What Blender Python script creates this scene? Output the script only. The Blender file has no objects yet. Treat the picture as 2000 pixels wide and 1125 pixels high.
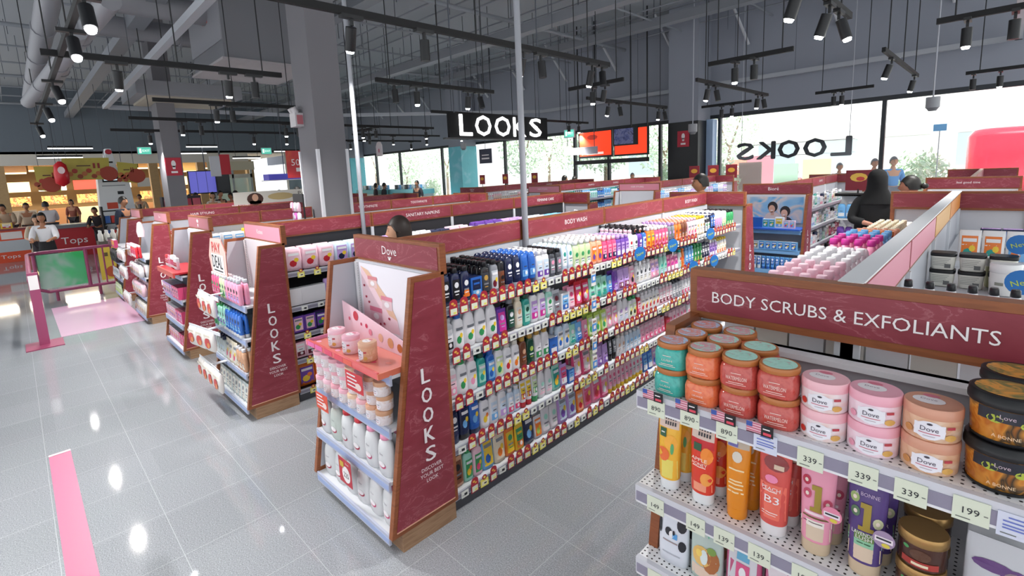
import bpy, math, random
from mathutils import Vector, Matrix
random.seed(7)
D = bpy.data
SC = bpy.context.scene
COLL = SC.collection
PI = math.pi

# ------------------------------------------------------------------ camera
FPX, CX, CY, CAMH = 964.5, 968.4, 479.4, 1.9
AZ = Vector((-.04758443, -.98781839, -.1481572)).normalized()
AY = Vector((.71373, -.13739, .68681)).normalized()
AX = AY.cross(AZ).normalized()
AY = AZ.cross(AX).normalized()
cam = D.cameras.new('camera')
camo = D.objects.new('camera', cam)
COLL.objects.link(camo)
R3 = Matrix(((AX[0], -AX[1], -AX[2]), (AY[0], -AY[1], -AY[2]), (AZ[0], -AZ[1], -AZ[2])))
camo.matrix_world = Matrix.Translation((0, 0, CAMH)) @ R3.to_4x4()
cam.sensor_width = 36
cam.lens = 36 * FPX / 2000
cam.shift_x = (1000 - CX) / 2000
cam.shift_y = -(562.5 - CY) / 2000
cam.clip_start = .05
cam.clip_end = 200
SC.camera = camo


def ray(px, py):
    d = Vector(((px - CX) / FPX, (py - CY) / FPX, 1))
    return Vector((AX.dot(d), AY.dot(d), AZ.dot(d)))


def at(px, py, x=None, y=None, z=None):
    r = ray(px, py)
    t = (z - CAMH) / r.z if z is not None else (x / r.x if x is not None else y / r.y)
    return Vector((0, 0, CAMH)) + r * t


# ------------------------------------------------------------------ world, sun, exposure
W = D.worlds.new('sky')
SC.world = W
W.use_nodes = True
bg = W.node_tree.nodes['Background']
bg.inputs[0].default_value = (.93, .97, 1, 1)
bg.inputs[1].default_value = 1.15
SC.view_settings.view_transform = 'Standard'
SC.view_settings.look = 'None'
SC.view_settings.gamma = 1
SC.view_settings.exposure = 0.38
SC.cycles.use_denoising = True
SC.cycles.max_bounces = 6
SC.cycles.diffuse_bounces = 4
SC.cycles.glossy_bounces = 3
SC.cycles.transmission_bounces = 4
SC.cycles.transparent_max_bounces = 12
SC.cycles.sample_clamp_indirect = 4
SC.cycles.caustics_reflective = False
SC.cycles.caustics_refractive = False
sun = D.lights.new('sun', 'SUN')
sun.energy = 7
sun.angle = .05
suno = D.objects.new('sun', sun)
COLL.objects.link(suno)
suno.rotation_euler = (math.radians(32), 0, math.radians(12))
SPOT_W = 150


# ------------------------------------------------------------------ materials
def lin(h):
    v = [int(h[i:i + 2], 16) / 255 for i in (0, 2, 4)]
    return tuple(c / 12.92 if c <= .04045 else ((c + .055) / 1.055) ** 2.4 for c in v) + (1,)


MC = {}


def mat(h, rough=.45, metal=0, emit=0, alpha=1, coat=0, name=None):
    k = (h, rough, metal, emit, alpha, coat)
    if k in MC:
        return MC[k]
    m = D.materials.new(name or 'paint_' + h)
    m.use_nodes = True
    b = m.node_tree.nodes['Principled BSDF']
    b.inputs['Base Color'].default_value = lin(h)
    b.inputs['Roughness'].default_value = rough
    b.inputs['Metallic'].default_value = metal
    if emit:
        b.inputs['Emission Color'].default_value = lin(h)
        b.inputs['Emission Strength'].default_value = emit
    if alpha < 1:
        b.inputs['Alpha'].default_value = alpha
    if coat:
        b.inputs['Coat Weight'].default_value = coat
    MC[k] = m
    return m


def nodemat(name, fn, rough=.5, coat=0):
    m = D.materials.new(name)
    m.use_nodes = True
    nt = m.node_tree
    b = nt.nodes['Principled BSDF']
    b.inputs['Roughness'].default_value = rough
    if coat:
        b.inputs['Coat Weight'].default_value = coat
    tc = nt.nodes.new('ShaderNodeTexCoord')
    fn(nt, b, tc)
    return m


def ramp(nt, src, stops):
    r = nt.nodes.new('ShaderNodeValToRGB')
    el = r.color_ramp.elements
    while len(el) < len(stops):
        el.new(.5)
    for e, (p, c) in zip(el, stops):
        e.position = p
        e.color = lin(c)
    nt.links.new(src, r.inputs[0])
    return r.outputs[0]


def noise(nt, vec, scale, detail=4, dist=0, rough=.5):
    n = nt.nodes.new('ShaderNodeTexNoise')
    n.inputs['Scale'].default_value = scale
    n.inputs['Detail'].default_value = detail
    n.inputs['Distortion'].default_value = dist
    n.inputs['Roughness'].default_value = rough
    nt.links.new(vec, n.inputs['Vector'])
    return n.outputs[0]


def f_marble(base, mid, vein):
    def f(nt, b, tc):
        g = nt.nodes.new('ShaderNodeNewGeometry')
        mp = nt.nodes.new('ShaderNodeMapping')
        mp.inputs['Rotation'].default_value = (.6, .4, .7)
        mp.inputs['Scale'].default_value = (2.2, 2.2, 6)
        nt.links.new(g.outputs['Position'], mp.inputs[0])
        a = noise(nt, mp.outputs[0], 1.6, 6, 1.2, .6)
        c = ramp(nt, a, [(.3, base), (.54, mid), (.556, vein), (.572, mid), (.8, base)])
        nt.links.new(c, b.inputs['Base Color'])
    return f


MARBLE = nodemat('red_marble_laminate', f_marble('802A37', '8B3441', 'A25A62'), .45)


def f_wood(a, bb):
    def f(nt, b, tc):
        mp = nt.nodes.new('ShaderNodeMapping')
        mp.inputs['Scale'].default_value = (3, 3, 30)
        nt.links.new(tc.outputs['Object'], mp.inputs[0])
        n = noise(nt, mp.outputs[0], 2.5, 5, 1)
        nt.links.new(ramp(nt, n, [(.3, a), (.7, bb)]), b.inputs['Base Color'])
    return f


WOOD = nodemat('brown_edge_trim', f_wood('7E4524', '95562F'), .45)
KICK = nodemat('oak_plinth_wood', f_wood('8A6A4E', 'A58465'), .6)
BEECH = nodemat('pale_beech_cladding', f_wood('A5855C', 'B99A6E'), .6)


def f_floor(nt, b, tc):
    g = nt.nodes.new('ShaderNodeNewGeometry')
    sp = nt.nodes.new('ShaderNodeSeparateXYZ')
    nt.links.new(g.outputs['Position'], sp.inputs[0])

    def m(op, a, c=None, d=None):
        n = nt.nodes.new('ShaderNodeMath')
        n.operation = op
        for i, v in enumerate((a, c, d)):
            if v is None:
                continue
            if isinstance(v, (int, float)):
                n.inputs[i].default_value = v
            else:
                nt.links.new(v, n.inputs[i])
        return n.outputs[0]
    j = []
    for o, off in (('X', 3.32 + 47), ('Y', 47 - .39)):
        a = m('MODULO', m('ADD', sp.outputs[o], off), .47)
        a = m('ABSOLUTE', m('SUBTRACT', a, .235))
        j.append(m('GREATER_THAN', a, .2335))
    jt = m('MAXIMUM', j[0], j[1])
    sc = noise(nt, g.outputs['Position'], 160, 2, 0, .7)
    col = ramp(nt, sc, [(.3, '76797D'), (.45, '8F9296'), (.6, '9DA0A5'), (.72, 'BBBDC2')])
    # each tile has its own slight tone
    fl = nt.nodes.new('ShaderNodeVectorMath')
    fl.operation = 'SNAP'
    nt.links.new(g.outputs['Position'], fl.inputs[0])
    fl.inputs[1].default_value = (.47, .47, 5)
    wn = nt.nodes.new('ShaderNodeTexWhiteNoise')
    nt.links.new(fl.outputs[0], wn.inputs[0])
    mixv = m('MULTIPLY_ADD', wn.outputs[0], .07, .95)
    hs = nt.nodes.new('ShaderNodeHueSaturation')
    nt.links.new(mixv, hs.inputs['Value'])
    nt.links.new(col, hs.inputs['Color'])
    mx = nt.nodes.new('ShaderNodeMix')
    mx.data_type = 'RGBA'
    nt.links.new(jt, mx.inputs[0])
    nt.links.new(hs.outputs[0], mx.inputs[6])
    mx.inputs[7].default_value = lin('B2B4B8')
    nt.links.new(mx.outputs[2], b.inputs['Base Color'])
    b.inputs['Specular IOR Level'].default_value = .5


FLOOR = nodemat('polished_terrazzo_tile', f_floor, .05)


def f_perf(nt, b, tc, two=True):
    g = nt.nodes.new('ShaderNodeNewGeometry')
    v = nt.nodes.new('ShaderNodeTexVoronoi')
    v.inputs['Scale'].default_value = 62
    v.inputs['Randomness'].default_value = 0
    v.voronoi_dimensions = '2D' if two else '3D'
    nt.links.new(g.outputs['Position'], v.inputs['Vector'])
    nt.links.new(ramp(nt, v.outputs[0], [(.0, '1C1C1E'), (.17, '1C1C1E'), (.2, 'E9E9EA'), (1, 'E9E9EA')]), b.inputs['Base Color'])


PERF = nodemat('perforated_white_steel', f_perf, .4)
PERFV = nodemat('slotted_white_upright', lambda nt, b, tc: f_perf(nt, b, tc, False), .4)


def f_art(cols, scale):
    def f(nt, b, tc):
        n = noise(nt, tc.outputs['Object'], scale, 2, 1)
        st = [(.25 + .5 * i / (len(cols) - 1), c) for i, c in enumerate(cols)]
        nt.links.new(ramp(nt, n, st), b.inputs['Base Color'])
    return f


def art(name, cols, scale, rough=.4):
    if name not in MC:
        MC[name] = nodemat(name, f_art(cols, scale), rough)
    return MC[name]


WHITE = mat('E8E8EA', .45)
STEEL = mat('D6D8DC', .4)
LGREY = mat('B9BBC2', .4)
BLACK = mat('101114', .45)
DGREY = mat('5C6068', .8)
RAILI = mat('8A8796', .35)
TAGC = mat('E4EAD2', .6)
TAGY = mat('EFE56A', .6)
TAGR = mat('A82436', .55)
INK = mat('22252B', .6)
TXW = mat('F4EEEE', .5)

# ------------------------------------------------------------------ text outlines (read once, while the scene is empty)
_T = {}


def text2d(s):
    if s in _T:
        return _T[s]
    cu = D.curves.new('t', 'FONT')
    cu.body = s
    cu.size = 1
    cu.resolution_u = 2
    cu.align_x = 'CENTER'
    ob = D.objects.new('t', cu)
    COLL.objects.link(ob)
    dg = bpy.context.evaluated_depsgraph_get()
    me = D.meshes.new_from_object(ob.evaluated_get(dg))
    vs = [(v.co.x, v.co.y) for v in me.vertices]
    fs = [tuple(p.vertices) for p in me.polygons]
    D.objects.remove(ob)
    D.curves.remove(cu)
    D.meshes.remove(me)
    if vs:
        x0 = min(v[0] for v in vs); x1 = max(v[0] for v in vs)
        y0 = min(v[1] for v in vs); y1 = max(v[1] for v in vs)
        w = max(x1 - x0, 1e-6); h = max(y1 - y0, 1e-6)
        vs = [((v[0] - x0) / w - .5, (v[1] - y0) / h - .5) for v in vs]
        _T[s] = (vs, fs, w / h)
    else:
        _T[s] = ([], [], 1)
    return _T[s]


for _s in ('L O K S LOOKS BODY BEST YOUR DISCOVER LOOK Dove 890 339 199 149 139 189 45 WATERMELON PEACH B3 APPLE HONEY 1 LAVENDER LUSH VERY Kotex '
           'PANTENE Tops New 225 Gluta 50 DEAL PAY EXIT ORANGE Love').split():
    text2d(_s)
for _s in ('BODY WASH', 'BODY SCRUBS & EXFOLIANTS', 'SANITARY NAPKINS', 'A BONNE', 'HAIR STYLING', 'Bioré', 'feel good time', 'FEMININE CARE', 'TOOTHPASTE', 'SHAMPOO', 'YOUR BEST', 'START IN', 'LAVENDER'):
    text2d(_s)


# ------------------------------------------------------------------ mesh builder
class MB:
    def __init__(s):
        s.v = []; s.f = []; s.m = []; s.mats = []; s.sm = []

    def mi(s, m):
        if m not in s.mats:
            s.mats.append(m)
        return s.mats.index(m)

    def add(s, vs, fs, m, smooth=False):
        o = len(s.v); k = s.mi(m)
        s.v += [tuple(v) for v in vs]
        for f in fs:
            s.f.append(tuple(o + i for i in f)); s.m.append(k); s.sm.append(smooth)
        return s

    def box(s, x0, y0, z0, x1, y1, z1, m):
        vs = [(x, y, z) for z in (z0, z1) for y in (y0, y1) for x in (x0, x1)]
        return s.add(vs, [(0, 2, 3, 1), (4, 5, 7, 6), (0, 1, 5, 4), (2, 6, 7, 3), (0, 4, 6, 2), (1, 3, 7, 5)], m)

    def prism(s, pts, ax, a, b, m):
        """polygon extruded along axis ax from a to b; pts are the two other coordinates in order"""
        n = len(pts)

        def mk(p, t):
            q = [p[0], p[1]]
            q.insert(ax, t)
            return tuple(q)
        vs = [mk(p, a) for p in pts] + [mk(p, b) for p in pts]
        fs = [tuple(range(n))[::-1], tuple(range(n, 2 * n))] + [(i, (i + 1) % n, n + (i + 1) % n, n + i) for i in range(n)]
        return s.add(vs, fs, m)

    def cyl(s, p, q, r, m, n=10, r2=None, caps=True):
        p = Vector(p); q = Vector(q); r2 = r if r2 is None else r2
        d = (q - p).normalized()
        a = d.orthogonal().normalized(); b = d.cross(a)
        vs = []
        for c, rr in ((p, r), (q, r2)):
            for i in range(n):
                t = 2 * PI * i / n
                vs.append(c + (a * math.cos(t) + b * math.sin(t)) * rr)
        s.add(vs, [(i, (i + 1) % n, n + (i + 1) % n, n + i) for i in range(n)], m, True)
        if caps:
            s.add(vs, [tuple(range(n))[::-1], tuple(range(n, 2 * n))], m)
        return s

    def loft(s, rings, m, n=16, e=2.0, cap=True, cx=0, cy=0):
        """rings: (z, half width, half depth[, exponent]) superellipses"""
        vs = []
        for r in rings:
            ee = r[3] if len(r) > 3 else e
            for i in range(n):
                t = 2 * PI * i / n
                c, si = math.cos(t), math.sin(t)
                vs.append((cx + r[1] * math.copysign(abs(c) ** (2 / ee), c), cy + r[2] * math.copysign(abs(si) ** (2 / ee), si), r[0]))
        fs = [(k * n + i, k * n + (i + 1) % n, (k + 1) * n + (i + 1) % n, (k + 1) * n + i) for k in range(len(rings) - 1) for i in range(n)]
        s.add(vs, fs, m, True)
        if cap:
            s.add(vs[:n], [tuple(range(n))[::-1]], m)
            s.add(vs[-n:], [tuple(range(n))], m)
        return s

    def flat(s, fn, nx, nz, x0, x1, z0, z1, m):
        vs = [fn(x0 + (x1 - x0) * i / nx, z0 + (z1 - z0) * j / nz) for j in range(nz + 1) for i in range(nx + 1)]
        return s.add(vs, [(j * (nx + 1) + i, j * (nx + 1) + i + 1, (j + 1) * (nx + 1) + i + 1, (j + 1) * (nx + 1) + i) for j in range(nz) for i in range(nx)], m, True)

    def disc(s, fn, cx, cz, rx, rz, m, n=14):
        vs = [fn(cx, cz)] + [fn(cx + rx * math.cos(2 * PI * i / n), cz + rz * math.sin(2 * PI * i / n)) for i in range(n)]
        return s.add(vs, [(0, 1 + i, 1 + (i + 1) % n) for i in range(n)], m)

    def text(s, t, fn, cx, cz, w=None, h=None, m=None):
        vs, fs, asp = text2d(t)
        if w is None:
            w = h * asp
        if h is None:
            h = w / asp
        return s.add([fn(cx + v[0] * w, cz + v[1] * h) for v in vs], fs, m or TXW)

    def mesh(s, name='m'):
        me = D.meshes.new(name)
        me.from_pydata(s.v, [], s.f)
        for m in s.mats:
            me.materials.append(m)
        me.polygons.foreach_set('material_index', s.m)
        me.polygons.foreach_set('use_smooth', s.sm)
        me.update()
        return me

    def build(s, name, parent=None, loc=None, rz=0):
        return link(name, s.mesh(name), parent, loc, rz)


def link(name, me, parent=None, loc=None, rz=0):
    o = D.objects.new(name, me)
    COLL.objects.link(o)
    if parent is not None:
        o.parent = parent
    if loc is not None:
        o.location = loc
    if rz:
        o.rotation_euler = (0, 0, rz)
    return o


def tag(o, label, cat, group=None, kind=None):
    o['label'] = label
    o['category'] = cat
    if group:
        o['group'] = group
    if kind:
        o['kind'] = kind
    return o


def thing(name, loc, label, cat, group=None, rz=0):
    o = D.objects.new(name, None)
    COLL.objects.link(o)
    o.location = loc
    o.rotation_euler = (0, 0, rz)
    o.empty_display_size = .1
    return tag(o, label, cat, group)


def struct(o):
    o['kind'] = 'structure'
    return o


# plane mappers for lettering and decals
def on_y(y):  # facing -Y
    return lambda a, b: (a, y, b)


def on_x(x):  # facing +X, reading towards +Y
    return lambda a, b: (x, a, b)


def on_z(z):
    return lambda a, b: (a, b, z)

# ================================================================== SETTING
YW, XW, ZC, ZW, ZS = 14.5, -28.0, 6.15, 3.08, 3.5
b = MB(); b.box(-40, -6, -.1, 4, YW + .1, 0, FLOOR)
struct(b.build('floor'))
PAVE = mat('E3E3DF', .8)
b = MB(); b.box(-45, YW + .1, -.1, 25, 45, -.005, PAVE)
struct(b.build('floor_pavement'))
CEILM = mat('A2A6AB', .9)
b = MB(); b.box(-40, -6, ZC, 4, YW + .3, ZC + .2, CEILM)
struct(b.build('ceiling'))
WALLG = mat('9498A2', .85)
b = MB(); b.box(-40, YW, ZW + .1, 4, YW + .3, ZC, WALLG)
struct(b.build('wall_window_side'))
b = MB(); b.box(XW - .3, -6, ZS, XW, YW, ZC, mat('6C757E', .85))
b.box(XW - .3, 11.2, 0, XW, YW, ZS, mat('8E9AA2', .7))
struct(b.build('wall_shopfront_side'))
# glazing with black frame
MUL = mat('2A2E33', .5)
GLS = mat('F0F8FA', .05, alpha=.06)
mull_x = [-24.2, -21.9, -18.4, -14.3, -10.8, -9.4, -7.55, -5.75, -2.06, 1.8]
b = MB()
b.box(-28, YW + .02, ZW, 4, YW + .14, ZW + .1, MUL)
b.box(-28, YW + .02, 0, 4, YW + .14, .08, MUL)
struct(b.build('trim_1'))
prev = -28
n = 0
for x in mull_x + [4]:
    n += 1
    b = MB(); b.box(prev + .04, YW + .07, .08, x - .04, YW + .08, ZW, GLS)
    w = struct(b.build('window_%d' % n))
    if x < 4:
        b = MB(); b.box(x - .04, YW + .02, .08, x + .04, YW + .14, ZW, MUL)
        b.build('window_frame', w)
    prev = x

# columns
COLG = mat('777579', .8)


def column(name, x0, y0, x1, y1, m, trim=None, z1=ZC, mlow=None, zl=0):
    b = MB()
    if mlow:
        b.box(x0, y0, zl, x1, y1, z1, m); b.box(x0 - .01, y0 - .01, 0, x1 + .01, y1 + .01, zl, mlow)
    else:
        b.box(x0, y0, 0, x1, y1, z1, m)
    if trim:
        for x in (x0, x1):
            b.box(x - .02, y0 - .02, 0, x + .02, y0 + .02, 2.3, trim)
        b.box(x1 - .02, y1 - .02, 0, x1 + .02, y1 + .02, 2.3, trim)
    return struct(b.build(name))


column('trim_2', -6.87, 2.95, -6.33, 3.36, COLG, mat('D9D9DE', .4))
column('trim_3', -15.2, 2.82, -14.55, 3.2, COLG)
column('trim_4', -6.85, 13.7, -6.0, 14.5, WALLG, None, ZC, mat('14171B', .4), 3.02)
CY_ = art('cyan_wrap_print', ['58B8C8', '6CC8D6', '6CC8D6', '9AD8E6'], 1.5)
column('trim_5', -16.7, 13.6, -15.9, 14.45, WALLG, None, ZC, CY_, 3.0)
column('trim_6', -26.3, 13.6, -25.3, 14.45, WALLG, None, ZC, CY_, 3.0)
b = MB(); b.box(-5.98, 14.2, 0, -5.8, 14.48, 3.05, mat('A9C4E4', .4))
struct(b.build('trim_7'))

# fire point signs
FR = mat('B8253A', .5)


def fire_sign(x, y, z, face, label):
    b = MB()
    if face == 'y':
        b.box(x - .17, y - .015, z - .22, x + .17, y, z + .22, FR)
        fn = lambda a, c: (x + a, y - .018, z + c)
    else:
        b.box(x, y - .17, z - .22, x + .015, y + .17, z + .22, FR)
        fn = lambda a, c: (x + .018, y + a, z + c)
    b.disc(fn, 0, .07, .05, .085, TXW)
    b.flat(fn, 1, 1, -.03, .03, -.06, .02, TXW)
    b.flat(fn, 1, 1, -.07, .07, -.16, -.11, TXW)
    tag(b.build('fire_sign'), label, 'sign')


fire_sign(-6.4, 13.685, 2.55, 'y', 'small red fire extinguisher sign on the black column by the windows')
fire_sign(-14.54, 3.0, 2.4, 'x', 'red fire extinguisher sign on the narrow grey column left of centre')

# ceiling services: each run is one thing, sprinkler grid is one welded network
PIPE = mat('8A8E94', .6)
DUCT = mat('85858A', .55)
WTRAY = mat('A9ACB2', .5)


def pipe(name, p, q, r, m, label, cat, n=12):
    b = MB(); b.cyl(p, q, r, m, n)
    L = (Vector(q) - Vector(p))
    for k in range(1, int(L.length / 1.5)):
        c = Vector(p) + L * (k * 1.5 / L.length)
        b.cyl(c - L.normalized() * .02, c + L.normalized() * .02, r * 1.12, m, n)
    return tag(b.build(name), label, cat)


pts = [(-.02, 10.2, 3.92), (-.02, 14.2, 3.92), (-11.9, 14.2, 3.92), (-15.6, 7.9, 3.92), (-16.0, 7.0, 3.92), (-16.0, 2.0, 3.92), (-6.0, 1.87, 3.92), (-2.5, 1.87, 3.92)]
b = MB()
for p, q in zip(pts[:-1], pts[1:]):
    d = (Vector(q) - Vector(p)).normalized(); s_ = Vector((-d.y, d.x, 0)) * .05
    p0, q0 = Vector(p) - d * .05, Vector(q) + d * .05
    vs = [p0 + s_, p0 - s_, q0 - s_, q0 + s_]
    vs += [v + Vector((0, 0, .1)) for v in vs]
    b.add(vs, [(0, 1, 2, 3), (4, 7, 6, 5), (0, 4, 5, 1), (1, 5, 6, 2), (2, 6, 7, 3), (3, 7, 4, 0)], WTRAY)
tr = tag(b.build('cable_trunking'), 'pale grey suspended cable trunking bent round the whole sales hall', 'cable trunking')
b = MB()
for k in range(14):
    i = k % 6
    p = Vector(pts[i]).lerp(Vector(pts[i + 1]), .2 + .6 * ((k * 7) % 5) / 5)
    b.cyl(p, (p.x, p.y, ZC - .03), .006, DGREY, 4)
    b.build('drop_rod', tr)
    b = MB()

b = MB()
for i in range(22):
    y = -2 + i * .75
    b.cyl((-27.9, y, 5.55 + .1 * (i % 3)), (3, y, 5.55 + .1 * (i % 3)), .018, PIPE, 5, caps=False)
for i in range(15):
    x = -27.5 + i * 2.1
    b.cyl((x, -5, 5.45), (x, 14.3, 5.45), .025 if i % 3 else .05, PIPE, 6, caps=False)
g = tag(b.build('sprinkler_pipework'), 'grey grid of thin sprinkler pipes under the dark ceiling', 'pipework')
b = MB()
for i in range(16):
    for j in range(14):
        x = -27 + i * 1.85 + random.uniform(-.5, .5); y = -1 + j * 1.05 + random.uniform(-.4, .4)
        b.cyl((x, y, ZC), (x, y, 5.4 - (.5 if (i + j) % 5 == 0 else 0)), .008, DGREY, 4, caps=False)
b.build('hanger_rod', g)['kind'] = 'stuff'
for k, (y, z) in enumerate(((2.2, 5.0), (5.4, 5.2), (9.0, 5.0), (12.2, 5.3))):
    b = MB(); b.box(-27.9, y - .14, z, 3, y + .14, z + .1, mat('82858B', .6)); b.box(-27.9, y - .14, z + .1, 3, y - .12, z + .2, mat('82858B', .6))
    b.box(-27.9, y + .12, z + .1, 3, y + .14, z + .2, mat('82858B', .6))
    o = tag(b.build('cable_tray'), 'galvanised cable tray across the hall, %s above the aisles' % ['nearest one', 'second nearest one', 'third nearest one', 'farthest one'][k], 'cable tray', 'ceiling cable trays')
    for i in range(11):
        b = MB(); b.cyl((-27.5 + i * 3, y, z + .1), (-27.5 + i * 3, y, ZC - .03), .012, DGREY, 4)
        b.build('drop_rod', o)
for k in range(12):
    x = -23 + k * 2.0
    b = MB(); b.cyl((x, 14.45, 4.9), (x - .25, 13.6, 6.1), .04, mat('C4C6CA', .6), 6)
    tag(b.build('ceiling_brace'), 'pale diagonal roof brace high on the window wall, %s' % ['leftmost', 'second from the left', 'third from the left', 'fourth from the left', 'fifth from the left', 'sixth from the left', 'sixth from the right', 'fifth from the right', 'fourth from the right', 'third from the right', 'second from the right', 'rightmost'][k], 'brace', 'diagonal roof braces')
# round ducts, upper left
pipe('air_duct', (-10.5, 1.5, 5.0), (-10.5, 4.0, 5.0), .2, DUCT, 'round grey air duct crossing high at the upper left, nearer of the pair', 'duct', 16)
pipe('air_duct', (-12.4, 1.5, 5.05), (-12.4, 5.0, 5.05), .2, DUCT, 'round grey air duct crossing high at the upper left, farther of the pair', 'duct', 16)
for k, (p1, p2) in enumerate((((215, 0), (55, 200)), ((150, 60), (100, 180)), ((98, -20), (60, 190)))):
    a = at(*p1, z=4.9)
    a = at(*p1, x=-7.0 - k); c = at(*p2, x=-13.0 - k)
    pipe('conduit_duct', a, c, .11 + .03 * (k == 2), DUCT, 'sloping grey pipe duct at the upper left, %s' % ['longest, passing right of the spotlights', 'middle one behind the spotlights', 'thick one nearest the left edge'][k], 'duct')
b = MB(); b.box(-11.6, 3.0, 4.1, -9.7, 4.6, 5.6, mat('76777C', .7))
b.box(-11.65, 2.95, 4.06, -9.65, 4.65, 4.1, mat('A39D9E', .7))
b.box(-11.6, 2.98, 4.4, -9.7, 3.0, 5.6, mat('8E8F94', .7))
fn = lambda a, c: (a, 2.975, c)
b.disc(fn, -10.5, 5.05, .14, .15, mat('B83A3A', .6))
b.flat(fn, 1, 1, -10.65, -10.35, 4.82, 4.86, mat('B83A3A', .6))
tag(b.build('air_handling_unit'), 'large grey hung air conditioning unit with a red round badge, left of the thick column', 'air conditioner')
b = MB(); b.box(-15.6, 2.3, 4.0, -13.6, 4.5, 4.3, mat('8B8C90', .7)); b.box(-15.4, 2.5, 3.95, -13.8, 4.3, 4.0, mat('B5AC9C', .7))
tag(b.build('air_handling_unit'), 'flat grey ceiling air conditioning cassette with a beige grille above the food court side', 'air conditioner')
# small equipment box on column
b = MB(); b.box(-6.84, 2.84, 2.62, -6.66, 2.95, 2.8, mat('C9C4C6', .5)); b.cyl((-6.8, 2.88, 2.8), (-6.8, 2.84, 2.87), .04, mat('C9C4C6', .5)); b.cyl((-6.71, 2.88, 2.8), (-6.71, 2.84, 2.87), .04, mat('C9C4C6', .5)); b.box(-6.663, 2.86, 2.65, -6.655, 2.94, 2.77, mat('B86A72', .5))
tag(b.build('emergency_lamp_box'), 'small white battery lamp box fixed on the thick grey column', 'emergency light')
# thin grey poles
for k, (x, y) in enumerate(((-2.40, 2.62), (-4.5, 2.5))):
    b = MB(); b.cyl((x, y, 1.2), (x, y, ZC), .022, mat('8E9096', .4), 12); b.cyl((x, y, 1.2), (x, y, 1.22), .04, mat('8E9096', .4), 12)
    tag(b.build('ceiling_pole'), ['grey pole rising from the body wash shelf row to the ceiling', 'grey pole rising from the sanitary napkin shelf row to the ceiling'][k], 'pole')

# ------------------------------------------------------------------ track lights
EMW = mat('FFFFFF', .5, emit=25)
RAILB = mat('08080A', .7)


def spot_meshes():
    b = MB(); b.cyl((0, 0, -.25), (0, 0, -.06), .046, BLACK, 14)
    body = b.mesh('spot_can')
    b = MB(); b.cyl((0, 0, -.272), (0, 0, -.24), .03, EMW, 12, r2=.04)
    lens = b.mesh('spot_lens')
    b = MB(); b.box(-.012, -.012, -.08, .012, .012, .02, BLACK); b.box(-.03, -.1, -.025, .03, .1, .005, BLACK)
    arm = b.mesh('spot_arm')
    b = MB(); b.cyl((0, 0, -.244), (0, 0, -.238), .037, mat('40444A', .3), 12)
    return body, lens, arm, b.mesh('dark_lens')


SB, SLN, SA, SDK = spot_meshes()
SPL = D.lights.new('spot_beam', 'SPOT')
SPL.energy = SPOT_W
SPL.spot_size = math.radians(110)
SPL.spot_blend = .8
SPL.shadow_soft_size = .035
SPL.color = (1, .98, .96)
nspot = [0]
ORD = ['first', 'second', 'third', 'fourth', 'fifth', 'sixth', 'seventh', 'eighth', 'ninth', 'tenth', 'eleventh', 'twelfth', 'thirteenth',
       'fourteenth', 'fifteenth', 'sixteenth', 'seventeenth', 'eighteenth', 'nineteenth', 'twentieth']


def ordn(i):
    if i < 20:
        return ORD[i]
    t = ['twenty', 'thirty', 'forty', 'fifty', 'sixty', 'seventy', 'eighty', 'ninety'][(i + 1) // 10 - 2]
    u = (i + 1) % 10
    if u == 0:
        return t[:-1] + 'ieth'
    return t + '-' + ORD[u - 1]


def track(axis, c, a0, a1, z, heads, where, lit=True):
    """axis 'x' or 'y'; c the fixed coordinate; heads: (position, on, tilt x, tilt y)"""
    loc = (a0, c, z) if axis == 'x' else (c, a0, z)
    t = thing('lighting_track', loc, 'black ceiling spotlight track ' + where, 'track light', 'ceiling spotlight tracks')
    L = a1 - a0
    b = MB()
    if axis == 'x':
        b.box(0, -.022, 0, L, .022, .06, RAILB)
    else:
        b.box(-.022, 0, 0, .022, L, .06, RAILB)
    b.build('rail', t)
    b = MB()
    ks = (.12, .88) if L < 1.7 else (.1, .5, .9)
    for k in ks:
        p = (L * k, 0) if axis == 'x' else (0, L * k)
        b.cyl((p[0], p[1], .03), (p[0], p[1], ZC - z), .008, BLACK, 5)
    b.build('drop_rod', t)
    for (p, on, tx, ty) in heads:
        nspot[0] += 1
        hp = (p - a0, 0, 0) if axis == 'x' else (0, p - a0, 0)
        a = link('lamp_arm', SA, t, hp)
        h = link('spotlight_head', SB, t, (hp[0], hp[1], -.03))
        h.rotation_euler = (tx, ty, 0)
        link('lamp_lens', SLN if on else SDK, h)
        if on and lit:
            lo = D.objects.new('spot_beam', SPL)
            COLL.objects.link(lo)
            wx, wy = (p, c) if axis == 'x' else (c, p)
            lo.location = (wx + .3 * math.sin(-ty), wy + .3 * math.sin(tx), z - .33)
            lo.rotation_euler = (tx * .9, ty * .9, 0)


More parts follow.
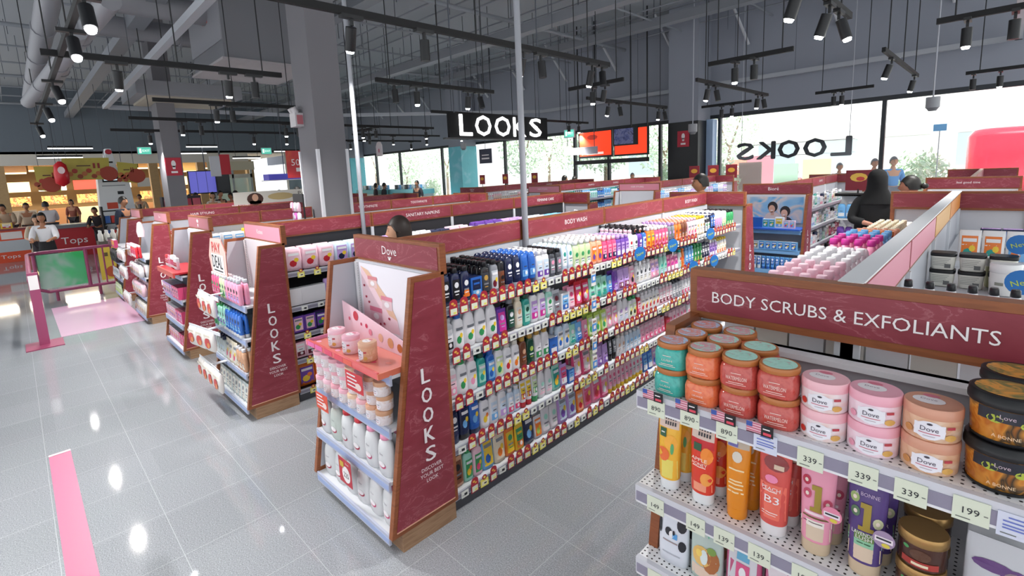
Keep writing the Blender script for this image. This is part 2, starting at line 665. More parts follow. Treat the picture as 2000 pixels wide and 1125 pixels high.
TRK = [
    ('y', -3.95, 1.2, 6.15, 3.25, [(2.25, 1, .1, .45), (3.0, 0, 0, 0), (4.4, 1, 0, .3), (4.7, 0, 0, -.1), (5.75, 1, .1, .3), (5.98, 0, -.2, -.2)], 'with six heads, the long one above the middle aisle'),
    ('y', -6.4, 3.95, 6.3, 3.25, [(4.25, 0, 0, -.1), (4.65, 1, 0, 0), (5.7, 1, 0, .1), (5.95, 0, 0, -.3)], 'in front of the thick column, with four heads'),
    ('x', 7.35, -5.55, -4.45, 3.25, [(-5.05, 1, 0, 0), (-4.8, 0, 0, .2)], 'above the white-on-black sign, short one'),
    ('y', -6.05, 8.6, 12.0, 3.25, [(9.4, 1, 0, .2), (9.8, 0, 0, -.2), (11.6, 1, 0, .1), (11.85, 0, 0, -.2)], 'right of the hanging sign, running towards the windows'),
    ('x', 7.45, -3.12, -2.03, 3.25, [(-2.75, 1, 0, 0), (-2.5, 0, 0, 0)], 'high and right of centre with one lit head'),
    ('y', -3.8, 8.6, 12.2, 3.25, [(9.1, 1, 0, .2), (9.4, 0, 0, -.2), (11.6, 1, 0, .1), (11.9, 0, 0, -.2)], 'in front of the grey wall above the black column'),
    ('x', 13.0, -5.6, -4.4, 3.25, [(-5.1, 0, 0, 0), (-4.85, 1, 0, 0)], 'small one close to the window above the black column'),
    ('x', 13.1, -3.1, -2.05, 3.25, [(-2.75, 0, 0, 0), (-2.6, 1, 0, 0)], 'small one above the mirrored window lettering'),
    ('y', -1.28, 8.7, 12.3, 3.25, [(9.4, 1, 0, .3), (11.9, 1, 0, .2)], 'seen nearly end-on at the upper right'),
    ('x', 7.45, -.65, .6, 3.25, [(-.4, 1, 0, 0), (-.05, 0, 0, 0)], 'at the upper right corner'),
    ('y', -1.22, 2.6, 6.3, 3.25, [(2.9, 1, 0, .2), (5.5, 1, 0, .3), (5.85, 1, 0, -.3), (4.6, 1, 0, .3)], 'leaving the top edge of the picture right of centre'),
    ('x', 12.95, -.66, .9, 3.25, [(-.55, 0, 0, 0), (-.2, 1, 0, 0)], 'at the right edge above the window'),
    ('y', -9.5, 1.8, 4.2, 3.25, [(2.7, 1, 0, .1), (2.95, 0, 0, 0), (4.0, 1, 0, 0)], 'left of the thick column, nearest of the three stacked ones'),
    ('y', -12.1, 1.85, 5.4, 3.25, [(2.75, 1, 0, .1), (3.1, 0, 0, 0), (4.9, 1, 0, 0), (5.2, 0, 0, 0)], 'left of the thick column, middle of the three stacked ones'),
    ('y', -14.6, 1.85, 6.2, 3.25, [(2.6, 1, 0, 0), (5.0, 1, 0, 0), (5.9, 1, 0, 0)], 'left of the thick column, lowest of the three stacked ones'),
    ('y', -6.75, .4, 2.75, 3.25, [(2.1, 1, 0, .2), (2.4, 0, 0, 0), (1.0, 1, 0, .3)], 'at the upper left with two heads over the aisle ends'),
    ('x', .55, -13.6, -2.6, 3.25, [(-4.6, 1, 0, -.5), (-5.6, 1, 0, -.5), (-8.2, 1, .2, -.4), (-10.3, 1, .2, -.4), (-13.2, 1, .2, -.4)], 'running away at the far upper left above the walkway'),
    ('y', -9.0, 6.9, 9.8, 3.25, [(7.5, 0, 0, 0), (9.5, 1, 0, 0)], 'left of the hanging sign, short and high'),
    ('y', -9.4, 10.6, 13.4, 3.25, [(12.4, 1, 0, 0), (12.9, 1, 0, 0)], 'between the hanging sign and the orange screens'),
    ('x', 9.5, -10.9, -9.6, 3.25, [(-10.2, 1, 0, 0), (-10.0, 0, 0, 0)], 'just behind the hanging sign'),
    ('y', -12.2, 6.4, 9.4, 3.25, [(7.0, 1, 0, 0), (7.4, 0, 0, 0), (9.1, 1, 0, 0)], 'behind the left end of the hanging sign'),
    ('x', 7.6, -13.6, -12.4, 3.25, [(-13.2, 1, 0, 0), (-12.9, 0, 0, 0)], 'right of the thick column, middle of the far cluster'),
    ('y', -14.6, 8.0, 11.5, 3.25, [(8.6, 0, 0, 0), (10.9, 1, 0, 0), (9.5, 1, 0, 0)], 'right of the thick column, lower in the far cluster'),
    ('y', -17.0, 8.6, 12.4, 3.25, [(9.2, 1, 0, 0), (11.9, 1, 0, 0)], 'right of the thick column, lowest in the far cluster'),
    ('x', 11.0, -13.4, -12.0, 3.25, [(-12.8, 1, 0, 0), (-12.5, 0, 0, 0)], 'above the cyan columns'),
]
for t_ in TRK:
    track(*t_)
# extra unseen tracks of the same fittings, added behind the camera for their light
for y_ in (-.6, -2.4):
    track('x', y_, -3.4, 1.8, 3.25, [(-2.8, 1, -.2, 0), (-1.6, 1, -.2, 0), (-.4, 1, -.2, 0), (.8, 1, -.2, 0)], 'behind the viewer, %s' % ('nearer' if y_ > -1 else 'farther'))
for k, (px, py, w) in enumerate(((395, 286, 1.0), (372, 299, 1.0), (482, 308, 1.0), (560, 295, 1.0), (138, 289, 1.1), (118, 307, 1.1))):
    p = at(px, py, x=-20 - k * .2)
    b = MB(); b.box(p.x - .03, p.y - w / 2, p.z, p.x + .03, p.y + w / 2, p.z + .06, RAILB); b.box(p.x - .02, p.y - w / 2, p.z - .03, p.x + .02, p.y + w / 2, p.z, mat('FFFFFF', .5, emit=3))
    o = tag(b.build('linear_pendant'), 'slim black linear pendant over the checkout side, ' + ['upper one left of the thick column', 'lower one left of the thick column', 'small one beside the red hanging banner', 'one touching the thick column', 'upper one at the far left', 'lower one at the far left'][k], 'pendant light')
    b = MB()
    for s_ in (-.4, .4):
        b.cyl((p.x, p.y + s_, p.z + .06), (p.x, p.y + s_, ZC), .008, BLACK, 4)
    b.build('drop_rod', o)

# ================================================================== SHELVING
PINKH = mat('D98A9C', .5)


def frame_panel(b, x0, x1, z0, z1, y0, y1, ins=None, bw=.016, both=True):
    """wooden framed header lying in the XZ plane"""
    b.box(x0, y0, z0, x1, y1, z1, WOOD)
    ins = ins or MARBLE
    b.box(x0 + bw, y0 - .003, z0 + bw, x1 - bw, y0, z1 - bw, ins)
    if both:
        b.box(x0 + bw, y1, z0 + bw, x1 - bw, y1 + .003, z1 - bw, ins)


def gondola(cx, y0, y1, label, nsec, texts, sides='+', whitetop=False, dark=False, tiers=(.065, .335, .605, .875, 1.145), inserts=None, zt=1.544, detail=True):
    t = thing('gondola_shelving', (cx, y0, 0), label, 'shelving', 'double-sided aisle shelving rows')
    L = y1 - y0
    b = MB(); b.box(-.4, 0, 0, .4, L, .06, mat('4A4C52', .6)); b.build('plinth', t)
    b = MB(); b.box(-.015, 0, .06, .015, L, 1.40, LGREY if not dark else mat('26262A', .5))
    b.build('back_panel', t)
    for k in range(nsec + 1):
        yy = L * k / nsec
        b = MB(); b.box(-.03, max(0, yy - .015), .06, .03, min(L, yy + .015), 1.40, STEEL); b.build('upright', t)
    for sgn in ((1, -1) if sides == 'both' else ((1,) if sides == '+' else (-1,))):
        for z in tiers:
            b = MB(); b.box(.03 if sgn > 0 else -.40, .005, z + .022, .40 if sgn > 0 else -.03, L - .005, z + .037, STEEL if not dark else mat('1C1C20', .5))
            s = b.build('shelf', t)
            b = MB()
            xa = .40 * sgn; xb = .412 * sgn
            b.box(min(xa, xb), .005, z, max(xa, xb), L - .005, z + .042, mat('B4B6C0', .3))
            xc = .4135 * sgn
            b.box(min(xb, xc), .005, z + .008, max(xb, xc), L - .005, z + .03, RAILI)
            b.build('price_rail', s)
    for k in range(nsec):
        a, c = L * k / nsec, L * (k + 1) / nsec
        b = MB()
        ins = (inserts or {}).get(k, MARBLE)
        b.box(-.022, a + .004, 1.40, .022, c - .004, zt, WOOD)
        for sx in (1, -1):
            b.box(.022 * sx if sx > 0 else -.025, a + .02, 1.414, .025 if sx > 0 else -.022, c - .02, zt - .014, ins)
        if whitetop:
            b.box(-.03, a, zt, .03, c, zt + .006, WHITE)
        h = b.build('header_panel', t)
        tx = texts.get(k)
        if tx:
            b = MB()
            b.text(tx, on_x(.0265), (a + c) / 2 + .12 * (k > 0), 1.475, h=.036, m=TXW)
            b.build('lettering', h)
    return t


def endcap(cx, yf, label, text, th=.07, ins=None, flip=False, looks=True, shelves=(.065, .345, .62, .89), liner=True, sub=None, poster=None, logo=None, depth=.37, shelfm=None, name_right=True):
    t = thing('endcap_display', (cx, yf, 0), label, 'shelf end display', 'burgundy aisle end displays', PI if flip else 0)
    hw = .445
    b = MB(); b.box(-hw + .02, .0, 0, hw - .0, depth - .02, .1, KICK); b.build('plinth', t)
    for sx in (-1, 1):
        poly = [(-.06, .1), (depth, .1), (depth, 1.40), (.165, 1.40)]
        b = MB(); b.prism(poly, 0, sx * hw, sx * (hw - .03), WOOD)
        pi = [(-.03, .13), (depth - .022, .13), (depth - .022, 1.375), (.183, 1.375)]
        b.prism(pi, 0, sx * hw, sx * (hw + .003), MARBLE)
        b.prism([(-.03, .124), (depth - .022, .124), (depth - .022, .13), (-.03, .13)], 0, sx * (hw), sx * (hw + .005), mat('D9A58A', .5))
        b.prism(pi, 0, sx * (hw - .03), sx * (hw - .033), LGREY)
        p = b.build('side_panel', t)
        if looks and sx == (-1 if flip else 1):
            b = MB()
            fx = (lambda a, c: (hw + .006, a, c)) if not flip else (lambda a, c: (-hw - .006, -a, c))
            yc = .205 if not flip else -.205
            for i, ch in enumerate('LOOKS'):
                w = .062 if ch != 'L' else .05
                for q_, oy in enumerate((-.0024, .0024, 0)):
                    fq = (lambda a, c, q_=q_: (fx(a, c)[0] + (.0008 if not flip else -.0008) * q_,) + fx(a, c)[1:])
                    b.text(ch, fq, yc + oy, .888 - i * .107, w=w, h=.08)
            for i, (s, w) in enumerate((('DISCOVER', .13), ('YOUR BEST', .15), ('LOOK', .075))):
                b.text(s, fx, yc, .385 - i * .033, w=w, h=.02)
            b.build('lettering', p)
    b = MB(); b.box(-hw + .03, depth - .04, .1, hw - .03, depth - .02, 1.39, mat('CFD0D6', .5)); b.build('back_panel', t)
    for sx in (-1, 1):
        b = MB(); b.box(sx * (hw - .06) - .015, depth - .055, .1, sx * (hw - .06) + .015, depth - .04, 1.38, PERFV); b.build('upright', t)
    sm = shelfm or STEEL
    for z in shelves:
        fy = -.045 + .13 * max(0, (z - .1)) / 1.3
        b = MB(); b.box(-hw + .034, fy, z + .022, hw - .034, depth - .04, z + .04, sm)
        s = b.build('shelf', t)
        b = MB(); b.box(-hw + .034, fy - .012, z - .012, hw - .034, fy, z + .044, mat('B9BED0', .3) if sm is STEEL else sm)
        b.box(-hw + .04, fy - .0135, z - .002, hw - .04, fy - .012, z + .026, mat('9FB0D8', .35) if sm is STEEL else sm)
        b.build('price_rail', s)
    b = MB()
    frame_panel(b, -hw, hw, 1.385, 1.545, depth - .02, depth + .02, ins, bw=.02)
    h = b.build('header_panel', t)
    if text:
        b = MB()
        fn = on_y(depth - .0245)
        if isinstance(text, tuple):
            for i, s in enumerate(text):
                b.text(s, fn, 0, 1.49 - i * .035, h=.026, m=TXW)
        else:
            b.text(text, fn, -.03, 1.472, h=th, m=TXW)
        if logo == 'bird':
            b.disc(fn, -.03, 1.425, .012, .01, TXW); b.disc(fn, -.02, 1.433, .012, .004, TXW); b.disc(fn, -.04, 1.433, .008, .004, TXW)
        b.build('lettering', h)
    return t


GX = [-.28, -2.45, -4.55, -6.65, -8.68, -10.7]
Y0, Y1 = 1.55, 5.8
AISL = ['scrubs', 'body wash', 'sanitary napkin', 'oral care', 'hair styling', 'make-up']
gondola(GX[1], Y0, Y1, 'shelving row with burgundy BODY WASH headers filling the centre of the picture', 4, {1: 'BODY WASH', 3: 'BODY WASH'})
gondola(GX[2], Y0, Y1, 'shelving row with burgundy SANITARY NAPKINS headers, one aisle behind the body wash row', 4, {1: 'SANITARY NAPKINS', 3: 'FEMININE CARE'}, dark=True, tiers=(.065, .335, .56, .80, 1.10))
# the third row is interrupted by the structural column
gondola(GX[3], Y0, 2.93, 'shelving row ending at the near face of the thick grey column', 2, {}, tiers=(.065, .335, .605, .875, 1.13))
gondola(GX[3], 3.38, Y1, 'shelving row with burgundy headers running on behind the thick grey column', 3, {0: 'TOOTHPASTE', 1: 'TOOTHPASTE'})
gondola(GX[4], Y0, Y1, 'fourth shelving row from the right with a HAIR STYLING header', 4, {0: 'HAIR STYLING'})
gondola(GX[5], Y0, Y1, 'farthest left shelving row with burgundy headers', 4, {1: 'HAIR STYLING'})
gondola(GX[0], Y0 + .08, Y1 - .05, 'shelving row behind the BODY SCRUBS sign, its top edge running away at the right', 4, {}, 'both', True, inserts={0: PINKH, 1: PINKH, 2: mat('D6A25C', .5), 3: mat('D98A3C', .5)}, tiers=(.065, .335, .605, .875, 1.145))
for i, c in enumerate(GX):
    if i:
        endcap(c, Y1 + .41, 'far end display closing the %s row' % AISL[i], None, flip=True, looks=(i == 1))
    else:
        endcap(c, Y1 + .36, 'far end display with a wide burgundy header behind the white tubs', None, flip=True, looks=False)

DV = endcap(GX[1], 1.18, 'tall LOOKS end display with white soap bottles and a pink jar tray, front centre', 'Dove', .05, logo='bird')
KT = endcap(GX[2], 1.18, 'LOOKS end display with a pink header and hanging snack strips, second from centre', 'Kotex', .04, ins=PINKH)
E3 = endcap(-6.62, 1.18, 'LOOKS end display with a white poster and a red cosmetics tray, third from centre', None, ins=mat('A8646E', .5))
b = MB(); b.disc(on_y(.345), 0, 1.49, .04, .02, TXW); b.disc(on_y(.345), 0, 1.44, .02, .02, TXW); b.build('emblem', E3)
E4 = endcap(-8.70, 1.18, 'LOOKS end display crammed with white and red packs, fourth from centre', 'Dove', .035, ins=mat('C4808E', .5))
E5 = endcap(-10.75, 1.18, 'LOOKS end display holding black goods, farthest and smallest in the row', None, ins=mat('B87580', .5))

# the scrubs display in the right foreground (deeper shelves, own sign)
G0 = thing('endcap_display', (-.27, 1.23, 0), 'foreground end display under the BODY SCRUBS & EXFOLIANTS sign', 'shelf end display', 'burgundy aisle end displays')
hw = .445
for sx in (-1, 1):
    poly = [(-.02, .1), (.38, .1), (.38, 1.40), (.19, 1.40)]
    b = MB(); b.prism(poly, 0, sx * hw, sx * (hw - .03), WOOD)
    b.prism([(.0, .13), (.36, .13), (.36, 1.375), (.2, 1.375)], 0, sx * hw, sx * (hw + .003), MARBLE)
    b.prism([(.0, .13), (.36, .13), (.36, 1.375), (.2, 1.375)], 0, sx * (hw - .03), sx * (hw - .033), LGREY)
    b.build('side_panel', G0)
b = MB(); b.box(-hw + .02, .03, 0, hw, .36, .1, KICK); b.build('plinth', G0)
b = MB(); b.box(-hw + .03, .34, .1, hw - .03, .36, 1.345, mat('BFBFC4', .5)); b.box(-hw + .03, .30, 1.33, hw - .03, .36, 1.345, WHITE); b.build('back_panel', G0)
b = MB(); b.box(-hw + .04, .325, .1, -hw + .065, .34, 1.33, PERFV); b.build('upright', G0)
for z, fy in ((.15, -.01), (.41, 0.), (.66, .02), (.905, .02), (1.205, .03)):
    b = MB(); b.box(-hw - .002, fy, z + .022, hw + .002, .34, z + .036, PERF)
    s = b.build('shelf', G0)
    b = MB(); b.box(-hw - .004, fy - .016, z - .018, hw + .004, fy, z + .036, mat('D2D3DA', .25))
    b.box(-hw, fy - .0175, z - .012, hw, fy - .016, z + .018, mat('8E8A9C', .3))
    b.box(-hw, fy - .018, z - .018, hw, fy - .016, z - .012, WHITE)
    b.build('price_rail', s)
b = MB()
frame_panel(b, -hw, hw + .02, 1.385, 1.548, .36, .41, None, bw=.024)
h = b.build('header_panel', G0)
b = MB(); b.text('BODY SCRUBS & EXFOLIANTS', on_y(.355), -.04, 1.462, w=.66, h=.036, m=TXW); b.build('lettering', h)

# ================================================================== GOODS
C = dict(white='EFEFF1', offwhite='E6E1D6', navy='1A2448', black='17181C', blue='2A66BC', sky='74B4E8', teal='2A9C90', mint='A4DFCC', green='36985A',
         darkgreen='174A38', lime='B4D25E', yellow='F0CC38', orange='EE7F30', peach='F3AE8E', red='C42834', pink='F09EBB', rose='DF4F7E', lilac='C4A2DE',
         purple='6E42A4', grey='80848B', silver='C4C9CF', brown='74422A', gold='C29A4A', cream='EFE3C8', magenta='D0389A', tan='D3A27E', clear='DCE6E4', maroon='6E1F30',
         palepink='F6CEDA', darkgrey='3A3D44', palegreen='CFE3B0', paleblue='CFE2F2')
WORDS = dict(offwhite='off-white', darkgreen='dark green', palepink='pale pink', darkgrey='dark grey', palegreen='pale green', paleblue='pale blue')


def cm(c, r=.3):
    return mat(C.get(c, c), r)


# profiles: (z fraction, width fraction, depth fraction)
PROF = dict(
    flat=[(0, .86, .8), (.02, .97, .95), (.1, 1, 1), (.6, 1, 1), (.78, .9, .9), (.84, .62, .7), (.86, .4, .55)],
    tottle=[(.14, .9, .95), (.16, .96, 1), (.35, 1, 1), (.75, .98, .85), (.93, .84, .6), (.985, .62, .35), (1, .3, .2)],
    pump=[(0, .9, .9), (.02, 1, 1), (.5, 1, 1), (.64, .92, .92), (.7, .6, .6), (.72, .35, .35)],
    cyl=[(0, .94, .94), (.02, 1, 1), (.66, 1, 1), (.68, .96, .96)],
    curvy=[(0, .86, .85), (.03, .97, .95), (.2, 1, 1), (.45, .98, .98), (.65, .9, .92), (.79, .74, .8), (.86, .46, .6), (.88, .36, .5)],
    tube=[(.2, .8, .95), (.22, .82, 1), (.5, .9, .8), (.8, .98, .42), (.97, 1, .08), (1, 1, .05)],
    pouch=[(0, .9, .7), (.02, .96, 1), (.2, 1, .95), (.6, 1, .6), (.9, 1, .14), (1, .98, .05)],
)
EXP = dict(flat=2.8, tottle=2.4, pump=2.2, cyl=2.0, curvy=2.3, tube=2.2, pouch=2.6)
SIZE = dict(flat=(.07, .042, .2), tottle=(.068, .042, .195), pump=(.07, .05, .21), cyl=(.052, .05, .17), curvy=(.076, .045, .215), tube=(.056, .04, .18),
            pouch=(.102, .05, .208), box=(.085, .05, .13), pack=(.14, .08, .19))
KNAME = dict(flat='body_wash_bottle', tottle='shampoo_bottle', pump='pump_bottle', cyl='deodorant_can', curvy='lotion_bottle', tube='squeeze_tube', pouch='refill_pouch', box='carton', pack='soft_pack')
KWORD = dict(flat='flat bottle', tottle='inverted bottle', pump='pump bottle', cyl='round can', curvy='curved bottle', tube='squeeze tube', pouch='refill pouch', box='carton', pack='soft pack')


def surf(kind, w, d, h, off):
    pr = PROF[kind]; e = EXP[kind]

    def f(x, z):
        q = z / h
        a = pr[0]
        ww = dd = None
        for p, r in zip(pr[:-1], pr[1:]):
            if p[0] <= q <= r[0]:
                t = (q - p[0]) / max(r[0] - p[0], 1e-6)
                ww = p[1] + (r[1] - p[1]) * t; dd = p[2] + (r[2] - p[2]) * t
                break
        if ww is None:
            ww, dd = (pr[0][1:] if q < pr[0][0] else pr[-1][1:])
        u = min(1, abs(x) / (ww * w / 2 + 1e-9))
        y = -dd * d / 2 * (1 - u ** e) ** (1 / e)
        return (x, y - off, z)
    return f


def goods_mesh(kind, body, capc, lab, acc, w, d, h, style=0, detail=1, captop=True, text=None, tcol='white'):
    """returns (body mesh, cap mesh or None)"""
    b = MB(); c = MB()
    n = 14 if detail else 10
    if kind == 'box':
        b.box(-w / 2, -d / 2, 0, w / 2, d / 2, h, cm(body, .4))
        f = lambda off: (lambda x, z: (x, -d / 2 - off, z))
        b.box(-w / 2 * .9, -d / 2, h, w / 2 * .9, d / 2, h + .0006, cm(capc, .4))
    elif kind == 'pack':
        b.loft([(0, w * .42, d * .3), (.03 * h, w * .5, d * .45), (.5 * h, w * .5, d * .5), (.9 * h, w * .5, d * .4), (h, w * .47, d * .2)], cm(body, .35), n, 4)
        f = lambda off: (lambda x, z: (x, -d * .5 * (1 - .25 * abs(2 * z / h - 1) ** 3) * (1 - (min(.999, abs(2 * x / w))) ** 4) ** .25 - off, z))
    else:
        pr = PROF[kind]
        b.loft([(q * h, ww * w / 2, dd * d / 2) for q, ww, dd in pr], cm(body, .25), n, EXP[kind])
        f = lambda off: surf(kind, w, d, h, off)
    # label
    z0, z1 = {'flat': (.12, .68), 'tottle': (.26, .86), 'pump': (.1, .55), 'cyl': (.1, .6), 'curvy': (.12, .6), 'tube': (.32, .9), 'pouch': (.12, .86), 'box': (.12, .88), 'pack': (.12, .86)}[kind]
    lw = w * .36
    a, e_ = z0 * h, z1 * h
    hh = e_ - a
    if style in (0, 1, 3):
        b.flat(f(.0007), 4, 4 if detail else 2, -lw, lw, a, e_, cm(lab, .35))
    if style in (0, 2):
        b.disc(f(.0013), 0, a + hh * .72, lw * .62, hh * .15, cm(acc, .35), 10)
        b.flat(f(.0013), 2, 1, -lw * .7, lw * .7, a + hh * .36, a + hh * .44, cm('grey' if lab not in ('navy', 'black', 'blue', 'purple', 'darkgreen', 'grey') else 'white', .4))
        b.flat(f(.0013), 2, 1, -lw * .5, lw * .5, a + hh * .22, a + hh * .27, cm(acc, .4))
    if style == 1:
        b.flat(f(.0013), 3, 1, -lw, lw, a, a + hh * .36, cm(acc, .35))
        b.flat(f(.0013), 2, 1, -lw * .75, lw * .75, a + hh * .7, a + hh * .82, cm(body, .35))
        b.flat(f(.0013), 2, 1, -lw * .5, lw * .5, a + hh * .52, a + hh * .57, cm('darkgrey', .35))
        b.disc(f(.0019), lw * .15, a + hh * .2, lw * .42, hh * .12, cm('white', .35), 8)
    if style == 2:
        b.flat(f(.0007), 3, 1, -lw, lw, a, a + hh * .14, cm(lab, .35))
        b.disc(f(.0008), 0, a + hh * .25, lw * .8, hh * .2, cm(lab, .35), 10)
    if style == 3:
        b.disc(f(.0014), -lw * .2, a + hh * .3, lw * .6, hh * .2, cm(acc, .35), 8)
        b.disc(f(.0018), lw * .35, a + hh * .5, lw * .4, hh * .13, cm('yellow' if acc != 'yellow' else 'orange', .35), 8)
        b.flat(f(.002), 3, 1, -lw * .85, lw * .85, a + hh * .76, a + hh * .9, cm('grey' if lab in ('white', 'cream', 'yellow', 'palepink', 'offwhite', 'paleblue') and kind != 'pack' else 'white', .35))
    if text:
        b.text(text, f(.0024), 0, a + hh * .62, w=lw * 1.7, h=None, m=cm(tcol, .4))
    # cap
    cc = cm(capc, .35)
    if kind == 'flat':
        c.loft([(.86 * h, w * .24, d * .36), (.865 * h, w * .27, d * .4), (.985 * h, w * .26, d * .38), (h, w * .23, d * .34)], cc, 12, 3)
    elif kind == 'curvy':
        c.loft([(.87 * h, w * .2, d * .32), (.88 * h, w * .24, d * .38), (.985 * h, w * .22, d * .35), (h, w * .18, d * .3)], cc, 12, 2.4)
    elif kind == 'tottle':
        c.loft([(0, w * .44, d * .46), (.01 * h, w * .46, d * .48), (.14 * h, w * .45, d * .48)], cc, 12, 2.4)
    elif kind == 'tube':
        c.loft([(0, w * .36, d * .42), (.01 * h, w * .4, d * .48), (.2 * h, w * .4, d * .48)], cc, 12, 2)
    elif kind == 'cyl':
        c.loft([(.68 * h, w * .49, d * .49), (.93 * h, w * .48, d * .48), (.985 * h, w * .42, d * .42), (h, w * .3, d * .3)], cc, 12, 2)
    elif kind == 'pump':
        c.cyl((0, 0, .72 * h), (0, 0, .79 * h), w * .24, cc, 10); c.cyl((0, 0, .79 * h), (0, 0, .9 * h), w * .08, cc, 8)
        c.loft([(.9 * h, w * .16, w * .16), (.96 * h, w * .18, w * .18), (h, w * .12, w * .12)], cc, 10, 2)
        c.box(-.006, -w * .55, .935 * h, .006, 0, .97 * h, cc)
    return b, (c if c.v else None)


GM = {}


def goods(kind, body, capc, lab, acc, size=None, style=0, detail=1, split=True, text=None, tcol='white'):
    k = (kind, body, capc, lab, acc, size, style, detail, split, text, tcol)
    if k not in GM:
        w, d, h = size or SIZE[kind]
        b, c = goods_mesh(kind, body, capc, lab, acc, w, d, h, style, detail, text=text, tcol=tcol)
        if c and not split:
            for fa, mi_, sm in zip(c.f, c.m, c.sm):
                pass
            o = len(b.v); b.v += c.v
            for fa, mi_, sm in zip(c.f, c.m, c.sm):
                b.f.append(tuple(o + i for i in fa)); b.m.append(b.mi(c.mats[mi_])); b.sm.append(sm)
            c = None
        GM[k] = (b.mesh(KNAME[kind]), c.mesh('cap') if c else None)
    return GM[k]


NB_ = {'body wash row': {}, 'g0': {}}
CAPN = dict(flat='cap', curvy='cap', tottle='cap', tube='cap', cyl='cap', pump='pump_head')


def word(c):
    return WORDS.get(c, c)


def put(kind, ms, loc, rz, label, group=None, cat=None, where=''):
    nm = KNAME[kind]
    if kind == 'flat' and where != 'body wash row':
        nm = 'toiletry_bottle'
    if kind == 'tottle' and where != 'body wash row':
        nm = 'squeeze_bottle'
    o = link(nm, ms[0], None, loc, rz)
    tag(o, label, cat or {'pouch': 'pouch', 'box': 'box', 'pack': 'pack', 'tube': 'tube', 'cyl': 'can'}.get(kind, 'bottle'), group)
    if ms[1]:
        link(CAPN.get(kind, 'cap'), ms[1], o)
    return o


SHORTW = {'left side of the row behind the scrubs sign': 'row behind scrubs', 'second end display from the centre': 'second end display', 'third end display from the centre': 'third end display',
          'fourth end display from the centre': 'fourth end display', 'white goods row of the second bank': 'distant white row', 'goods behind the stacked cream tubs': 'behind cream tubs', 'goods right of the spine': 'behind cream tubs',
          'blue end display right of centre': 'couple poster display', 'middle row of the second bank': 'distant middle row', 'second bank row left of the man': 'distant left row', 'second bank row by the cyan column': 'distant cyan-side row'}


def describe(kind, body, capc, lab):
    s = '%s %s' % (word(body), KWORD[kind])
    if kind in ('flat', 'curvy', 'tottle', 'tube', 'cyl', 'pump'):
        s += ', %s %s' % (word(capc), 'pump' if kind == 'pump' else 'cap')
    elif lab != body:
        s += ', %s label' % word(lab)
    return s


TIER = {0: 'bottom shelf', 1: 'fourth shelf', 2: 'third shelf', 3: 'second shelf', 4: 'top shelf'}


def add_mesh(b, me, loc, rz):
    ca, sa = math.cos(rz), math.sin(rz)
    o = len(b.v)
    b.v += [(loc[0] + v.co.x * ca - v.co.y * sa, loc[1] + v.co.x * sa + v.co.y * ca, loc[2] + v.co.z) for v in me.vertices]
    ks = [b.mi(m) for m in me.materials]
    for p in me.polygons:
        b.f.append(tuple(o + i for i in p.vertices)); b.m.append(ks[p.material_index]); b.sm.append(p.use_smooth)


def run(spec, x, y, z, tiername, where, xdir=(0, 1), rz=PI / 2, rows=1, end=99, splity=99, group=None, gap=.002, back=(-1, 0), detail=1, jit=.004, stuff_from=99):
    """lay a shelf of goods: spec tokens 'n kind body cap label accent [style] [scale]'"""
    p = 0.0
    idx = 0
    sb = MB()
    for tok in spec:
        n, kind, body, capc, lab, acc = tok[:6]
        style = tok[6] if len(tok) > 6 else 0
        sc = tok[7] if len(tok) > 7 else 1
        w, d, h = SIZE[kind]
        size = (round(w * sc, 4), round(d * min(sc, 1.2), 4), round(h * (sc if sc < 1 else 1 + (sc - 1) * .5), 4))
        for i in range(n):
            step = size[0] + gap
            if p + step > end:
                break
            cxp = p + step / 2
            X = x + xdir[0] * cxp; Y = y + xdir[1] * cxp
            near = cxp < splity
            ms = goods(kind, body, capc, lab, acc, size, style, 1 if near else 0, near and detail)
            for r in range(rows if kind != 'pouch' or rows < 2 else rows):
                dd = (size[1] + .004) * r
                jx = random.uniform(-jit, jit) if r == 0 else 0
                loc = (X + back[0] * (dd + abs(jx)) + back[0] * size[1] / 2, Y + back[1] * (dd + abs(jx)) + back[1] * size[1] / 2, z)
                desc = describe(kind, body, capc, lab)
                if r >= stuff_from:
                    for me_ in ms:
                        if me_:
                            add_mesh(sb, me_, loc, rz)
                    continue
                if r == 0:
                    put(kind, ms, loc, rz + random.uniform(-.05, .05), '%s, %s from %s, %s, %s' % (desc, ordn(idx), 'near end' if xdir[1] else 'the left', tiername, SHORTW.get(where, where)), where=where)
                else:
                    put(kind, ms, loc, rz, '%s %s, %s behind the %s on %s, %s' % (word(body), KWORD[kind].split()[-1], ['', 'directly', 'second', 'third', 'fourth'][min(r, 4)], ordn(idx), tiername, SHORTW.get(where, where)), where=where)
            p += step
            idx += 1
    if sb.v:
        tag(sb.build('packed_bottle_rows'), 'rear rows of bottles packed against the back panel on the %s, %s' % (tiername, where), 'bottles', None, 'stuff')
    return idx


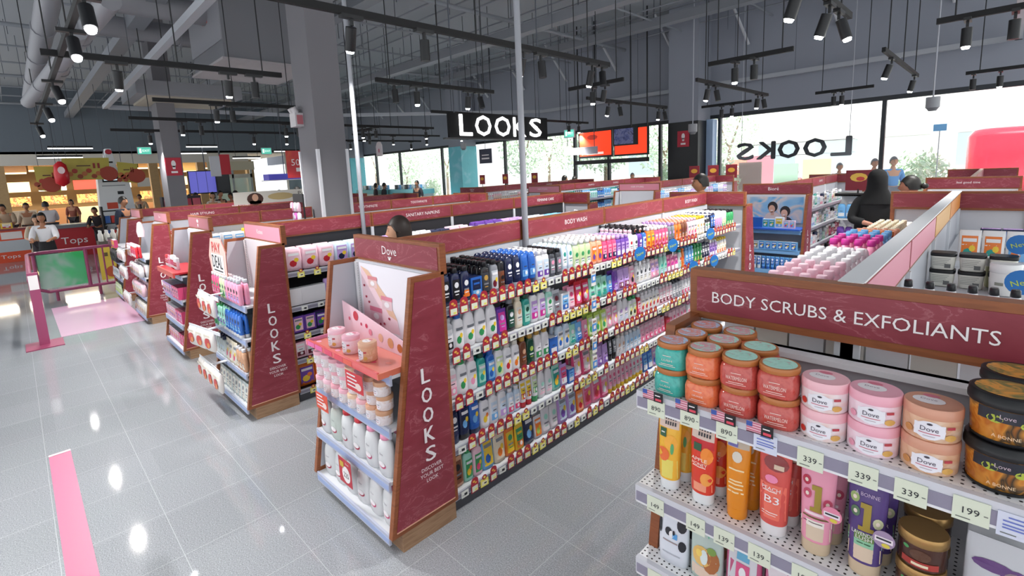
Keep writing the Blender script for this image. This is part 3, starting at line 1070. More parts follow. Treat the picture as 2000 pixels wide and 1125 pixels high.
# --- price tags ------------------------------------------------------------
def tag_mesh(style):
    b = MB()
    if style == 'red':
        b.box(-.019, -.001, -.02, .019, .001, .022, TAGR)
        f = lambda a, c: (a, -.0015, c)
        b.disc(lambda a, c: (a, -.0006, c), 0, .028, .019, .018, TAGR)
        b.flat(f, 1, 1, -.015, .015, -.016, .009, TAGC)
        b.flat(lambda a, c: (a, -.002, c), 1, 1, -.002, .012, -.013, -.005, TAGY)
        b.disc(f, -.004, .029, .007, .005, mat('E8B04A', .5), 8); b.disc(f, .005, .021, .006, .004, mat('E8B04A', .5), 8)
    elif style == 'yellow':
        b.box(-.02, -.001, -.022, .02, .001, .012, TAGY)
        f = lambda a, c: (a, -.0015, c)
        b.disc(lambda a, c: (a, -.0018, c), 0, .02, .012, .012, TAGR, 10)
        b.disc(lambda a, c: (a, -.0024, c), 0, .02, .006, .006, TAGY, 8)
        b.flat(f, 1, 1, -.014, .014, -.016, .002, mat('F6F2C8', .6))
        b.flat(lambda a, c: (a, -.002, c), 1, 1, -.003, .01, -.01, -.004, INK)
    else:
        b.box(-.018, -.001, -.014, .018, .001, .014, mat('E9ECE4', .6))
        b.flat(lambda a, c: (a, -.0015, c), 1, 1, -.004, .011, -.006, .005, INK)
        b.flat(lambda a, c: (a, -.0015, c), 1, 1, -.014, -.006, -.004, -.001, mat('9A9A9A', .6))
    b.v = [(v[0] * 1.5, v[1], v[2] * 1.4) for v in b.v]
    return b.mesh('price_tag')


TM = {k: tag_mesh(k) for k in ('red', 'yellow', 'white')}
TW = dict(red='round-topped red price tag', yellow='yellow price tag with a red dot', white='plain white price tag')


def tags(seq, x, ylist, z, tiername, where, rz=PI / 2):
    for i, y in enumerate(ylist):
        k = {'r': 'red', 'y': 'yellow', 'w': 'white'}[seq[i % len(seq)]]
        o = link('price_tag', TM[k], None, (x + .004, y, z + random.uniform(-.002, .002)), rz + random.uniform(-.06, .06))
        tag(o, '%s, %s along the %s rail, %s' % (TW[k], ordn(i), tiername, where), 'price tag', 'price tags on the %s of the %s' % (tiername, where))


BW = 'body wash row'
xf = -2.075
ZT = [.105, .375, .645, .915, 1.185]
T1 = [(2, 'flat', 'navy', 'black', 'black', 'white', 0), (1, 'flat', 'navy', 'black', 'orange', 'white', 2), (1, 'box', 'blue', 'navy', 'navy', 'sky', 1, .95), (1, 'flat', 'black', 'black', 'darkgrey', 'gold', 0),
      (1, 'flat', 'grey', 'black', 'silver', 'maroon', 3), (1, 'cyl', 'brown', 'black', 'brown', 'black', 2, 1.1), (2, 'tottle', 'navy', 'silver', 'navy', 'white', 0), (2, 'tottle', 'blue', 'navy', 'blue', 'sky', 1),
      (2, 'flat', 'white', 'white', 'paleblue', 'purple', 1, .95), (2, 'flat', 'darkgrey', 'black', 'grey', 'pink', 0, .9), (2, 'tottle', 'paleblue', 'white', 'white', 'teal', 0, .95),
      (3, 'flat', 'palegreen', 'white', 'white', 'green', 2, 1), (2, 'flat', 'peach', 'white', 'orange', 'purple', 3), (3, 'flat', 'rose', 'palepink', 'pink', 'navy', 1, .9), (3, 'flat', 'purple', 'lilac', 'lilac', 'white', 1, .85), (1, 'curvy', 'white', 'palepink', 'white', 'red', 0, .9),
      (1, 'pump', 'clear', 'black', 'white', 'darkgrey', 0), (1, 'pump', 'purple', 'black', 'purple', 'white', 0), (1, 'pump', 'blue', 'black', 'paleblue', 'purple', 0),
      (2, 'flat', 'orange', 'white', 'yellow', 'red', 3, .9), (4, 'flat', 'rose', 'white', 'pink', 'red', 3, .85), (2, 'flat', 'grey', 'lilac', 'darkgrey', 'lilac', 2, .9),
      (2, 'flat', 'orange', 'peach', 'peach', 'brown', 2, .9), (2, 'flat', 'brown', 'peach', 'tan', 'maroon', 2, .9), (3, 'flat', 'palepink', 'palepink', 'white', 'rose', 3, .9), (3, 'flat', 'cream', 'yellow', 'white', 'gold', 0, .9),
      (2, 'pump', 'black', 'white', 'white', 'green', 0, .9), (2, 'tottle', 'navy', 'white', 'blue', 'white', 0, .95), (3, 'cyl', 'pink', 'white', 'lilac', 'grey', 1, 1.1), (2, 'cyl', 'silver', 'white', 'palegreen', 'green', 1, 1.1),
      (5, 'flat', 'green', 'black', 'palegreen', 'green', 2, .9), (3, 'flat', 'brown', 'black', 'gold', 'brown', 2, .9)]
T2 = [(1, 'flat', 'silver', 'silver', 'white', 'black', 1), (1, 'flat', 'white', 'blue', 'white', 'green', 3, 1.1), (3, 'curvy', 'white', 'silver', 'white', 'green', 3, 1.15), (1, 'pouch', 'purple', 'purple', 'magenta', 'lilac', 0, .75), (1, 'flat', 'black', 'grey', 'darkgreen', 'white', 0),
      (1, 'flat', 'cream', 'cream', 'offwhite', 'tan', 0), (1, 'flat', 'teal', 'darkgreen', 'mint', 'darkgreen', 0), (2, 'flat', 'white', 'navy', 'lilac', 'magenta', 1, 1.1), (1, 'flat', 'mint', 'white', 'white', 'green', 0), (1, 'pouch', 'silver', 'white', 'grey', 'maroon', 0, .8),
      (1, 'box', 'white', 'white', 'sky', 'blue', 1), (1, 'pouch', 'pink', 'white', 'palepink', 'rose', 0, .75), (2, 'pouch', 'red', 'red', 'rose', 'white', 3, .85), (3, 'pouch', 'mint', 'mint', 'teal', 'green', 2, .75), (1, 'pouch', 'sky', 'blue', 'blue', 'white', 2, .7),
      (1, 'pouch', 'purple', 'purple', 'lilac', 'purple', 2, .8), (2, 'pouch', 'lilac', 'purple', 'lilac', 'maroon', 1, .8), (1, 'pouch', 'palepink', 'rose', 'pink', 'black', 3, .8), (4, 'flat', 'white', 'white', 'offwhite', 'darkgrey', 2, .9), (2, 'pouch', 'palepink', 'white', 'lilac', 'pink', 1, .75),
      (2, 'curvy', 'mint', 'white', 'paleblue', 'teal', 2, .9), (3, 'pouch', 'pink', 'palepink', 'magenta', 'white', 1, .7), (1, 'flat', 'clear', 'teal', 'mint', 'red', 2, .9), (1, 'flat', 'orange', 'orange', 'orange', 'red', 2, .9),
      (3, 'flat', 'sky', 'sky', 'blue', 'white', 2, .9), (3, 'flat', 'green', 'green', 'lime', 'white', 2, .9), (3, 'tottle', 'navy', 'white', 'white', 'navy', 1, .85), (3, 'flat', 'lilac', 'white', 'purple', 'white', 1, .85), (4, 'flat', 'white', 'yellow', 'cream', 'orange', 1, .85)]
T3 = [(1, 'flat', 'white', 'white', 'palepink', 'pink', 1, 1.1), (1, 'flat', 'white', 'green', 'white', 'green', 3, 1.1), (1, 'flat', 'white', 'palepink', 'white', 'pink', 3, 1.05), (1, 'flat', 'teal', 'darkgreen', 'mint', 'teal', 3), (1, 'flat', 'blue', 'blue', 'sky', 'blue', 3),
      (1, 'flat', 'white', 'green', 'palegreen', 'green', 3, 1.05), (1, 'flat', 'white', 'offwhite', 'white', 'red', 3), (1, 'flat', 'white', 'offwhite', 'white', 'orange', 3), (1, 'flat', 'brown', 'gold', 'brown', 'tan', 2), (1, 'flat', 'darkgreen', 'gold', 'darkgreen', 'lime', 2),
      (2, 'flat', 'white', 'gold', 'white', 'green', 1, 1.05), (1, 'box', 'blue', 'white', 'blue', 'white', 1, .9), (2, 'flat', 'paleblue', 'navy', 'white', 'blue', 3, 1.05), (1, 'pouch', 'mint', 'white', 'teal', 'white', 2, .7), (1, 'pouch', 'sky', 'white', 'blue', 'white', 2, .7), (1, 'pouch', 'pink', 'pink', 'rose', 'white', 2, .7),
      (3, 'pouch', 'lime', 'palegreen', 'palegreen', 'green', 3, .8), (2, 'pouch', 'palepink', 'rose', 'pink', 'white', 3, .75), (2, 'curvy', 'white', 'white', 'paleblue', 'lilac', 2), (2, 'flat', 'white', 'green', 'palegreen', 'black', 3, .9), (1, 'flat', 'red', 'white', 'palepink', 'rose', 1, .9),
      (5, 'flat', 'white', 'white', 'offwhite', 'red', 3, .9), (4, 'flat', 'palepink', 'white', 'white', 'maroon', 1, .85), (3, 'flat', 'silver', 'darkgrey', 'white', 'grey', 1, .85), (8, 'flat', 'white', 'palepink', 'white', 'rose', 1, .85)]
T4 = [(1, 'tottle', 'navy', 'navy', 'navy', 'white', 0, 1.1), (1, 'tottle', 'navy', 'black', 'navy', 'sky', 3, 1.15), (1, 'tottle', 'blue', 'navy', 'blue', 'sky', 3, 1.15), (1, 'flat', 'white', 'navy', 'white', 'yellow', 3, 1.05), (1, 'flat', 'white', 'white', 'paleblue', 'sky', 1, 1.05), (1, 'flat', 'white', 'white', 'paleblue', 'lilac', 1, 1.05),
      (2, 'flat', 'paleblue', 'white', 'white', 'rose', 1, .85), (2, 'tube', 'white', 'red', 'yellow', 'red', 1, 1.0), (1, 'tube', 'white', 'green', 'palegreen', 'green', 1, 1.1), (2, 'curvy', 'white', 'white', 'palepink', 'mint', 2, .95), (1, 'pouch', 'mint', 'teal', 'teal', 'yellow', 3, .85), (1, 'pouch', 'lilac', 'purple', 'rose', 'white', 1, .75),
      (1, 'box', 'blue', 'white', 'sky', 'white', 1, .8), (2, 'pouch', 'rose', 'red', 'palepink', 'white', 3, 1.05), (1, 'pouch', 'palegreen', 'white', 'palegreen', 'white', 3, .75), (2, 'pouch', 'lilac', 'pink', 'lilac', 'purple', 1, .75), (2, 'tube', 'black', 'black', 'grey', 'white', 0, 1), (2, 'flat', 'white', 'offwhite', 'silver', 'tan', 2, .9),
      (4, 'flat', 'paleblue', 'white', 'white', 'sky', 2, .85), (6, 'pouch', 'palepink', 'pink', 'pink', 'rose', 1, .7), (1, 'box', 'red', 'red', 'rose', 'white', 1, .9), (5, 'pouch', 'palepink', 'white', 'white', 'rose', 2, .7), (6, 'flat', 'white', 'pink', 'palepink', 'rose', 2, .85)]
T5 = [(1, 'pouch', 'tan', 'black', 'brown', 'black', 0, .85), (1, 'flat', 'mint', 'green', 'green', 'yellow', 3, 1.0), (1, 'flat', 'palepink', 'white', 'green', 'rose', 3, 1.05), (1, 'pouch', 'sky', 'yellow', 'yellow', 'blue', 3, .95), (1, 'pouch', 'cream', 'green', 'cream', 'orange', 3, .95), (1, 'pouch', 'orange', 'orange', 'yellow', 'green', 0, .85),
      (1, 'pouch', 'yellow', 'yellow', 'green', 'orange', 1, .8), (1, 'pouch', 'navy', 'navy', 'navy', 'sky', 3, 1.0), (1, 'pouch', 'white', 'white', 'orange', 'lime', 3, .75), (2, 'pouch', 'white', 'pink', 'white', 'mint', 2, .85), (2, 'pouch', 'lilac', 'purple', 'paleblue', 'purple', 3, 1.05), (1, 'pouch', 'orange', 'yellow', 'peach', 'red', 3, .8),
      (2, 'pouch', 'pink', 'rose', 'rose', 'red', 3, 1.1), (1, 'pouch', 'rose', 'rose', 'pink', 'white', 3, 1.0), (6, 'tube', 'palepink', 'yellow', 'pink', 'rose', 2, 1.05), (3, 'tube', 'white', 'yellow', 'palepink', 'rose', 2, 1), (2, 'pouch', 'blue', 'blue', 'sky', 'white', 1, .8), (3, 'pouch', 'palepink', 'white', 'lilac', 'blue', 3, .8), (8, 'pouch', 'white', 'pink', 'palepink', 'rose', 1, .8)]
for i, T in enumerate((T5, T4, T3, T2, T1)):
    run(T, xf, Y0 + .03, ZT[i], TIER[i], BW, rows=7 if i == 4 else 2, end=4.17, splity=2.2, stuff_from=2 if i == 4 else 1)
random.seed(3)
seqs = ['wryrwrrryyrrrwy', 'wrrrrryywwwwrwryyywr', 'rrwrrrrrrrrrwyyrry', 'rrwrrrwwwwwrryyyyrrw', 'rrrrrrrrryywwrrrrrwwwyy']
for i in range(5):
    n = 54 if i > 2 else 38
    step = (4.05 if i > 2 else 2.9) / n
    tags(seqs[i], -2.034, [Y0 + .07 + k * step for k in range(n)], ZT[i] - .018, TIER[i], BW)
# round NEW signs and hanging talkers
NB = mat('2474BE', .45)


def new_sign(x, y, z, rz, label):
    b = MB(); b.cyl((0, .002, 0), (0, -.002, 0), .058, NB, 20)  # printed disc
    fn = lambda a, c: (a * .94 - c * .3, -.003, c * .94 + a * .3)
    b.text('New', fn, 0, 0, w=.075, m=mat('C4D848', .5))
    b.box(-.004, 0, -.09, .004, .001, -.05, WHITE)
    if rz == .001:
        b.v = [(v[0] * .85, v[1], v[2] * .85) for v in b.v]
    tag(b.build('round_shelf_sign', None, (x, y, z), rz), label, 'sign', 'round blue New signs')


for i, (y, z) in enumerate(((3.5, 1.2), (4.06, 1.19), (4.85, 1.195), (4.48, .925), (4.95, .91))):
    new_sign(-1.985, y, z, PI / 2 - .3, 'round blue New sign on the body wash row, ' + ['nearest one, top rail', 'second one along the top rail', 'farthest one on the top rail', 'lower one partly behind the scrubs sign', 'lower and farthest one'][i])
for i, z in enumerate((1.12, .93, .76, .62, .48)):
    b = MB(); b.box(-.028, -.001, -.06, .028, .001, .06, mat('F0EDE6', .5)); b.box(-.026, -.002, -.035, .026, -.001, .02, mat('4E94DC', .5))
    b.flat(on_y(-.0026), 1, 1, -.012, .016, -.02, .008, TXW); b.flat(on_y(-.0026), 1, 1, -.018, .018, .03, .045, mat('A88A80', .5))
    tag(b.build('shelf_talker', None, (-2.0, 2.88, z), PI / 2), 'blue and white shelf talker on the body wash row, %s in its strip' % ['topmost', 'second from top', 'middle one', 'second from bottom', 'lowest'][i], 'sign', 'blue and white shelf talkers')

# ================================================================== RIGHT FOREGROUND DISPLAY
COP = mat('B5703C', .35)


def jar_body(m, r, h, e=3.2):
    b = MB(); b.loft([(0, r * .9, r * .9), (.004, r * .98, r * .98), (.01, r, r), (h - .014, r, r), (h - .004, r * .93, r * .93), (h, r * .86, r * .86)], m, 24, e)
    return b


def jmap(r, off, z0=0, e=3.2):
    return lambda x, z: (x, -r * (1 - min(.999, abs(x / r)) ** e) ** (1 / e) - off, z + z0)


def scrub_jar(x, y, z, col, hi, txt, lidcols, label, grp=None):
    t = thing('scrub_jar', (x, y, z), label, 'jar', grp, random.uniform(-.12, .12))
    r = .0465
    t.scale = (1, 1, 1.1)
    gm = nodemat('gel_' + col, f_art([col, hi, col], 60), .12, .5) if ('gel' + col) not in MC else MC['gel' + col]
    MC['gel' + col] = gm
    b = jar_body(gm, r, .055)
    b.build('jar_body', t)
    b = MB()
    f = jmap(r, .0012)
    b.text(txt or 'WATERMELON', f, 0, .026, w=.05 if txt in (None, 'WATERMELON') else .03, h=.009 if txt in (None, 'WATERMELON') else .005, m=mat('F2D9CE', .4))
    b.flat(f, 6, 1, -.018, .018, .015, .0165, mat('F2D9CE', .4)); b.flat(f, 6, 1, -.024, .024, .011, .0122, mat('F2D9CE', .4))
    b.flat(f, 4, 1, -.012, .012, .037, .0385, mat('F2D9CE', .4))
    b.build('label', t)
    b = MB(); b.loft([(.055, .0435, .0435), (.056, .0455, .0455), (.067, .0455, .0455), (.0695, .044, .044)], COP, 28, 2)
    l = b.build('lid', t)
    b = MB(); b.disc(on_z(.0698), 0, 0, .0385, .0385, art('lid_print' + lidcols[0], list(lidcols), 45, .3), 24)
    b.build('lid_sticker', l)
    return t


TEAL, ORJ, MEL = ('2E9C92', '3DB0A4'), ('DB5F36', 'E87B4C'), ('B23E38', 'C4544A')
LT, LO, LM = ('8FC0EC', 'C4DCF4', 'E88A78', 'B8D4F0'), ('8EDCC4', 'B8ECDC', 'E898A8', '9CE0CC'), ('A8E2D0', 'BCEADC', 'A8E2D0', 'D07A8A')
cols = [(-.637, TEAL, LT, 'teal', ''), (-.543, ORJ, LO, 'orange', ''), (-.45, MEL, LM, 'red', 'left '), (-.356, MEL, LM, 'red', 'right ')]
ZS1 = 1.2415
for ci, (x, c, l, nm, sd) in enumerate(cols):
    for k in range(2):
        scrub_jar(x + random.uniform(-.003, .003), 1.306 + random.uniform(-.003, .003), ZS1 + k * .0777, c[0], c[1], 'WATERMELON' if nm == 'red' else ('ORANGE' if nm == 'orange' else 'LUSH'), l,
                  '%s%s scrub jar with copper lid, front row, %s of its stack' % (sd, nm, ['bottom', 'top'][k]))
for (x, c, l, nm) in [(-.625, TEAL, LT, 'teal'), (-.53, ORJ, LO, 'orange'), (-.435, MEL, LM, 'red')]:
    for k in range(2):
        scrub_jar(x, 1.401, ZS1 + k * .0777, c[0], c[1], None, l, '%s scrub jar in the second row behind the front jars, %s one' % (nm, ['lower', 'upper'][k]))
for (x, c, l, nm) in [(-.62, TEAL, LT, 'teal'), (-.52, ORJ, LO, 'orange')]:
    for k in range(2):
        scrub_jar(x, 1.497, ZS1 + k * .0777, c[0], c[1], None, l, '%s scrub jar in the back row against the grey panel, %s one' % (nm, ['lower', 'upper'][k]))


def round_jar(x, y, z, r, h, lidh, lidc, bodycols, label, txt='Dove', lab='EDEBF1', accent='D8788C', fruit='D8583C', lidart='F6F0F2', grp=None, rot=0):
    t = thing('scrub_tub', (x, y, z), label, 'tub', grp, rot)
    b = MB(); hb = h - lidh
    b.loft([(0, r * .9, r * .9), (.004, r * .97, r * .97), (hb, r * .985, r * .985)], art('tub_' + bodycols[0], list(bodycols), 25), 28, 2)
    b.build('tub_body', t)
    b = MB(); f = jmap(r * .985, .0012, 0, 2)
    b.disc(f, 0, hb * .52, r * .52, hb * .4, mat(lab, .4), 16)
    b.flat(f, 6, 4, -r * .5, r * .5, hb * .25, hb * .8, mat(lab, .4))
    f2 = jmap(r * .985, .002, 0, 2)
    b.text(txt, f2, 0, hb * .58, w=r * .6, m=mat('4A3E50', .4))
    b.flat(f2, 4, 1, -r * .35, r * .35, hb * .38, hb * .41, mat('C04A64', .4))
    b.flat(f2, 4, 1, -r * .2, r * .2, hb * .27, hb * .29, mat('9A8A94', .4))
    b.disc(f2, 0, hb * .8, r * .1, hb * .05, mat('3A3440', .4), 8)
    b.disc(f2, -r * .68, hb * .4, r * .13, hb * .16, mat(fruit, .4), 10)
    b.disc(f2, r * .66, hb * .3, r * .17, hb * .14, mat('D9A85A', .4), 10)
    b.flat(f2, 2, 1, r * .55, r * .78, hb * .66, hb * .78, mat('B8404A', .4))
    b.build('label', t)
    b = MB(); b.loft([(hb, r * .99, r * .99), (hb + .001, r, r), (h - .003, r, r), (h, r * .96, r * .96)], mat(lidc, .3), 30, 2)
    l = b.build('lid', t)
    b = MB(); b.disc(on_z(h + .0005), 0, 0, r * .86, r * .86, mat(lidc, .35), 24); b.disc(on_z(h + .001), -r * .15, 0, r * .55, r * .42, mat(lidart, .35), 16)
    b.text(txt, on_z(h + .0015), -r * .15, r * .05, w=r * .55, m=mat('9A8A94', .4)); b.disc(on_z(h + .0013), -r * .1, r * .5, r * .3, r * .18, mat(accent, .4), 10)
    b.build('lid_sticker', l)
    return t


for (x, lc, bc, nm, fr) in ((-.262, 'F2BCC4', ('F4DDE2', 'F0E6E6', 'EFC8C0'), 'pink and white tub with red fruit', 'C8382E'), (-.167, 'EFAEBE', ('F6E2EA', 'F2D2DE', 'F8EAF0'), 'pink tub with pale blossom print', 'E79AB0'), (-.071, 'D49A80', ('E8C2A4', 'D9A884', 'EED6C0'), 'tan tub with white label', 'C98A4E')):
    for k in range(2):
        round_jar(x, 1.312, ZS1 + k * .0715, .0485, .071, .022, lc, bc, '%s, %s one of the pair in the foreground' % (nm, ['lower', 'upper'][k]), fruit=fr)
for k, (x, y, z, ) in enumerate(((.036, 1.325, ZS1), (.036, 1.325, ZS1 + .098), (.05, 1.45, ZS1), (.05, 1.45, ZS1 + .098), (.09, 1.53, ZS1 + .098))[:4]):
    t = thing('scrub_bucket', (x, y, z), 'black lidded orange scrub bucket at the right edge, %s' % ['front lower one', 'front upper one', 'rear lower one', 'rear upper one'][k], 'bucket')
    r, h = .058, .097
    b = MB(); b.loft([(0, r * .82, r * .82), (.003, r * .88, r * .88), (h - .022, r * .96, r * .96)], art('bucket_print', ['C4762A', 'B5661E', 'D08A34', '3A3428', 'C4762A'], 22, .2), 30, 2)
    b.loft([(.0, r * .85, r * .85), (.004, r * .9, r * .9), (.008, r * .91, r * .91)], BLACK, 30, 2)
    b.build('bucket_body', t)
    b = MB(); f = jmap(r * .965, .001, 0, 2)
    b.flat(f, 10, 3, -r * .7, r * .7, h * .5, h * .74, mat('1E222C', .3)); b.disc(f, -r * .3, h * .55, r * .2, .008, mat('A8B43A', .4), 10); b.disc(f, r * .45, h * .5, r * .16, .007, mat('A8B43A', .4), 10)
    b.text('A BONNE', jmap(r * .965, .002, 0, 2), 0, h * .22, w=.04, m=mat('E8C8A0', .4)); b.text('Love', jmap(r * .965, .0024, 0, 2), 0, h * .62, w=.022, m=mat('C8B4BC', .4))
    b.build('label', t)
    b = MB(); b.loft([(h - .024, r * .99, r * .99), (h - .022, r * 1.02, r * 1.02), (h - .012, r * 1.02, r * 1.02), (h - .011, r, r), (h - .001, r, r), (h, r * .94, r * .94)], BLACK, 30, 2)
    l = b.build('lid', t)
    b = MB(); b.disc(on_z(h + .0006), 0, 0, r * .86, r * .8, art('bucket_lid', ['D68A34', 'E09A44', '6A7040', 'D68A34'], 30, .3), 20); b.build('lid_sticker', l)

# shelf two: tubes standing on their caps
ZS2 = .9415


def big_tube(x, y, z, w, h, body, capc, label, deco, kind='tube', d=.055):
    t = thing('scrub_tube', (x, y, z), label, 'tube', None, random.uniform(-.08, .08))
    b = MB(); pr = [(.13, .8, .95), (.15, .84, 1), (.5, .92, .8), (.8, .98, .42), (.97, 1, .08), (1, 1, .05)]
    PROF['_t'] = pr; EXP['_t'] = 2.2
    b.loft([(q * h, ww * w / 2, dd * d / 2) for q, ww, dd in pr], mat(body, .22), 20, 2.2)
    b.build('tube_body', t)
    b = MB(); b.loft([(0, w * .38, d * .46), (.004, w * .4, d * .49), (.13 * h, w * .41, d * .49)], mat(capc, .2), 18, 2)
    b.build('cap', t)
    b = MB(); deco(b, lambda off: surf('_t', w, d, h, off), w, h)
    b.build('print', t)
    return t


def F(b, f, w, h, x0, x1, z0, z1, c, off=.001, nx=4, nz=3):
    b.flat(f(off), nx, nz, x0 * w, x1 * w, z0 * h, z1 * h, mat(c, .35))


def O(b, f, w, h, x, z, rx, rz, c, off=.0016):
    b.disc(f(off), x * w, z * h, rx * w, rz * h, mat(c, .35), 12)


def dec_thai(b, f, w, h, z=.93, s='149'):
    F(b, f, w, h, -.42, .42, .8, .97, 'D9C2B4')
    for i in range(7):
        F(b, f, w, h, -.36 + i * .1, -.3 + i * .1, .905, .945, '2A262C', .0018, 1, 1)
        if i > 1:
            F(b, f, w, h, -.36 + i * .1, -.3 + i * .1, .84, .885, '2A262C', .0018, 1, 1)


def d_yellow(b, f, w, h):
    dec_thai(b, f, w, h); F(b, f, w, h, -.4, .4, .16, .4, 'E8D86A'); O(b, f, w, h, .12, .62, .27, .1, 'F3AE3E'); O(b, f, w, h, -.18, .46, .28, .09, 'E8703A'); O(b, f, w, h, .2, .55, .07, .07, '5AA86A', .0022)
    F(b, f, w, h, -.36, -.08, .68, .79, '2F5A3C', .0022); F(b, f, w, h, -.3, -.14, .73, .745, 'E8E8E0', .003, 1, 1)


def d_red(b, f, w, h):
    dec_thai(b, f, w, h); F(b, f, w, h, -.42, .42, .7, .8, 'C4282C'); F(b, f, w, h, -.4, .4, .17, .27, 'F09A7A'); O(b, f, w, h, .2, .62, .22, .1, 'F08A30'); O(b, f, w, h, .22, .33, .2, .08, 'F0A04A'); F(b, f, w, h, -.3, 0, .66, .75, '2F5A3C', .0022)
    b.text('APPLE', f(.003), -.06 * w, .56 * h, w=.6 * w, h=.04 * h, m=mat('F6E8D8', .4)); b.text('HONEY', f(.003), -.04 * w, .505 * h, w=.58 * w, h=.04 * h, m=mat('F6E8D8', .4))
    F(b, f, w, h, -.3, .2, .465, .475, 'F6E8D8', .0022, 2, 1)


def d_orange(b, f, w, h):
    F(b, f, w, h, -.44, .44, .86, .97, 'C4B4A0'); F(b, f, w, h, -.4, 0, .87, .92, '6A62A8', .0018); O(b, f, w, h, 0, .76, .2, .065, 'DDD6C8')
    for z, a in ((.6, .3), (.47, .25), (.43, .3), (.38, .28), (.33, .32)):
        F(b, f, w, h, -a, a, z, z + .018, 'F2D9A8', .0018, 2, 1)


def d_peach(b, f, w, h):
    O(b, f, w, h, .05, .84, .38, .09, '8E3A3A'); F(b, f, w, h, 0, .3, .78, .83, 'D9C0A8', .0024); O(b, f, w, h, -.05, .66, .2, .045, 'F08AAE', .002); F(b, f, w, h, -.4, .4, .2, .6, 'E8705C')
    b.text('PEACH', f(.0022), -.04 * w, .55 * h, w=.56 * w, h=.04 * h, m=TXW); b.text('B3', f(.0022), 0, .43 * h, w=.45 * w, h=.085 * h, m=TXW)
    F(b, f, w, h, -.3, .15, .515, .525, 'F6E8E0', .002, 2, 1); F(b, f, w, h, -.3, .2, .27, .28, 'F6E8E0', .002, 2, 1); F(b, f, w, h, -.3, .15, .245, .252, 'F6E8E0', .002, 2, 1)


def d_one(bg, name=None):
    def g(b, f, w, h):
        F(b, f, w, h, -.4, .4, .16, .3, 'D9C4AC'); F(b, f, w, h, -.42, .42, .3, .36, 'EFE6DC' if bg == 'rose' else '8FC4A0')
        if bg != 'rose':
            F(b, f, w, h, -.42, .42, .36, .44, '6A8A4A'); F(b, f, w, h, -.42, .42, .33, .34, '2F5A3C', .0018, 3, 1)
        for (x, z, c) in ((-.3, .75, 'B8324A' if bg == 'rose' else '9AB06A'), (-.26, .62, 'C8506A' if bg == 'rose' else '5A7A5A'), (.3, .56, 'C8506A' if bg == 'rose' else 'C8C8A0')):
            O(b, f, w, h, x, z, .12, .05, c); O(b, f, w, h, x, z, .05, .02, 'F0E0D0', .0022)
        gold = mat('A08A30', .35)
        b.flat(f(.0026), 3, 4, -.05 * w, .13 * w, .48 * h, .72 * h, gold); b.flat(f(.0026), 3, 1, -.16 * w, .22 * w, .46 * h, .5 * h, gold); b.flat(f(.0026), 2, 1, -.14 * w, 0, .67 * h, .72 * h, gold)
        if name:
            b.text('A BONNE', f(.0022), 0, .8 * h, w=.6 * w, h=.035 * h, m=mat('C8B4D0', .4)); b.text('LAVENDER', f(.003), 0, .43 * h, w=.62 * w, h=.035 * h, m=TXW); b.text('LUSH', f(.003), 0, .39 * h, w=.4 * w, h=.035 * h, m=TXW)
        else:
            F(b, f, w, h, -.3, .3, .42, .45, 'F4D9E0', .0022); F(b, f, w, h, -.35, .35, .385, .4, '6A5A2A', .0022)
            F(b, f, w, h, -.33, .2, .335, .342, '4A3A40', .0022, 2, 1)
    return g


TUBES = [(-.64, .07, .235, 'F0B83C', 'E6E8EA', 'yellow citrus tube standing on a clear cap', d_yellow), (-.54, .076, .235, 'D8402C', 'E6E8EA', 'red apple and honey tube on a clear cap', d_red), (-.447, .063, .23, 'E08A1E', 'E08A1E', 'slim plain orange scrub tube', d_orange),
         (-.357, .076, .23, 'D4564E', 'E2DEE0', 'coral peach B3 tube on a clear cap', d_peach), (-.262, .076, .245, 'E79AB0', 'CDB79A', 'pink tube with a large golden number one', d_one('rose')), (-.165, .076, .245, '54407C', 'CDB79A', 'purple lavender tube with a large golden number one', d_one('purple', 1))]
for (x, w, h, bc, cc, nm, dc) in TUBES:
    big_tube(x, 1.30, ZS2, w, h, bc, cc, nm + ', front one', dc)
    big_tube(x + .012, 1.362, ZS2, w, h, bc, cc, nm + ', the one standing behind', dc)
for k, (x, z) in enumerate(((-.262, 1.07), (-.165, 1.06))):
    b = MB(); b.cyl((0, .001, 0), (0, -.001, 0), .02, mat(['E48AA4', 'A08AA8'][k], .4), 16); b.flat(on_y(-.0016), 1, 1, -.016, .016, -.006, .006, mat('F0E4EA', .4)); b.flat(on_y(-.0022), 1, 1, -.013, .013, -.001, .003, INK)
    b.disc(on_y(-.0018), .004, -.012, .008, .005, mat('D8C84A', .4), 8)
    tag(b.build('hang_sticker', None, (x + .036, 1.264, z)), ['round pink hanging sticker beside the pink number one tube', 'round grey-pink hanging sticker beside the purple tube'][k], 'sticker')
for k in range(2):
    for r in range(2):
        t = thing('scrub_tub', (-.068, 1.305 + r * .09, ZS2 + k * .078), 'brown scrub tub with gold lid between tube and pouch, %s %s' % (['front', 'rear'][r], ['lower', 'upper'][k]), 'tub')
        b = MB(); b.loft([(0, .038, .038), (.004, .041, .041), (.055, .041, .041)], mat('4A2C22', .2), 24, 2); b.build('tub_body', t)
        b = MB(); f = jmap(.041, .001, 0, 2); b.flat(f, 8, 2, -.03, .03, .008, .022, mat('A83830', .4)); b.disc(f, 0, .036, .018, .012, mat('5A3A28', .4)); b.flat(jmap(.041, .002, 0, 2), 3, 1, -.014, .014, .012, .018, mat('E8D8B8', .4)); b.disc(jmap(.041, .002, 0, 2), -.024, .046, .005, .004, mat('4E9A5A', .4)); b.build('label', t)
        b = MB(); b.loft([(.055, .0415, .0415), (.056, .043, .043), (.073, .043, .043), (.0765, .041, .041)], mat('B08A54', .3, .6), 28, 2); b.build('lid', t)
# pouches


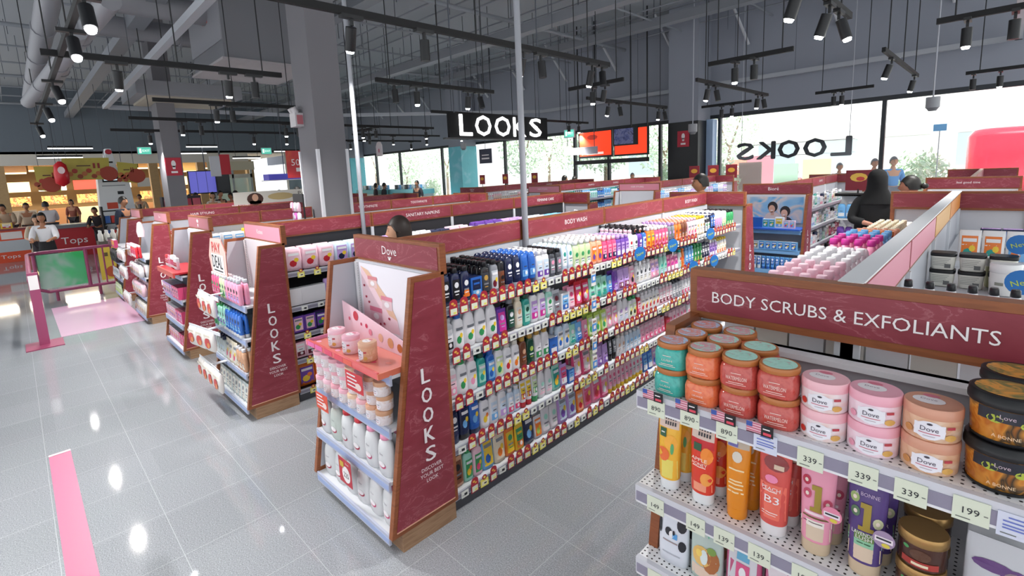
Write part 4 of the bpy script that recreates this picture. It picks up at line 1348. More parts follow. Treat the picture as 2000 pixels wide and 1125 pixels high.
def bag(x, y, z, w, h, body, label, dec, d=.05):
    t = thing('scrub_pouch', (x, y, z), label, 'pouch', None, random.uniform(-.06, .06))
    PROF['_p'] = PROF['pouch']; EXP['_p'] = 2.6
    b = MB(); b.loft([(q * h, ww * w / 2, dd * d / 2) for q, ww, dd in PROF['pouch']], mat(body, .3), 20, 2.6); b.build('pouch_body', t)
    b = MB(); dec(b, lambda off: surf('_p', w, d, h, off), w, h); b.build('print', t)
    return t


def d_cow(b, f, w, h):
    for (x, z, rx, rz) in ((.3, .72, .16, .12), (-.42, .6, .06, .14), (.34, .38, .12, .09)):
        O(b, f, w, h, x, z, rx, rz, '22252B')
    F(b, f, w, h, -.3, .1, .86, .96, '4A9AD0'); O(b, f, w, h, -.12, .55, .12, .07, '22252B'); O(b, f, w, h, -.02, .52, .08, .06, 'F0F0F0', .0022); O(b, f, w, h, .06, .56, .04, .04, '22252B', .0024); F(b, f, w, h, .02, .18, .46, .55, '5AA0D8', .0022)
    F(b, f, w, h, -.3, .2, .38, .4, '9A8A8A', .002)
    F(b, f, w, h, -.3, .3, .18, .2, 'B4B8C0', .002)


def d_egg(b, f, w, h):
    F(b, f, w, h, -.48, .48, .9, .985, '5E2A24'); O(b, f, w, h, -.1, .42, .3, .16, 'E0B86A'); O(b, f, w, h, .18, .4, .26, .2, 'A8683A'); O(b, f, w, h, -.02, .42, .12, .12, 'DCE8E4', .0022); O(b, f, w, h, -.18, .46, .1, .06, 'F0D06A', .0024); O(b, f, w, h, .2, .56, .14, .06, '7A9A4A', .0022)
    F(b, f, w, h, -.4, .4, .08, .25, 'E0C8B4'); F(b, f, w, h, .06, .1, .74, .98, '6AB89A', .002); F(b, f, w, h, -.36, -.06, .82, .84, '6A7A74', .002); F(b, f, w, h, -.36, -.1, .78, .795, '6A7A74', .002)


def d_pink(b, f, w, h):
    F(b, f, w, h, -.4, .4, .05, .95, 'D8D8DC'); b.text('A BONNE', f(.0022), 0, .84 * h, w=.6 * w, h=.05 * h, m=mat('B04A6A', .4)); F(b, f, w, h, -.16, .2, .66, .78, '6AB0D0', .0022); F(b, f, w, h, -.16, .22, .34, .62, 'D85A86', .0022); O(b, f, w, h, .03, .48, .1, .09, 'F0F0F0', .003); F(b, f, w, h, -.3, .35, .2, .3, 'E0487A', .0022)
    O(b, f, w, h, -.42, .8, .05, .05, '22252B', .003); O(b, f, w, h, .4, .8, .05, .05, '22252B', .003)


def d_gluta(b, f, w, h):
    O(b, f, w, h, -.15, .7, .26, .2, 'E8E0E4'); b.text('Gluta', f(.0022), .05 * w, .62 * h, w=.6 * w, m=mat('F2B0C4', .4)); F(b, f, w, h, -.35, .35, .2, .35, 'F0C8D4')


def d_very(b, f, w, h):
    O(b, f, w, h, -.1, .72, .3, .06, '5E3A74'); O(b, f, w, h, .22, .66, .22, .1, '5E3A74', .0017); O(b, f, w, h, .2, .65, .16, .08, '8E7A82', .0022); b.text('VERY', f(.002), 0, .42 * h, w=.62 * w, h=.13 * h, m=mat('9AA0A8', .4)); F(b, f, w, h, -.2, .2, .52, .535, '6A7078', .002, 2, 1)
    F(b, f, w, h, -.3, .3, .12, .3, 'B4BAC4', .002)


ZS3 = .6965
for (x, bc, nm, dc) in ((-.625, 'DDE2EA', 'white pouch with black cow patches', d_cow), (-.525, 'B8C8C0', 'pale green pouch with egg and honey picture', d_egg), (-.425, 'C05A80', 'pink-edged white pouch with a square badge', d_pink), (-.325, 'D07A9C', 'pink pouch with pale lettering', d_gluta), (-.225, 'E0C0CC', 'pale rose pouch partly hidden by the shelf', d_gluta)):
    bag(x, 1.30, ZS3, .092, .185, bc, nm + ', front one on the third foreground shelf', dc)
    bag(x, 1.37, ZS3, .092, .185, bc, nm + ', the one behind on the third foreground shelf', dc)
bag(.05, 1.30, ZS2, .105, .19, 'C4C6CA', 'silver grey pouch with purple swoosh and VERY lettering, front one', d_very)
bag(.05, 1.37, ZS2, .105, .19, 'C4C6CA', 'silver grey pouch with purple swoosh, the one behind', d_very)
bag(-.62, 1.28, .4465, .09, .17, '5AA0D8', 'blue pouch low in the right foreground display', d_gluta)


def price_card(x, z, y, s, label, blue=False, pink=False):
    b = MB(); b.box(-.0265, -.001, -.023, .0265, .001, .026, mat('DDE3CE', .6) if not blue else mat('D6DAEA', .6))
    if blue:
        for zz, a in ((.016, .012), (.008, .019), (.0, .019), (-.006, .019)):
            b.flat(on_y(-.0018), 1, 1, -a, a, zz, zz + .003, mat('6A78C0', .5))
    else:
        b.text(s, on_y(-.0018), 0, .001, h=.0135, m=INK)
    b.flat(on_y(-.0018), 1, 1, -.021, 0, -.0165, -.0145, mat('6A6E68', .6)); b.flat(on_y(-.0018), 1, 1, .018, .024, -.001, .001, mat('6A6E68', .6))
    tag(b.build('price_card', None, (x, y, z), random.uniform(-.03, .03)), label, 'price card')


PLC = 'first second third fourth fifth sixth seventh eighth'.split()
for i, (x, s) in enumerate(((-.655, '890'), (-.556, '890'), (-.458, '890'), (-.366, None), (-.27, '339'), (-.17, '339'), (-.09, '339'), (.0, '199'), (.062, None))):
    price_card(x, 1.202 + .003 * (i % 2), 1.2415, s or '', '%s price card on the upper foreground rail, %s' % (s, PLC[i] + ' from the left') if s else ['blue printed notice card on the upper foreground rail under the red jars', 'blue printed notice card at the right end of the upper foreground rail'][i > 4], blue=s is None)
for i, (x, s) in enumerate(((-.652, '149'), (-.532, '149'), (-.455, '139'), (-.368, '139'), (-.268, '189'), (-.165, '189'))):
    price_card(x, .902, 1.2315, s, '%s price card on the middle foreground rail, %s from the left' % (s, PLC[i]))
price_card(-.65, .657, 1.2315, '45', '45 price card on the lowest foreground rail in view')
for i, x in enumerate((-.662, -.563, -.465, -.378)):
    t = thing('flag_card', (x, 1.2335, 1.232), 'small American flag and black card clipped over the 890 cards, %s from the left' % PLC[i], 'card')
    b = MB(); b.box(-.03, 0, 0, .004, .001, .026, mat('E8C4CC', .5))
    for k in range(4):
        b.flat(on_y(-.0006), 1, 1, -.03, .004, .002 + k * .0065, .005 + k * .0065, mat('C05A74', .5))
    b.flat(on_y(-.0012), 1, 1, -.03, -.016, .013, .026, mat('3A54A0', .5)); b.box(-.03, -.0002, -.003, .03, .001, 0, mat('5A1A2E', .5))
    b.build('flag_print', t)
    b = MB(); b.box(.004, -.0005, -.004, .031, .0015, .024, BLACK); b.flat(on_y(-.0012), 1, 1, .008, .024, .014, .017, TXW); b.flat(on_y(-.0012), 1, 1, .009, .027, .0, .007, mat('D8485A', .5)); b.build('black_card', t)

# ------------------------------------------------------------------ goods either side of the row behind the BODY SCRUBS sign
xg = GX[0] - .40
random.seed(11)
SL = [(3, 'pouch', 'palepink', 'pink', 'lilac', 'rose', 3, 1.35), (4, 'curvy', 'palepink', 'palepink', 'pink', 'purple', 3, 1.35), (4, 'curvy', 'white', 'white', 'palepink', 'rose', 0, 1.35), (2, 'tottle', 'white', 'white', 'palepink', 'rose', 0, 1.3), (3, 'curvy', 'pink', 'magenta', 'white', 'magenta', 1, 1.4),
      (3, 'curvy', 'sky', 'sky', 'white', 'purple', 1, 1.3), (2, 'flat', 'purple', 'orange', 'yellow', 'magenta', 1, 1.2), (2, 'pump', 'orange', 'peach', 'orange', 'white', 2, 1.1), (5, 'flat', 'peach', 'cream', 'cream', 'orange', 2, 1.0), (5, 'flat', 'cream', 'cream', 'tan', 'orange', 2, 1.0), (8, 'box', 'cream', 'white', 'white', 'tan', 2, .9)]
run(SL, xg + .005, Y0 + .2, 1.185, 'top shelf', 'left side of the row behind the scrubs sign', xdir=(0, 1), rz=-PI / 2, rows=4, end=3.85, back=(1, 0), group=None)
t = None
b = MB(); b.disc(lambda a, c: (a, c, 0), 0, 0, .07, .045, NB, 18); b.box(-.005, -.005, -.06, .005, .005, -.001, WHITE)
tag(b.build('round_shelf_sign', None, (-.70, 3.75, 1.36)), 'blue oval sign lying above the purple and orange bottles beside the spine', 'sign')
# right side: white tubs with black bases, stacked
CREAMP = mat('DEDDD2', .45)


def white_tub(x, y, z, label, w=.105, h=.088):
    t = thing('cream_tub', (x, y, z), label, 'tub', None)
    b = MB(); b.loft([(0, w * .4, w * .4), (.004, w * .43, w * .43), (h * .8, w * .48, w * .48)], CREAMP, 20, 5); b.build('tub_body', t)
    b = MB(); f = lambda x_, z_: (x_, -w * .475 - .0005, z_)
    f = lambda x_, z_: (x_, -w * (.43 + .05 * z_ / (h * .8)) - .001, z_)
    for k in range(5):
        b.flat(f, 1, 1, -.038, .03 - .006 * k, h * (.66 - .1 * k), h * (.685 - .1 * k), mat('8A8C88', .5))
    b.flat(f, 1, 1, .008, .032, h * .12, h * .36, mat('6A6C6A', .5)); b.build('label', t)
    b = MB(); b.loft([(h * .8, w * .485, w * .485), (h * .82, w * .5, w * .5), (h * .98, w * .5, w * .5), (h, w * .47, w * .47)], BLACK if 'black' in label else WHITE, 20, 5); b.build('lid', t)


for k, z in enumerate((1.186, 1.276)):
    for i in range(3):
        for r in range(1):
            white_tub(-.2 + i * .112, 3.5, z, 'cream tub with black lid behind the scrubs sign, %s column, %s row' % (['left', 'middle', 'right'][i], ['lower', 'upper'][k]))
for i in range(6):
    o = goods('curvy', 'white', 'black', 'white', 'lilac' if i in (2, 3) else 'grey', (.06, .045, max(.08, round(at(1775 + i * 42, 546 + i * 4, y=2.5).z - 1.186, 3))), 0, 1, True)
    q = at(1775 + i * 42, 546 + i * 4, y=2.5)
    put('curvy', o, (q.x, 2.5, 1.186), 0, 'white bottle with black cap peeping over the scrubs sign, %s from the left' % PLC[i])
for i in range(7):
    put('box', goods('box', ['white', 'offwhite'][i % 2], ['black', 'white'][i % 2], 'white', 'silver', (.094, .05, .165), 4), (-.6 + i * .1, 1.74, 1.186), 0, 'white carton seen in the gap under the scrubs sign, %s from the left' % PLC[i])
qy = at(1950, 556, z=1.2)
for k, (x, y, z) in enumerate(((qy.x, qy.y, 1.186), (qy.x + .02, qy.y - .16, 1.186))):
    t = thing('cream_tub', (x, y, z), ['pale yellow labelled round tub with white lid right of the black lidded tubs', 'white round tub in front of the yellow labelled one'][k], 'tub')
    b = MB(); b.loft([(0, .05, .05), (.004, .054, .054), (.11, .056, .056)], mat(['D9D6A0', 'E6E6E2'][k], .35), 24, 2); b.build('tub_body', t)
    b = MB(); f = jmap(.0555, .001, 0, 2); b.flat(f, 2, 1, -.035, -.005, .05, .065, mat('8A8C80', .5)); b.disc(f, .022, .05, .011, .022, mat('A8A8B0', .5)); b.build('label', t)
    b = MB(); b.loft([(.11, .055, .055), (.112, .058, .058), (.15, .058, .058), (.154, .054, .054)], mat('EDEDEB', .3), 26, 2); b.build('lid', t)
SR = [(2, 'pouch', 'white', 'red', 'orange', 'teal', 3, 1.0), (2, 'pouch', 'white', 'orange', 'sky', 'orange', 3, 1.0)]
run(SR, -.18, 4.2, 1.186, 'upper level', 'goods behind the stacked cream tubs', xdir=(1, 0), rz=0, rows=2, back=(0, 1))
run([(3, 'box', 'navy', 'lilac', 'blue', 'white', 1, 1.25)], -.1, 4.9, 1.186, 'far upper level', 'goods right of the spine', xdir=(1, 0), rz=0, rows=1, back=(0, 1))
b = MB(); b.box(-.24, 0, .0, .24, .12, .04, mat('D8DADE', .4)); tag(b.build('display_riser', None, (-.0, 4.1, 1.183)), 'low white riser behind the cream tubs', 'riser')
for i, (px, py) in enumerate(((1992, 478), (1996, 552))):
    p = at(px, py, y=3.6 - i * .8)
    new_sign(p.x, p.y, p.z, .001, 'round blue New sign at the right edge of the picture, ' + ['upper', 'lower'][i])

# ================================================================== FRONT CENTRE END DISPLAY (soap)
gx, gy = GX[1], 1.18
# top: tray, jars, cards, poster
t = thing('counter_tray', (gx, gy, .93), 'pink to coral display tray on top of the front centre end display', 'tray')
b = MB(); b.box(-.40, -.03, 0, .40, .27, .012, mat('E58A7C', .25)); b.box(-.40, -.04, 0, .40, -.028, .035, mat('E86A6A', .25))
b.box(-.41, -.04, 0, -.40, .27, .03, mat('E79AC0', .3)); b.box(.40, -.04, 0, .41, .27, .03, mat('D9755C', .3))
b.build('tray_base', t)
b = MB()
for i, (x, c) in enumerate(((-.34, 'E86AA8'), (-.24, 'E86AA8'), (-.12, 'E0486A'), (.0, 'E0485A'), (.1, 'E8604A'))):
    b.flat(lambda a, c_: (a, -.0415, c_), 1, 1, x - .04, x + .05, .004, .031, mat(c, .4))
for i in range(9):
    b.disc(lambda a, c_: (a, c_, .0128), -.36 + i * .08, .02 + .04 * (i % 3), .02, .014, mat(['F4A8C8', 'E04868', 'F0806A'][i % 3], .3), 10)
b.build('tray_print', t)
t = thing('riser_card', (gx, gy, .943), 'pale pink backing card with flowers standing on the coral tray', 'card')
b = MB(); b.prism([(-.38, 0), (.36, 0), (.36, .07), (.1, .12), (-.16, .17), (-.38, .21)], 1, .2, .206, mat('F0CCD8', .45)); fn = lambda a, c: (a, .1985, c)
for (x, z, r, c) in ((-.22, .14, .03, 'C83A4A'), (-.3, .11, .012, 'D8607A'), (-.1, .1, .014, 'C83A5A'), (-.06, .07, .02, 'E08AA0'), (.05, .06, .025, 'E8B89A'), (.15, .05, .03, 'D9A074'), (.24, .04, .025, 'B86A3A'), (-.16, .1, .01, 'C83A5A')):
    b.disc(fn, x, z, r, r, mat(c, .4), 10)
b.build('card', t)
for i, (x, lc, bc, nm, fr) in enumerate(((-.20, 'F4C8D4', ('F6E0E6', 'F0E6E6', 'EFC8C8'), 'pink tub with red fruit', 'C8382E'), (-.03, 'EFB4C4', ('F6E2EA', 'E9C8A8', 'F8EAF0'), 'pink tub with blossom print', 'E79AB0'), (.15, 'DDAE8E', ('E8C2A4', 'C99874', 'EED6C0'), 'tan tub with almond print', 'C98A4E'))):
    round_jar(gx + x, gy + .06, .9435, .05, .1, .024, lc, bc, '%s on the coral tray, front centre display, %s of three' % (nm, ['left', 'middle', 'right'][i]), fruit=fr)
b = MB(); b.box(-.02, 0, 0, .70, .004, .41, mat('F0EDF4', .4))
po = tag(b.build('cosmetics_poster', None, (gx - .32, gy + .315, .97)), 'tall white poster with tumbling pink jars in the front centre display', 'poster')
b = MB(); fn = lambda a, c: (a, -.001, c)
b.add([fn(0, .39), fn(.1, .32), fn(.26, .1), fn(.27, .02), (0, -.001, .01)], [(0, 1, 2, 3, 4)], mat('F4D4DC', .4))
b.add([(0, -.0014, .39), (.06, -.0014, .37), (.2, -.0014, .22), (.26, -.0014, .1), (.2, -.0014, .12), (.08, -.0014, .3)], [(0, 1, 2, 3, 4, 5)], mat('E9C0A4', .4))
for (x, z, rr, c, c2) in ((.09, .3, .034, 'D88A90', 'EAC8C4'), (.19, .19, .038, 'E08A9C', 'E8CCD0'), (.1, .1, .044, 'DE7A94', 'EAC0CC')):
    b.flat(lambda a, c_: (a, -.002, c_), 1, 1, x - rr, x + rr, z - rr, z + rr * .7, mat(c2, .4)); b.flat(lambda a, c_: (a, -.0026, c_), 1, 1, x - rr * 1.08, x + rr * 1.08, z + rr * .45, z + rr * 1.1, mat(c, .4)); b.disc(lambda a, c_: (a, -.003, c_), x, z - rr * .2, rr * .5, rr * .45, mat('F8F4F6', .4), 12)
for (x, z) in ((.02, .27), (.03, .2), (.05, .17), (.16, .06), (.2, .1), (.03, .05), (.13, .05)):
    b.disc(lambda a, c_: (a, -.003, c_), x, z, .008, .008, mat('A83048', .4), 8)
b.v = [(v[0] * 1.45, v[1], v[2]) for v in b.v]
b.build('poster_print', po)
# shelf of small tubs, third shelf
for i in range(8):
    for k in range(3):
        x = gx - .36 + i * .098
        nm = ['pink', 'pale pink', 'rosy', 'pink', 'cream', 'pink', 'tan', 'tan'][i]
        lc = ['EFB4C4', 'F4C8D4', 'E8A8B4', 'EFB4C4', 'E8C8A8', 'F0B8C0', 'D9A484', 'C99874'][i]
        key = ('st', lc)
        if key not in GM:
            m1 = MB(); m1.loft([(0, .04, .04), (.003, .043, .043), (.054, .0435, .0435)], art('tub_s' + lc, [lc, 'F4ECEC', 'E8D8D4'], 25), 18, 2)
            f = jmap(.0435, .001, 0, 2)
            m1.disc(f, 0, .027, .022, .02, mat('F4F0F4', .4), 12); m1.text('Dove', jmap(.0435, .0016, 0, 2), 0, .032, w=.024, m=mat('4A3E50', .4)); m1.flat(jmap(.0435, .0016, 0, 2), 2, 1, -.012, .012, .019, .021, mat('C04A64', .4))
            m2 = MB(); m2.loft([(.054, .0445, .0445), (.073, .0445, .0445), (.076, .042, .042)], mat(lc, .3), 18, 2)
            GM[key] = (m1.mesh('small_tub'), m2.mesh('lid'))
        o = link('small_tub', GM[key][0], None, (x, gy + .025 + .01 * (k % 2), .6605 + k * .077))
        tag(o, '%s small tub under the coral tray, %s stack from left, %s one' % (nm, PLC[i], ['bottom', 'middle', 'top'][k]), 'tub')
        link('lid', GM[key][1], o)
# white bottles on two lower shelves
WB = ['silver', 'silver', 'red', 'red', 'pink', 'pink']
for k, z in enumerate((.385, .105)):
    for i in range(6):
        ms = goods('curvy', 'C8D2CA' if i == 1 and k == 0 else 'DCDEDF', WB[i] if k == 0 else ['silver', 'pink', 'silver', 'silver', 'pink', 'pink'][i], 'white', 'maroon' if i < 4 else 'rose', (.128, .07, .222), 4, 1, True)
        o2 = put('curvy', ms, (gx - .335 + i * .133, gy + .10, z), 0, 'white bottle, back row, %s shelf of the front centre display, %s from left' % (['middle', 'lowest'][k], PLC[i]))
        o = put('curvy', ms, (gx - .335 + i * .133, gy + .018, z), random.uniform(-.1, .1), 'large white bottle, %s cap, %s shelf, front centre display, %s from the left' % ((WB[i] if k == 0 else ['silver', 'pink', 'silver', 'silver', 'pink', 'pink'][i]), ['middle', 'lowest'][k], PLC[i]))
        b = MB(); f = lambda off: surf('curvy', .128, .07, .222, off)
        b.text('Dove', f(.0014), 0, .12, w=.03, m=mat('5A5464', .4)); b.disc(f(.001), .004, .06, .03, .016, mat('A8384E' if i < 4 else 'C8547A', .4), 12); b.disc(f(.0016), 0, .066, .028, .014, mat('F4F0F2', .4), 12)
        b.build('label', o)
b = MB(); b.box(-.07, -.001, -.075, .07, .001, .075, mat('B8303E', .5)); b.disc(on_y(-.002), .012, -.012, .045, .048, TXW, 18); b.text('225', on_y(-.0028), .012, -.015, w=.055, h=.03, m=INK); b.flat(on_y(-.002), 1, 1, -.055, -.01, .02, .055, mat('C8A840', .5)); b.text('Dove', on_y(-.002), .03, .055, w=.035, m=TXW)
tag(b.build('promotion_card', None, (gx + .02, gy - .072, .30), .0), 'red promotion card reading 225 hung over the lowest shelf of the front centre display', 'sign')
for i, (x, z, c, w) in enumerate(((.2, .87, 'D03840', .085), (-.22, .63, 'DB5038', .07))):
    b = MB(); b.box(-w, -.001, -.05, w, .001, .05, mat(c, .5))
    for k in range(4):
        b.flat(on_y(-.002), 1, 1, -w * .8, w * (.2 + .15 * k), .03 - k * .02, .038 - k * .02, TXW)
    b.disc(on_y(-.0026), w * .5, -.015, w * .35, .02, mat('F4D8D0', .5), 10)
    tag(b.build('promotion_card', None, (gx + x, gy - .06, z), .02), ['red promotion card below the coral tray in front of the small tubs', 'orange-red promotion card at the left of the small tub shelf'][i], 'sign')

# ================================================================== SECOND END DISPLAY and the row behind
gx = GX[2]
where = 'second end display from the centre'
run([(3, 'flat', 'rose', 'white', 'pink', 'green', 2, 1.05), (2, 'flat', 'palegreen', 'white', 'green', 'darkgreen', 2, 1.05), (5, 'flat', 'pink', 'silver', 'lilac', 'black', 2, 1.05)], gx - .4, gy - .0, .932, 'top shelf', where, (1, 0), 0, rows=2, back=(0, 1), end=.8)
run([(2, 'tottle', 'green', 'green', 'darkgreen', 'white', 2, 1), (3, 'tottle', 'mint', 'white', 'purple', 'darkgreen', 2, .95), (6, 'tottle', 'blue', 'white', 'sky', 'navy', 2, .95)], gx - .4, gy - .02, .662, 'third shelf', where, (1, 0), 0, rows=2, back=(0, 1), end=.8)
run([(4, 'flat', 'clear', 'navy', 'white', 'paleblue', 2, .95), (3, 'pouch', 'cream', 'cream', 'offwhite', 'rose', 3, .95), (3, 'flat', 'tan', 'white', 'offwhite', 'tan', 2, .95)], gx - .4, gy - .03, .387, 'second shelf', where, (1, 0), 0, rows=2, back=(0, 1), end=.8)
run([(9, 'pouch', 'clear', 'white', 'offwhite', 'grey', 0, .8)], gx - .4, gy - .03, .107, 'bottom shelf', where, (1, 0), 0, rows=2, back=(0, 1), end=.8)


def snack_strip(x, y, z, n, rz, label, cols=('F0EAE4', 'C83A38', 'D98A4A')):
    t = thing('hanging_snack_strip', (x, y, z), label, 'snack strip', None, rz)
    t.scale = (2.2, 1.3, 1.5)
    b = MB(); b.box(-.17, .002, .105, .1, .006, .125, mat('E4E6EA', .3)); b.box(-.02, .002, .115, 0, .15, .12, mat('E4E6EA', .3)); b.build('hook_strip', t)
    for k in range(n):
        b = MB()
        b.loft([(0, .034, .006), (.012, .036, .016), (.06, .036, .02), (.1, .036, .014), (.112, .034, .004)], mat(cols[0], .35), 12, 3.5)
        f = lambda a, c: (a, -.0215, c)
        b.disc(f, 0, .05, .024, .03, mat(cols[1], .4), 10); b.disc(lambda a, c: (a, -.022, c), .008, .04, .012, .016, mat(cols[2], .4), 8); b.flat(f, 1, 1, -.025, .025, .085, .098, mat('E8E0D0', .4))
        b.build('snack_pack', t, (-.13 + k * .073, 0, -.0))
    return t


snack_strip(gx - .07, gy - .10, .80, 3, 0, 'three white and red packs hanging uppermost on the second end display')
snack_strip(gx - .08, gy - .15, .51, 3, .15, 'tilted row of white and red packs hanging mid height on the second end display')
snack_strip(gx - .08, gy - .16, .2, 4, .0, 'lowest row of white and red packs hanging on the second end display')
t = thing('deal_board', (gx - .17, gy + .02, 1.12), 'white and pink board lettered PAY DEAL on the second end display', 'sign')
t.scale = (1.5, 1, 1.1)
b = MB(); b.add([(-.14, 0, .02), (.15, 0, -.02), (.17, 0, .2), (.1, 0, .3), (-.1, 0, .29), (-.17, 0, .14)], [(0, 1, 2, 3, 4, 5)], mat('F2B8AE', .5)); b.add([(-.14, .006, .02), (.15, .006, -.02), (.17, .006, .2), (.1, .006, .3), (-.1, .006, .29), (-.17, .006, .14)], [(5, 4, 3, 2, 1, 0)], mat('F2B8AE', .5))
b.build('board', t)
b = MB(); b.text('PAY', on_y(-.003), 0, .225, w=.16, h=.08, m=mat('C84848', .5)); b.flat(on_y(-.002), 1, 1, -.11, .12, .02, .17, TXW); b.text('DEAL', on_y(-.004), 0, .11, w=.19, h=.1, m=INK); b.flat(on_y(-.004), 2, 1, -.08, .09, .035, .045, INK); b.build('lettering', t)

where = 'sanitary napkin row'
xf2 = GX[2] + .37
N1 = [(3, 'pack', 'palepink', 'white', 'palepink', 'red', 3, 1.05), (3, 'pack', 'paleblue', 'white', 'lilac', 'navy', 3, 1.0), (3, 'pack', 'lilac', 'white', 'white', 'navy', 3, .95), (2, 'pack', 'white', 'blue', 'sky', 'purple', 3, .95), (2, 'pack', 'navy', 'white', 'sky', 'lime', 3, .9), (2, 'pack', 'palepink', 'white', 'peach', 'rose', 3, .95),
      (1, 'box', 'purple', 'white', 'cream', 'green', 1, 1.3), (3, 'pack', 'purple', 'white', 'white', 'lilac', 3, 1.0), (3, 'pack', 'lilac', 'white', 'purple', 'white', 3, .95), (3, 'pack', 'paleblue', 'white', 'white', 'lilac', 3, .9), (3, 'pack', 'sky', 'white', 'paleblue', 'blue', 2, .85), (3, 'box', 'pink', 'palepink', 'palepink', 'rose', 2, 1.2), (6, 'flat', 'white', 'white', 'cream', 'sky', 1, .85)]
run(N1, xf2, Y0 + .02, 1.14, 'top shelf', where, rows=2, end=4.15, splity=1)
N2 = [(3, 'box', 'white', 'white', 'offwhite', 'silver', 4, 1.25), (3, 'pack', 'lilac', 'white', 'white', 'tan', 3, .95), (3, 'pack', 'paleblue', 'white', 'white', 'navy', 3, .9), (8, 'pack', 'lilac', 'white', 'white', 'purple', 3, .9)]
N3 = [(2, 'box', 'purple', 'navy', 'palepink', 'green', 3, 1.2), (2, 'box', 'navy', 'purple', 'purple', 'green', 3, 1.2), (9, 'box', 'paleblue', 'navy', 'navy', 'white', 1, 1.1)]
N4 = [(4, 'box', 'palepink', 'pink', 'white', 'maroon', 1, 1.1), (3, 'box', 'white', 'paleblue', 'paleblue', 'navy', 1, 1.1), (8, 'pack', 'pink', 'white', 'rose', 'white', 3, .9)]
N5 = [(2, 'pack', 'sky', 'yellow', 'yellow', 'blue', 1, 1.0), (2, 'pack', 'orange', 'yellow', 'yellow', 'sky', 3, 1.0), (8, 'pack', 'sky', 'white', 'white', 'orange', 3, .9)]
N6 = [(2, 'pack', 'orange', 'yellow', 'purple', 'yellow', 3, 1.15), (3, 'pack', 'lilac', 'white', 'paleblue', 'purple', 3, 1.2), (6, 'pack', 'sky', 'yellow', 'white', 'orange', 3, 1)]
for T, z, nm in ((N2, .842, 'second shelf'), (N3, .602, 'third shelf'), (N4, .377, 'fourth shelf'), (N6, .107, 'bottom shelf')):
    run(T, xf2, Y0 + .02, z, nm, where, rows=1, end=1.5, splity=1)
run(N5, xf2, Y0 + .02, .242, 'raised part of the bottom shelf', where, rows=1, end=.6, splity=1) if False else None
for k, (sq, z, nm) in enumerate((('yyywyyyy', 1.117, 'top shelf'), ('wwyww', .817, 'second shelf'), ('ywwy', .577, 'third shelf'), ('yyw', .352, 'fourth shelf'), ('yyw', .082, 'bottom shelf'))):
    tags(sq, GX[2] + .415, [Y0 + .12 + i * .145 for i in range(8)], z, nm, where)

# third row and its end display
gx = -6.62
where = 'third end display from the centre'
b = MB(); b.box(-.40, -.03, 0, .40, .26, .02, mat('C03038', .3)); b.box(-.40, -.05, -.03, .40, -.03, .025, mat('D85850', .3)); tag(b.build('counter_tray', None, (gx, gy, .95)), 'red cosmetics tray on the third end display', 'tray')
run([(3, 'cyl', 'palepink', 'red', 'red', 'white', 1, .8), (3, 'tube', 'palepink', 'white', 'rose', 'white', 0, .8), (3, 'cyl', 'red', 'white', 'rose', 'white', 1, .9), (3, 'cyl', 'palepink', 'white', 'red', 'white', 1, .8)], gx - .36, gy + .03, .972, 'red tray', where, (1, 0), 0, rows=1, back=(0, 1), end=.74, splity=0)
for z, nm, body, ac in ((.662, 'third shelf', 'lilac', 'navy'), (.387, 'second shelf', 'palepink', 'purple'), (.107, 'bottom shelf', 'palepink', 'rose')):
    run([(5, 'box', body, 'grey', 'pink', ac, 3, 1.1), (4, 'box', 'rose', 'maroon', 'pink', ac, 0, 1.1)], gx - .4, gy - .02, z, nm, where, (1, 0), 0, rows=2, back=(0, 1), end=.8, splity=0)
b = MB(); b.box(-.36, 0, 0, .2, .004, .40, mat('C9CCD6', .4)); b.add([(-.1, -.001, 0), (.2, -.001, 0), (.1, -.001, .38)], [(0, 1, 2)], mat('9EA0A8', .4)); tag(b.build('cosmetics_poster', None, (gx, gy + .31, .98)), 'pale grey poster with a triangular shape in the third end display', 'poster')
where = 'oral care row'
run([(3, 'pack', 'white', 'white', 'sky', 'blue', 3, .9), (2, 'pack', 'yellow', 'yellow', 'orange', 'rose', 3, 1.1), (3, 'pack', 'lilac', 'white', 'palepink', 'navy', 3, .9)], GX[3] + .36, Y0, 1.17, 'top shelf', where, rows=2, end=1.25, splity=0)
for z, nm in ((.915, 'second shelf'), (.645, 'third shelf'), (.375, 'fourth shelf')):
    run([(3, 'pack', 'white', 'white', 'orange', 'blue', 3, .8), (3, 'pack', 'pink', 'white', 'white', 'red', 3, .8)], GX[3] + .36, Y0, z, nm, where, rows=1, end=.8, splity=0)
# fourth end display: crammed white and red goods
gx = -8.70
where = 'fourth end display from the centre'
for z, nm, sp in ((.932, 'top shelf', [(5, 'flat', 'white', 'palepink', 'palepink', 'red', 3, .9), (6, 'flat', 'red', 'white', 'rose', 'white', 1, .9)]), (.662, 'third shelf', [(6, 'pack', 'white', 'white', 'palepink', 'grey', 3, .9)]), (.387, 'second shelf', [(6, 'pack', 'palepink', 'white', 'white', 'orange', 3, .9)]), (.107, 'bottom shelf', [(6, 'pack', 'offwhite', 'white', 'white', 'tan', 3, .9)])):
    run(sp, gx - .4, gy - .06, z, nm, where, (1, 0), 0, rows=2, back=(0, 1), end=.8, splity=0)
for k, (z, dx) in enumerate(((.86, -.3), (.6, -.33), (.2, -.35))):
    snack_strip(gx + dx + .1, gy - .14, z, 3, 0, 'row of white packs hanging on the fourth end display, %s' % ['upper', 'middle', 'lowest'][k], ('ECE6E6', 'E0B8BC', 'C04848'))
b = MB(); b.loft([(0, .06, .04), (.08, .07, .05), (.2, .04, .03), (.22, .01, .01)], mat('EED8DC', .4), 12, 2.3); tag(b.build('bottle_display_dummy', None, (gx - .1, gy + .1, 1.2)), 'pale pink oversize bottle dummy on top of the fourth end display', 'display bottle')
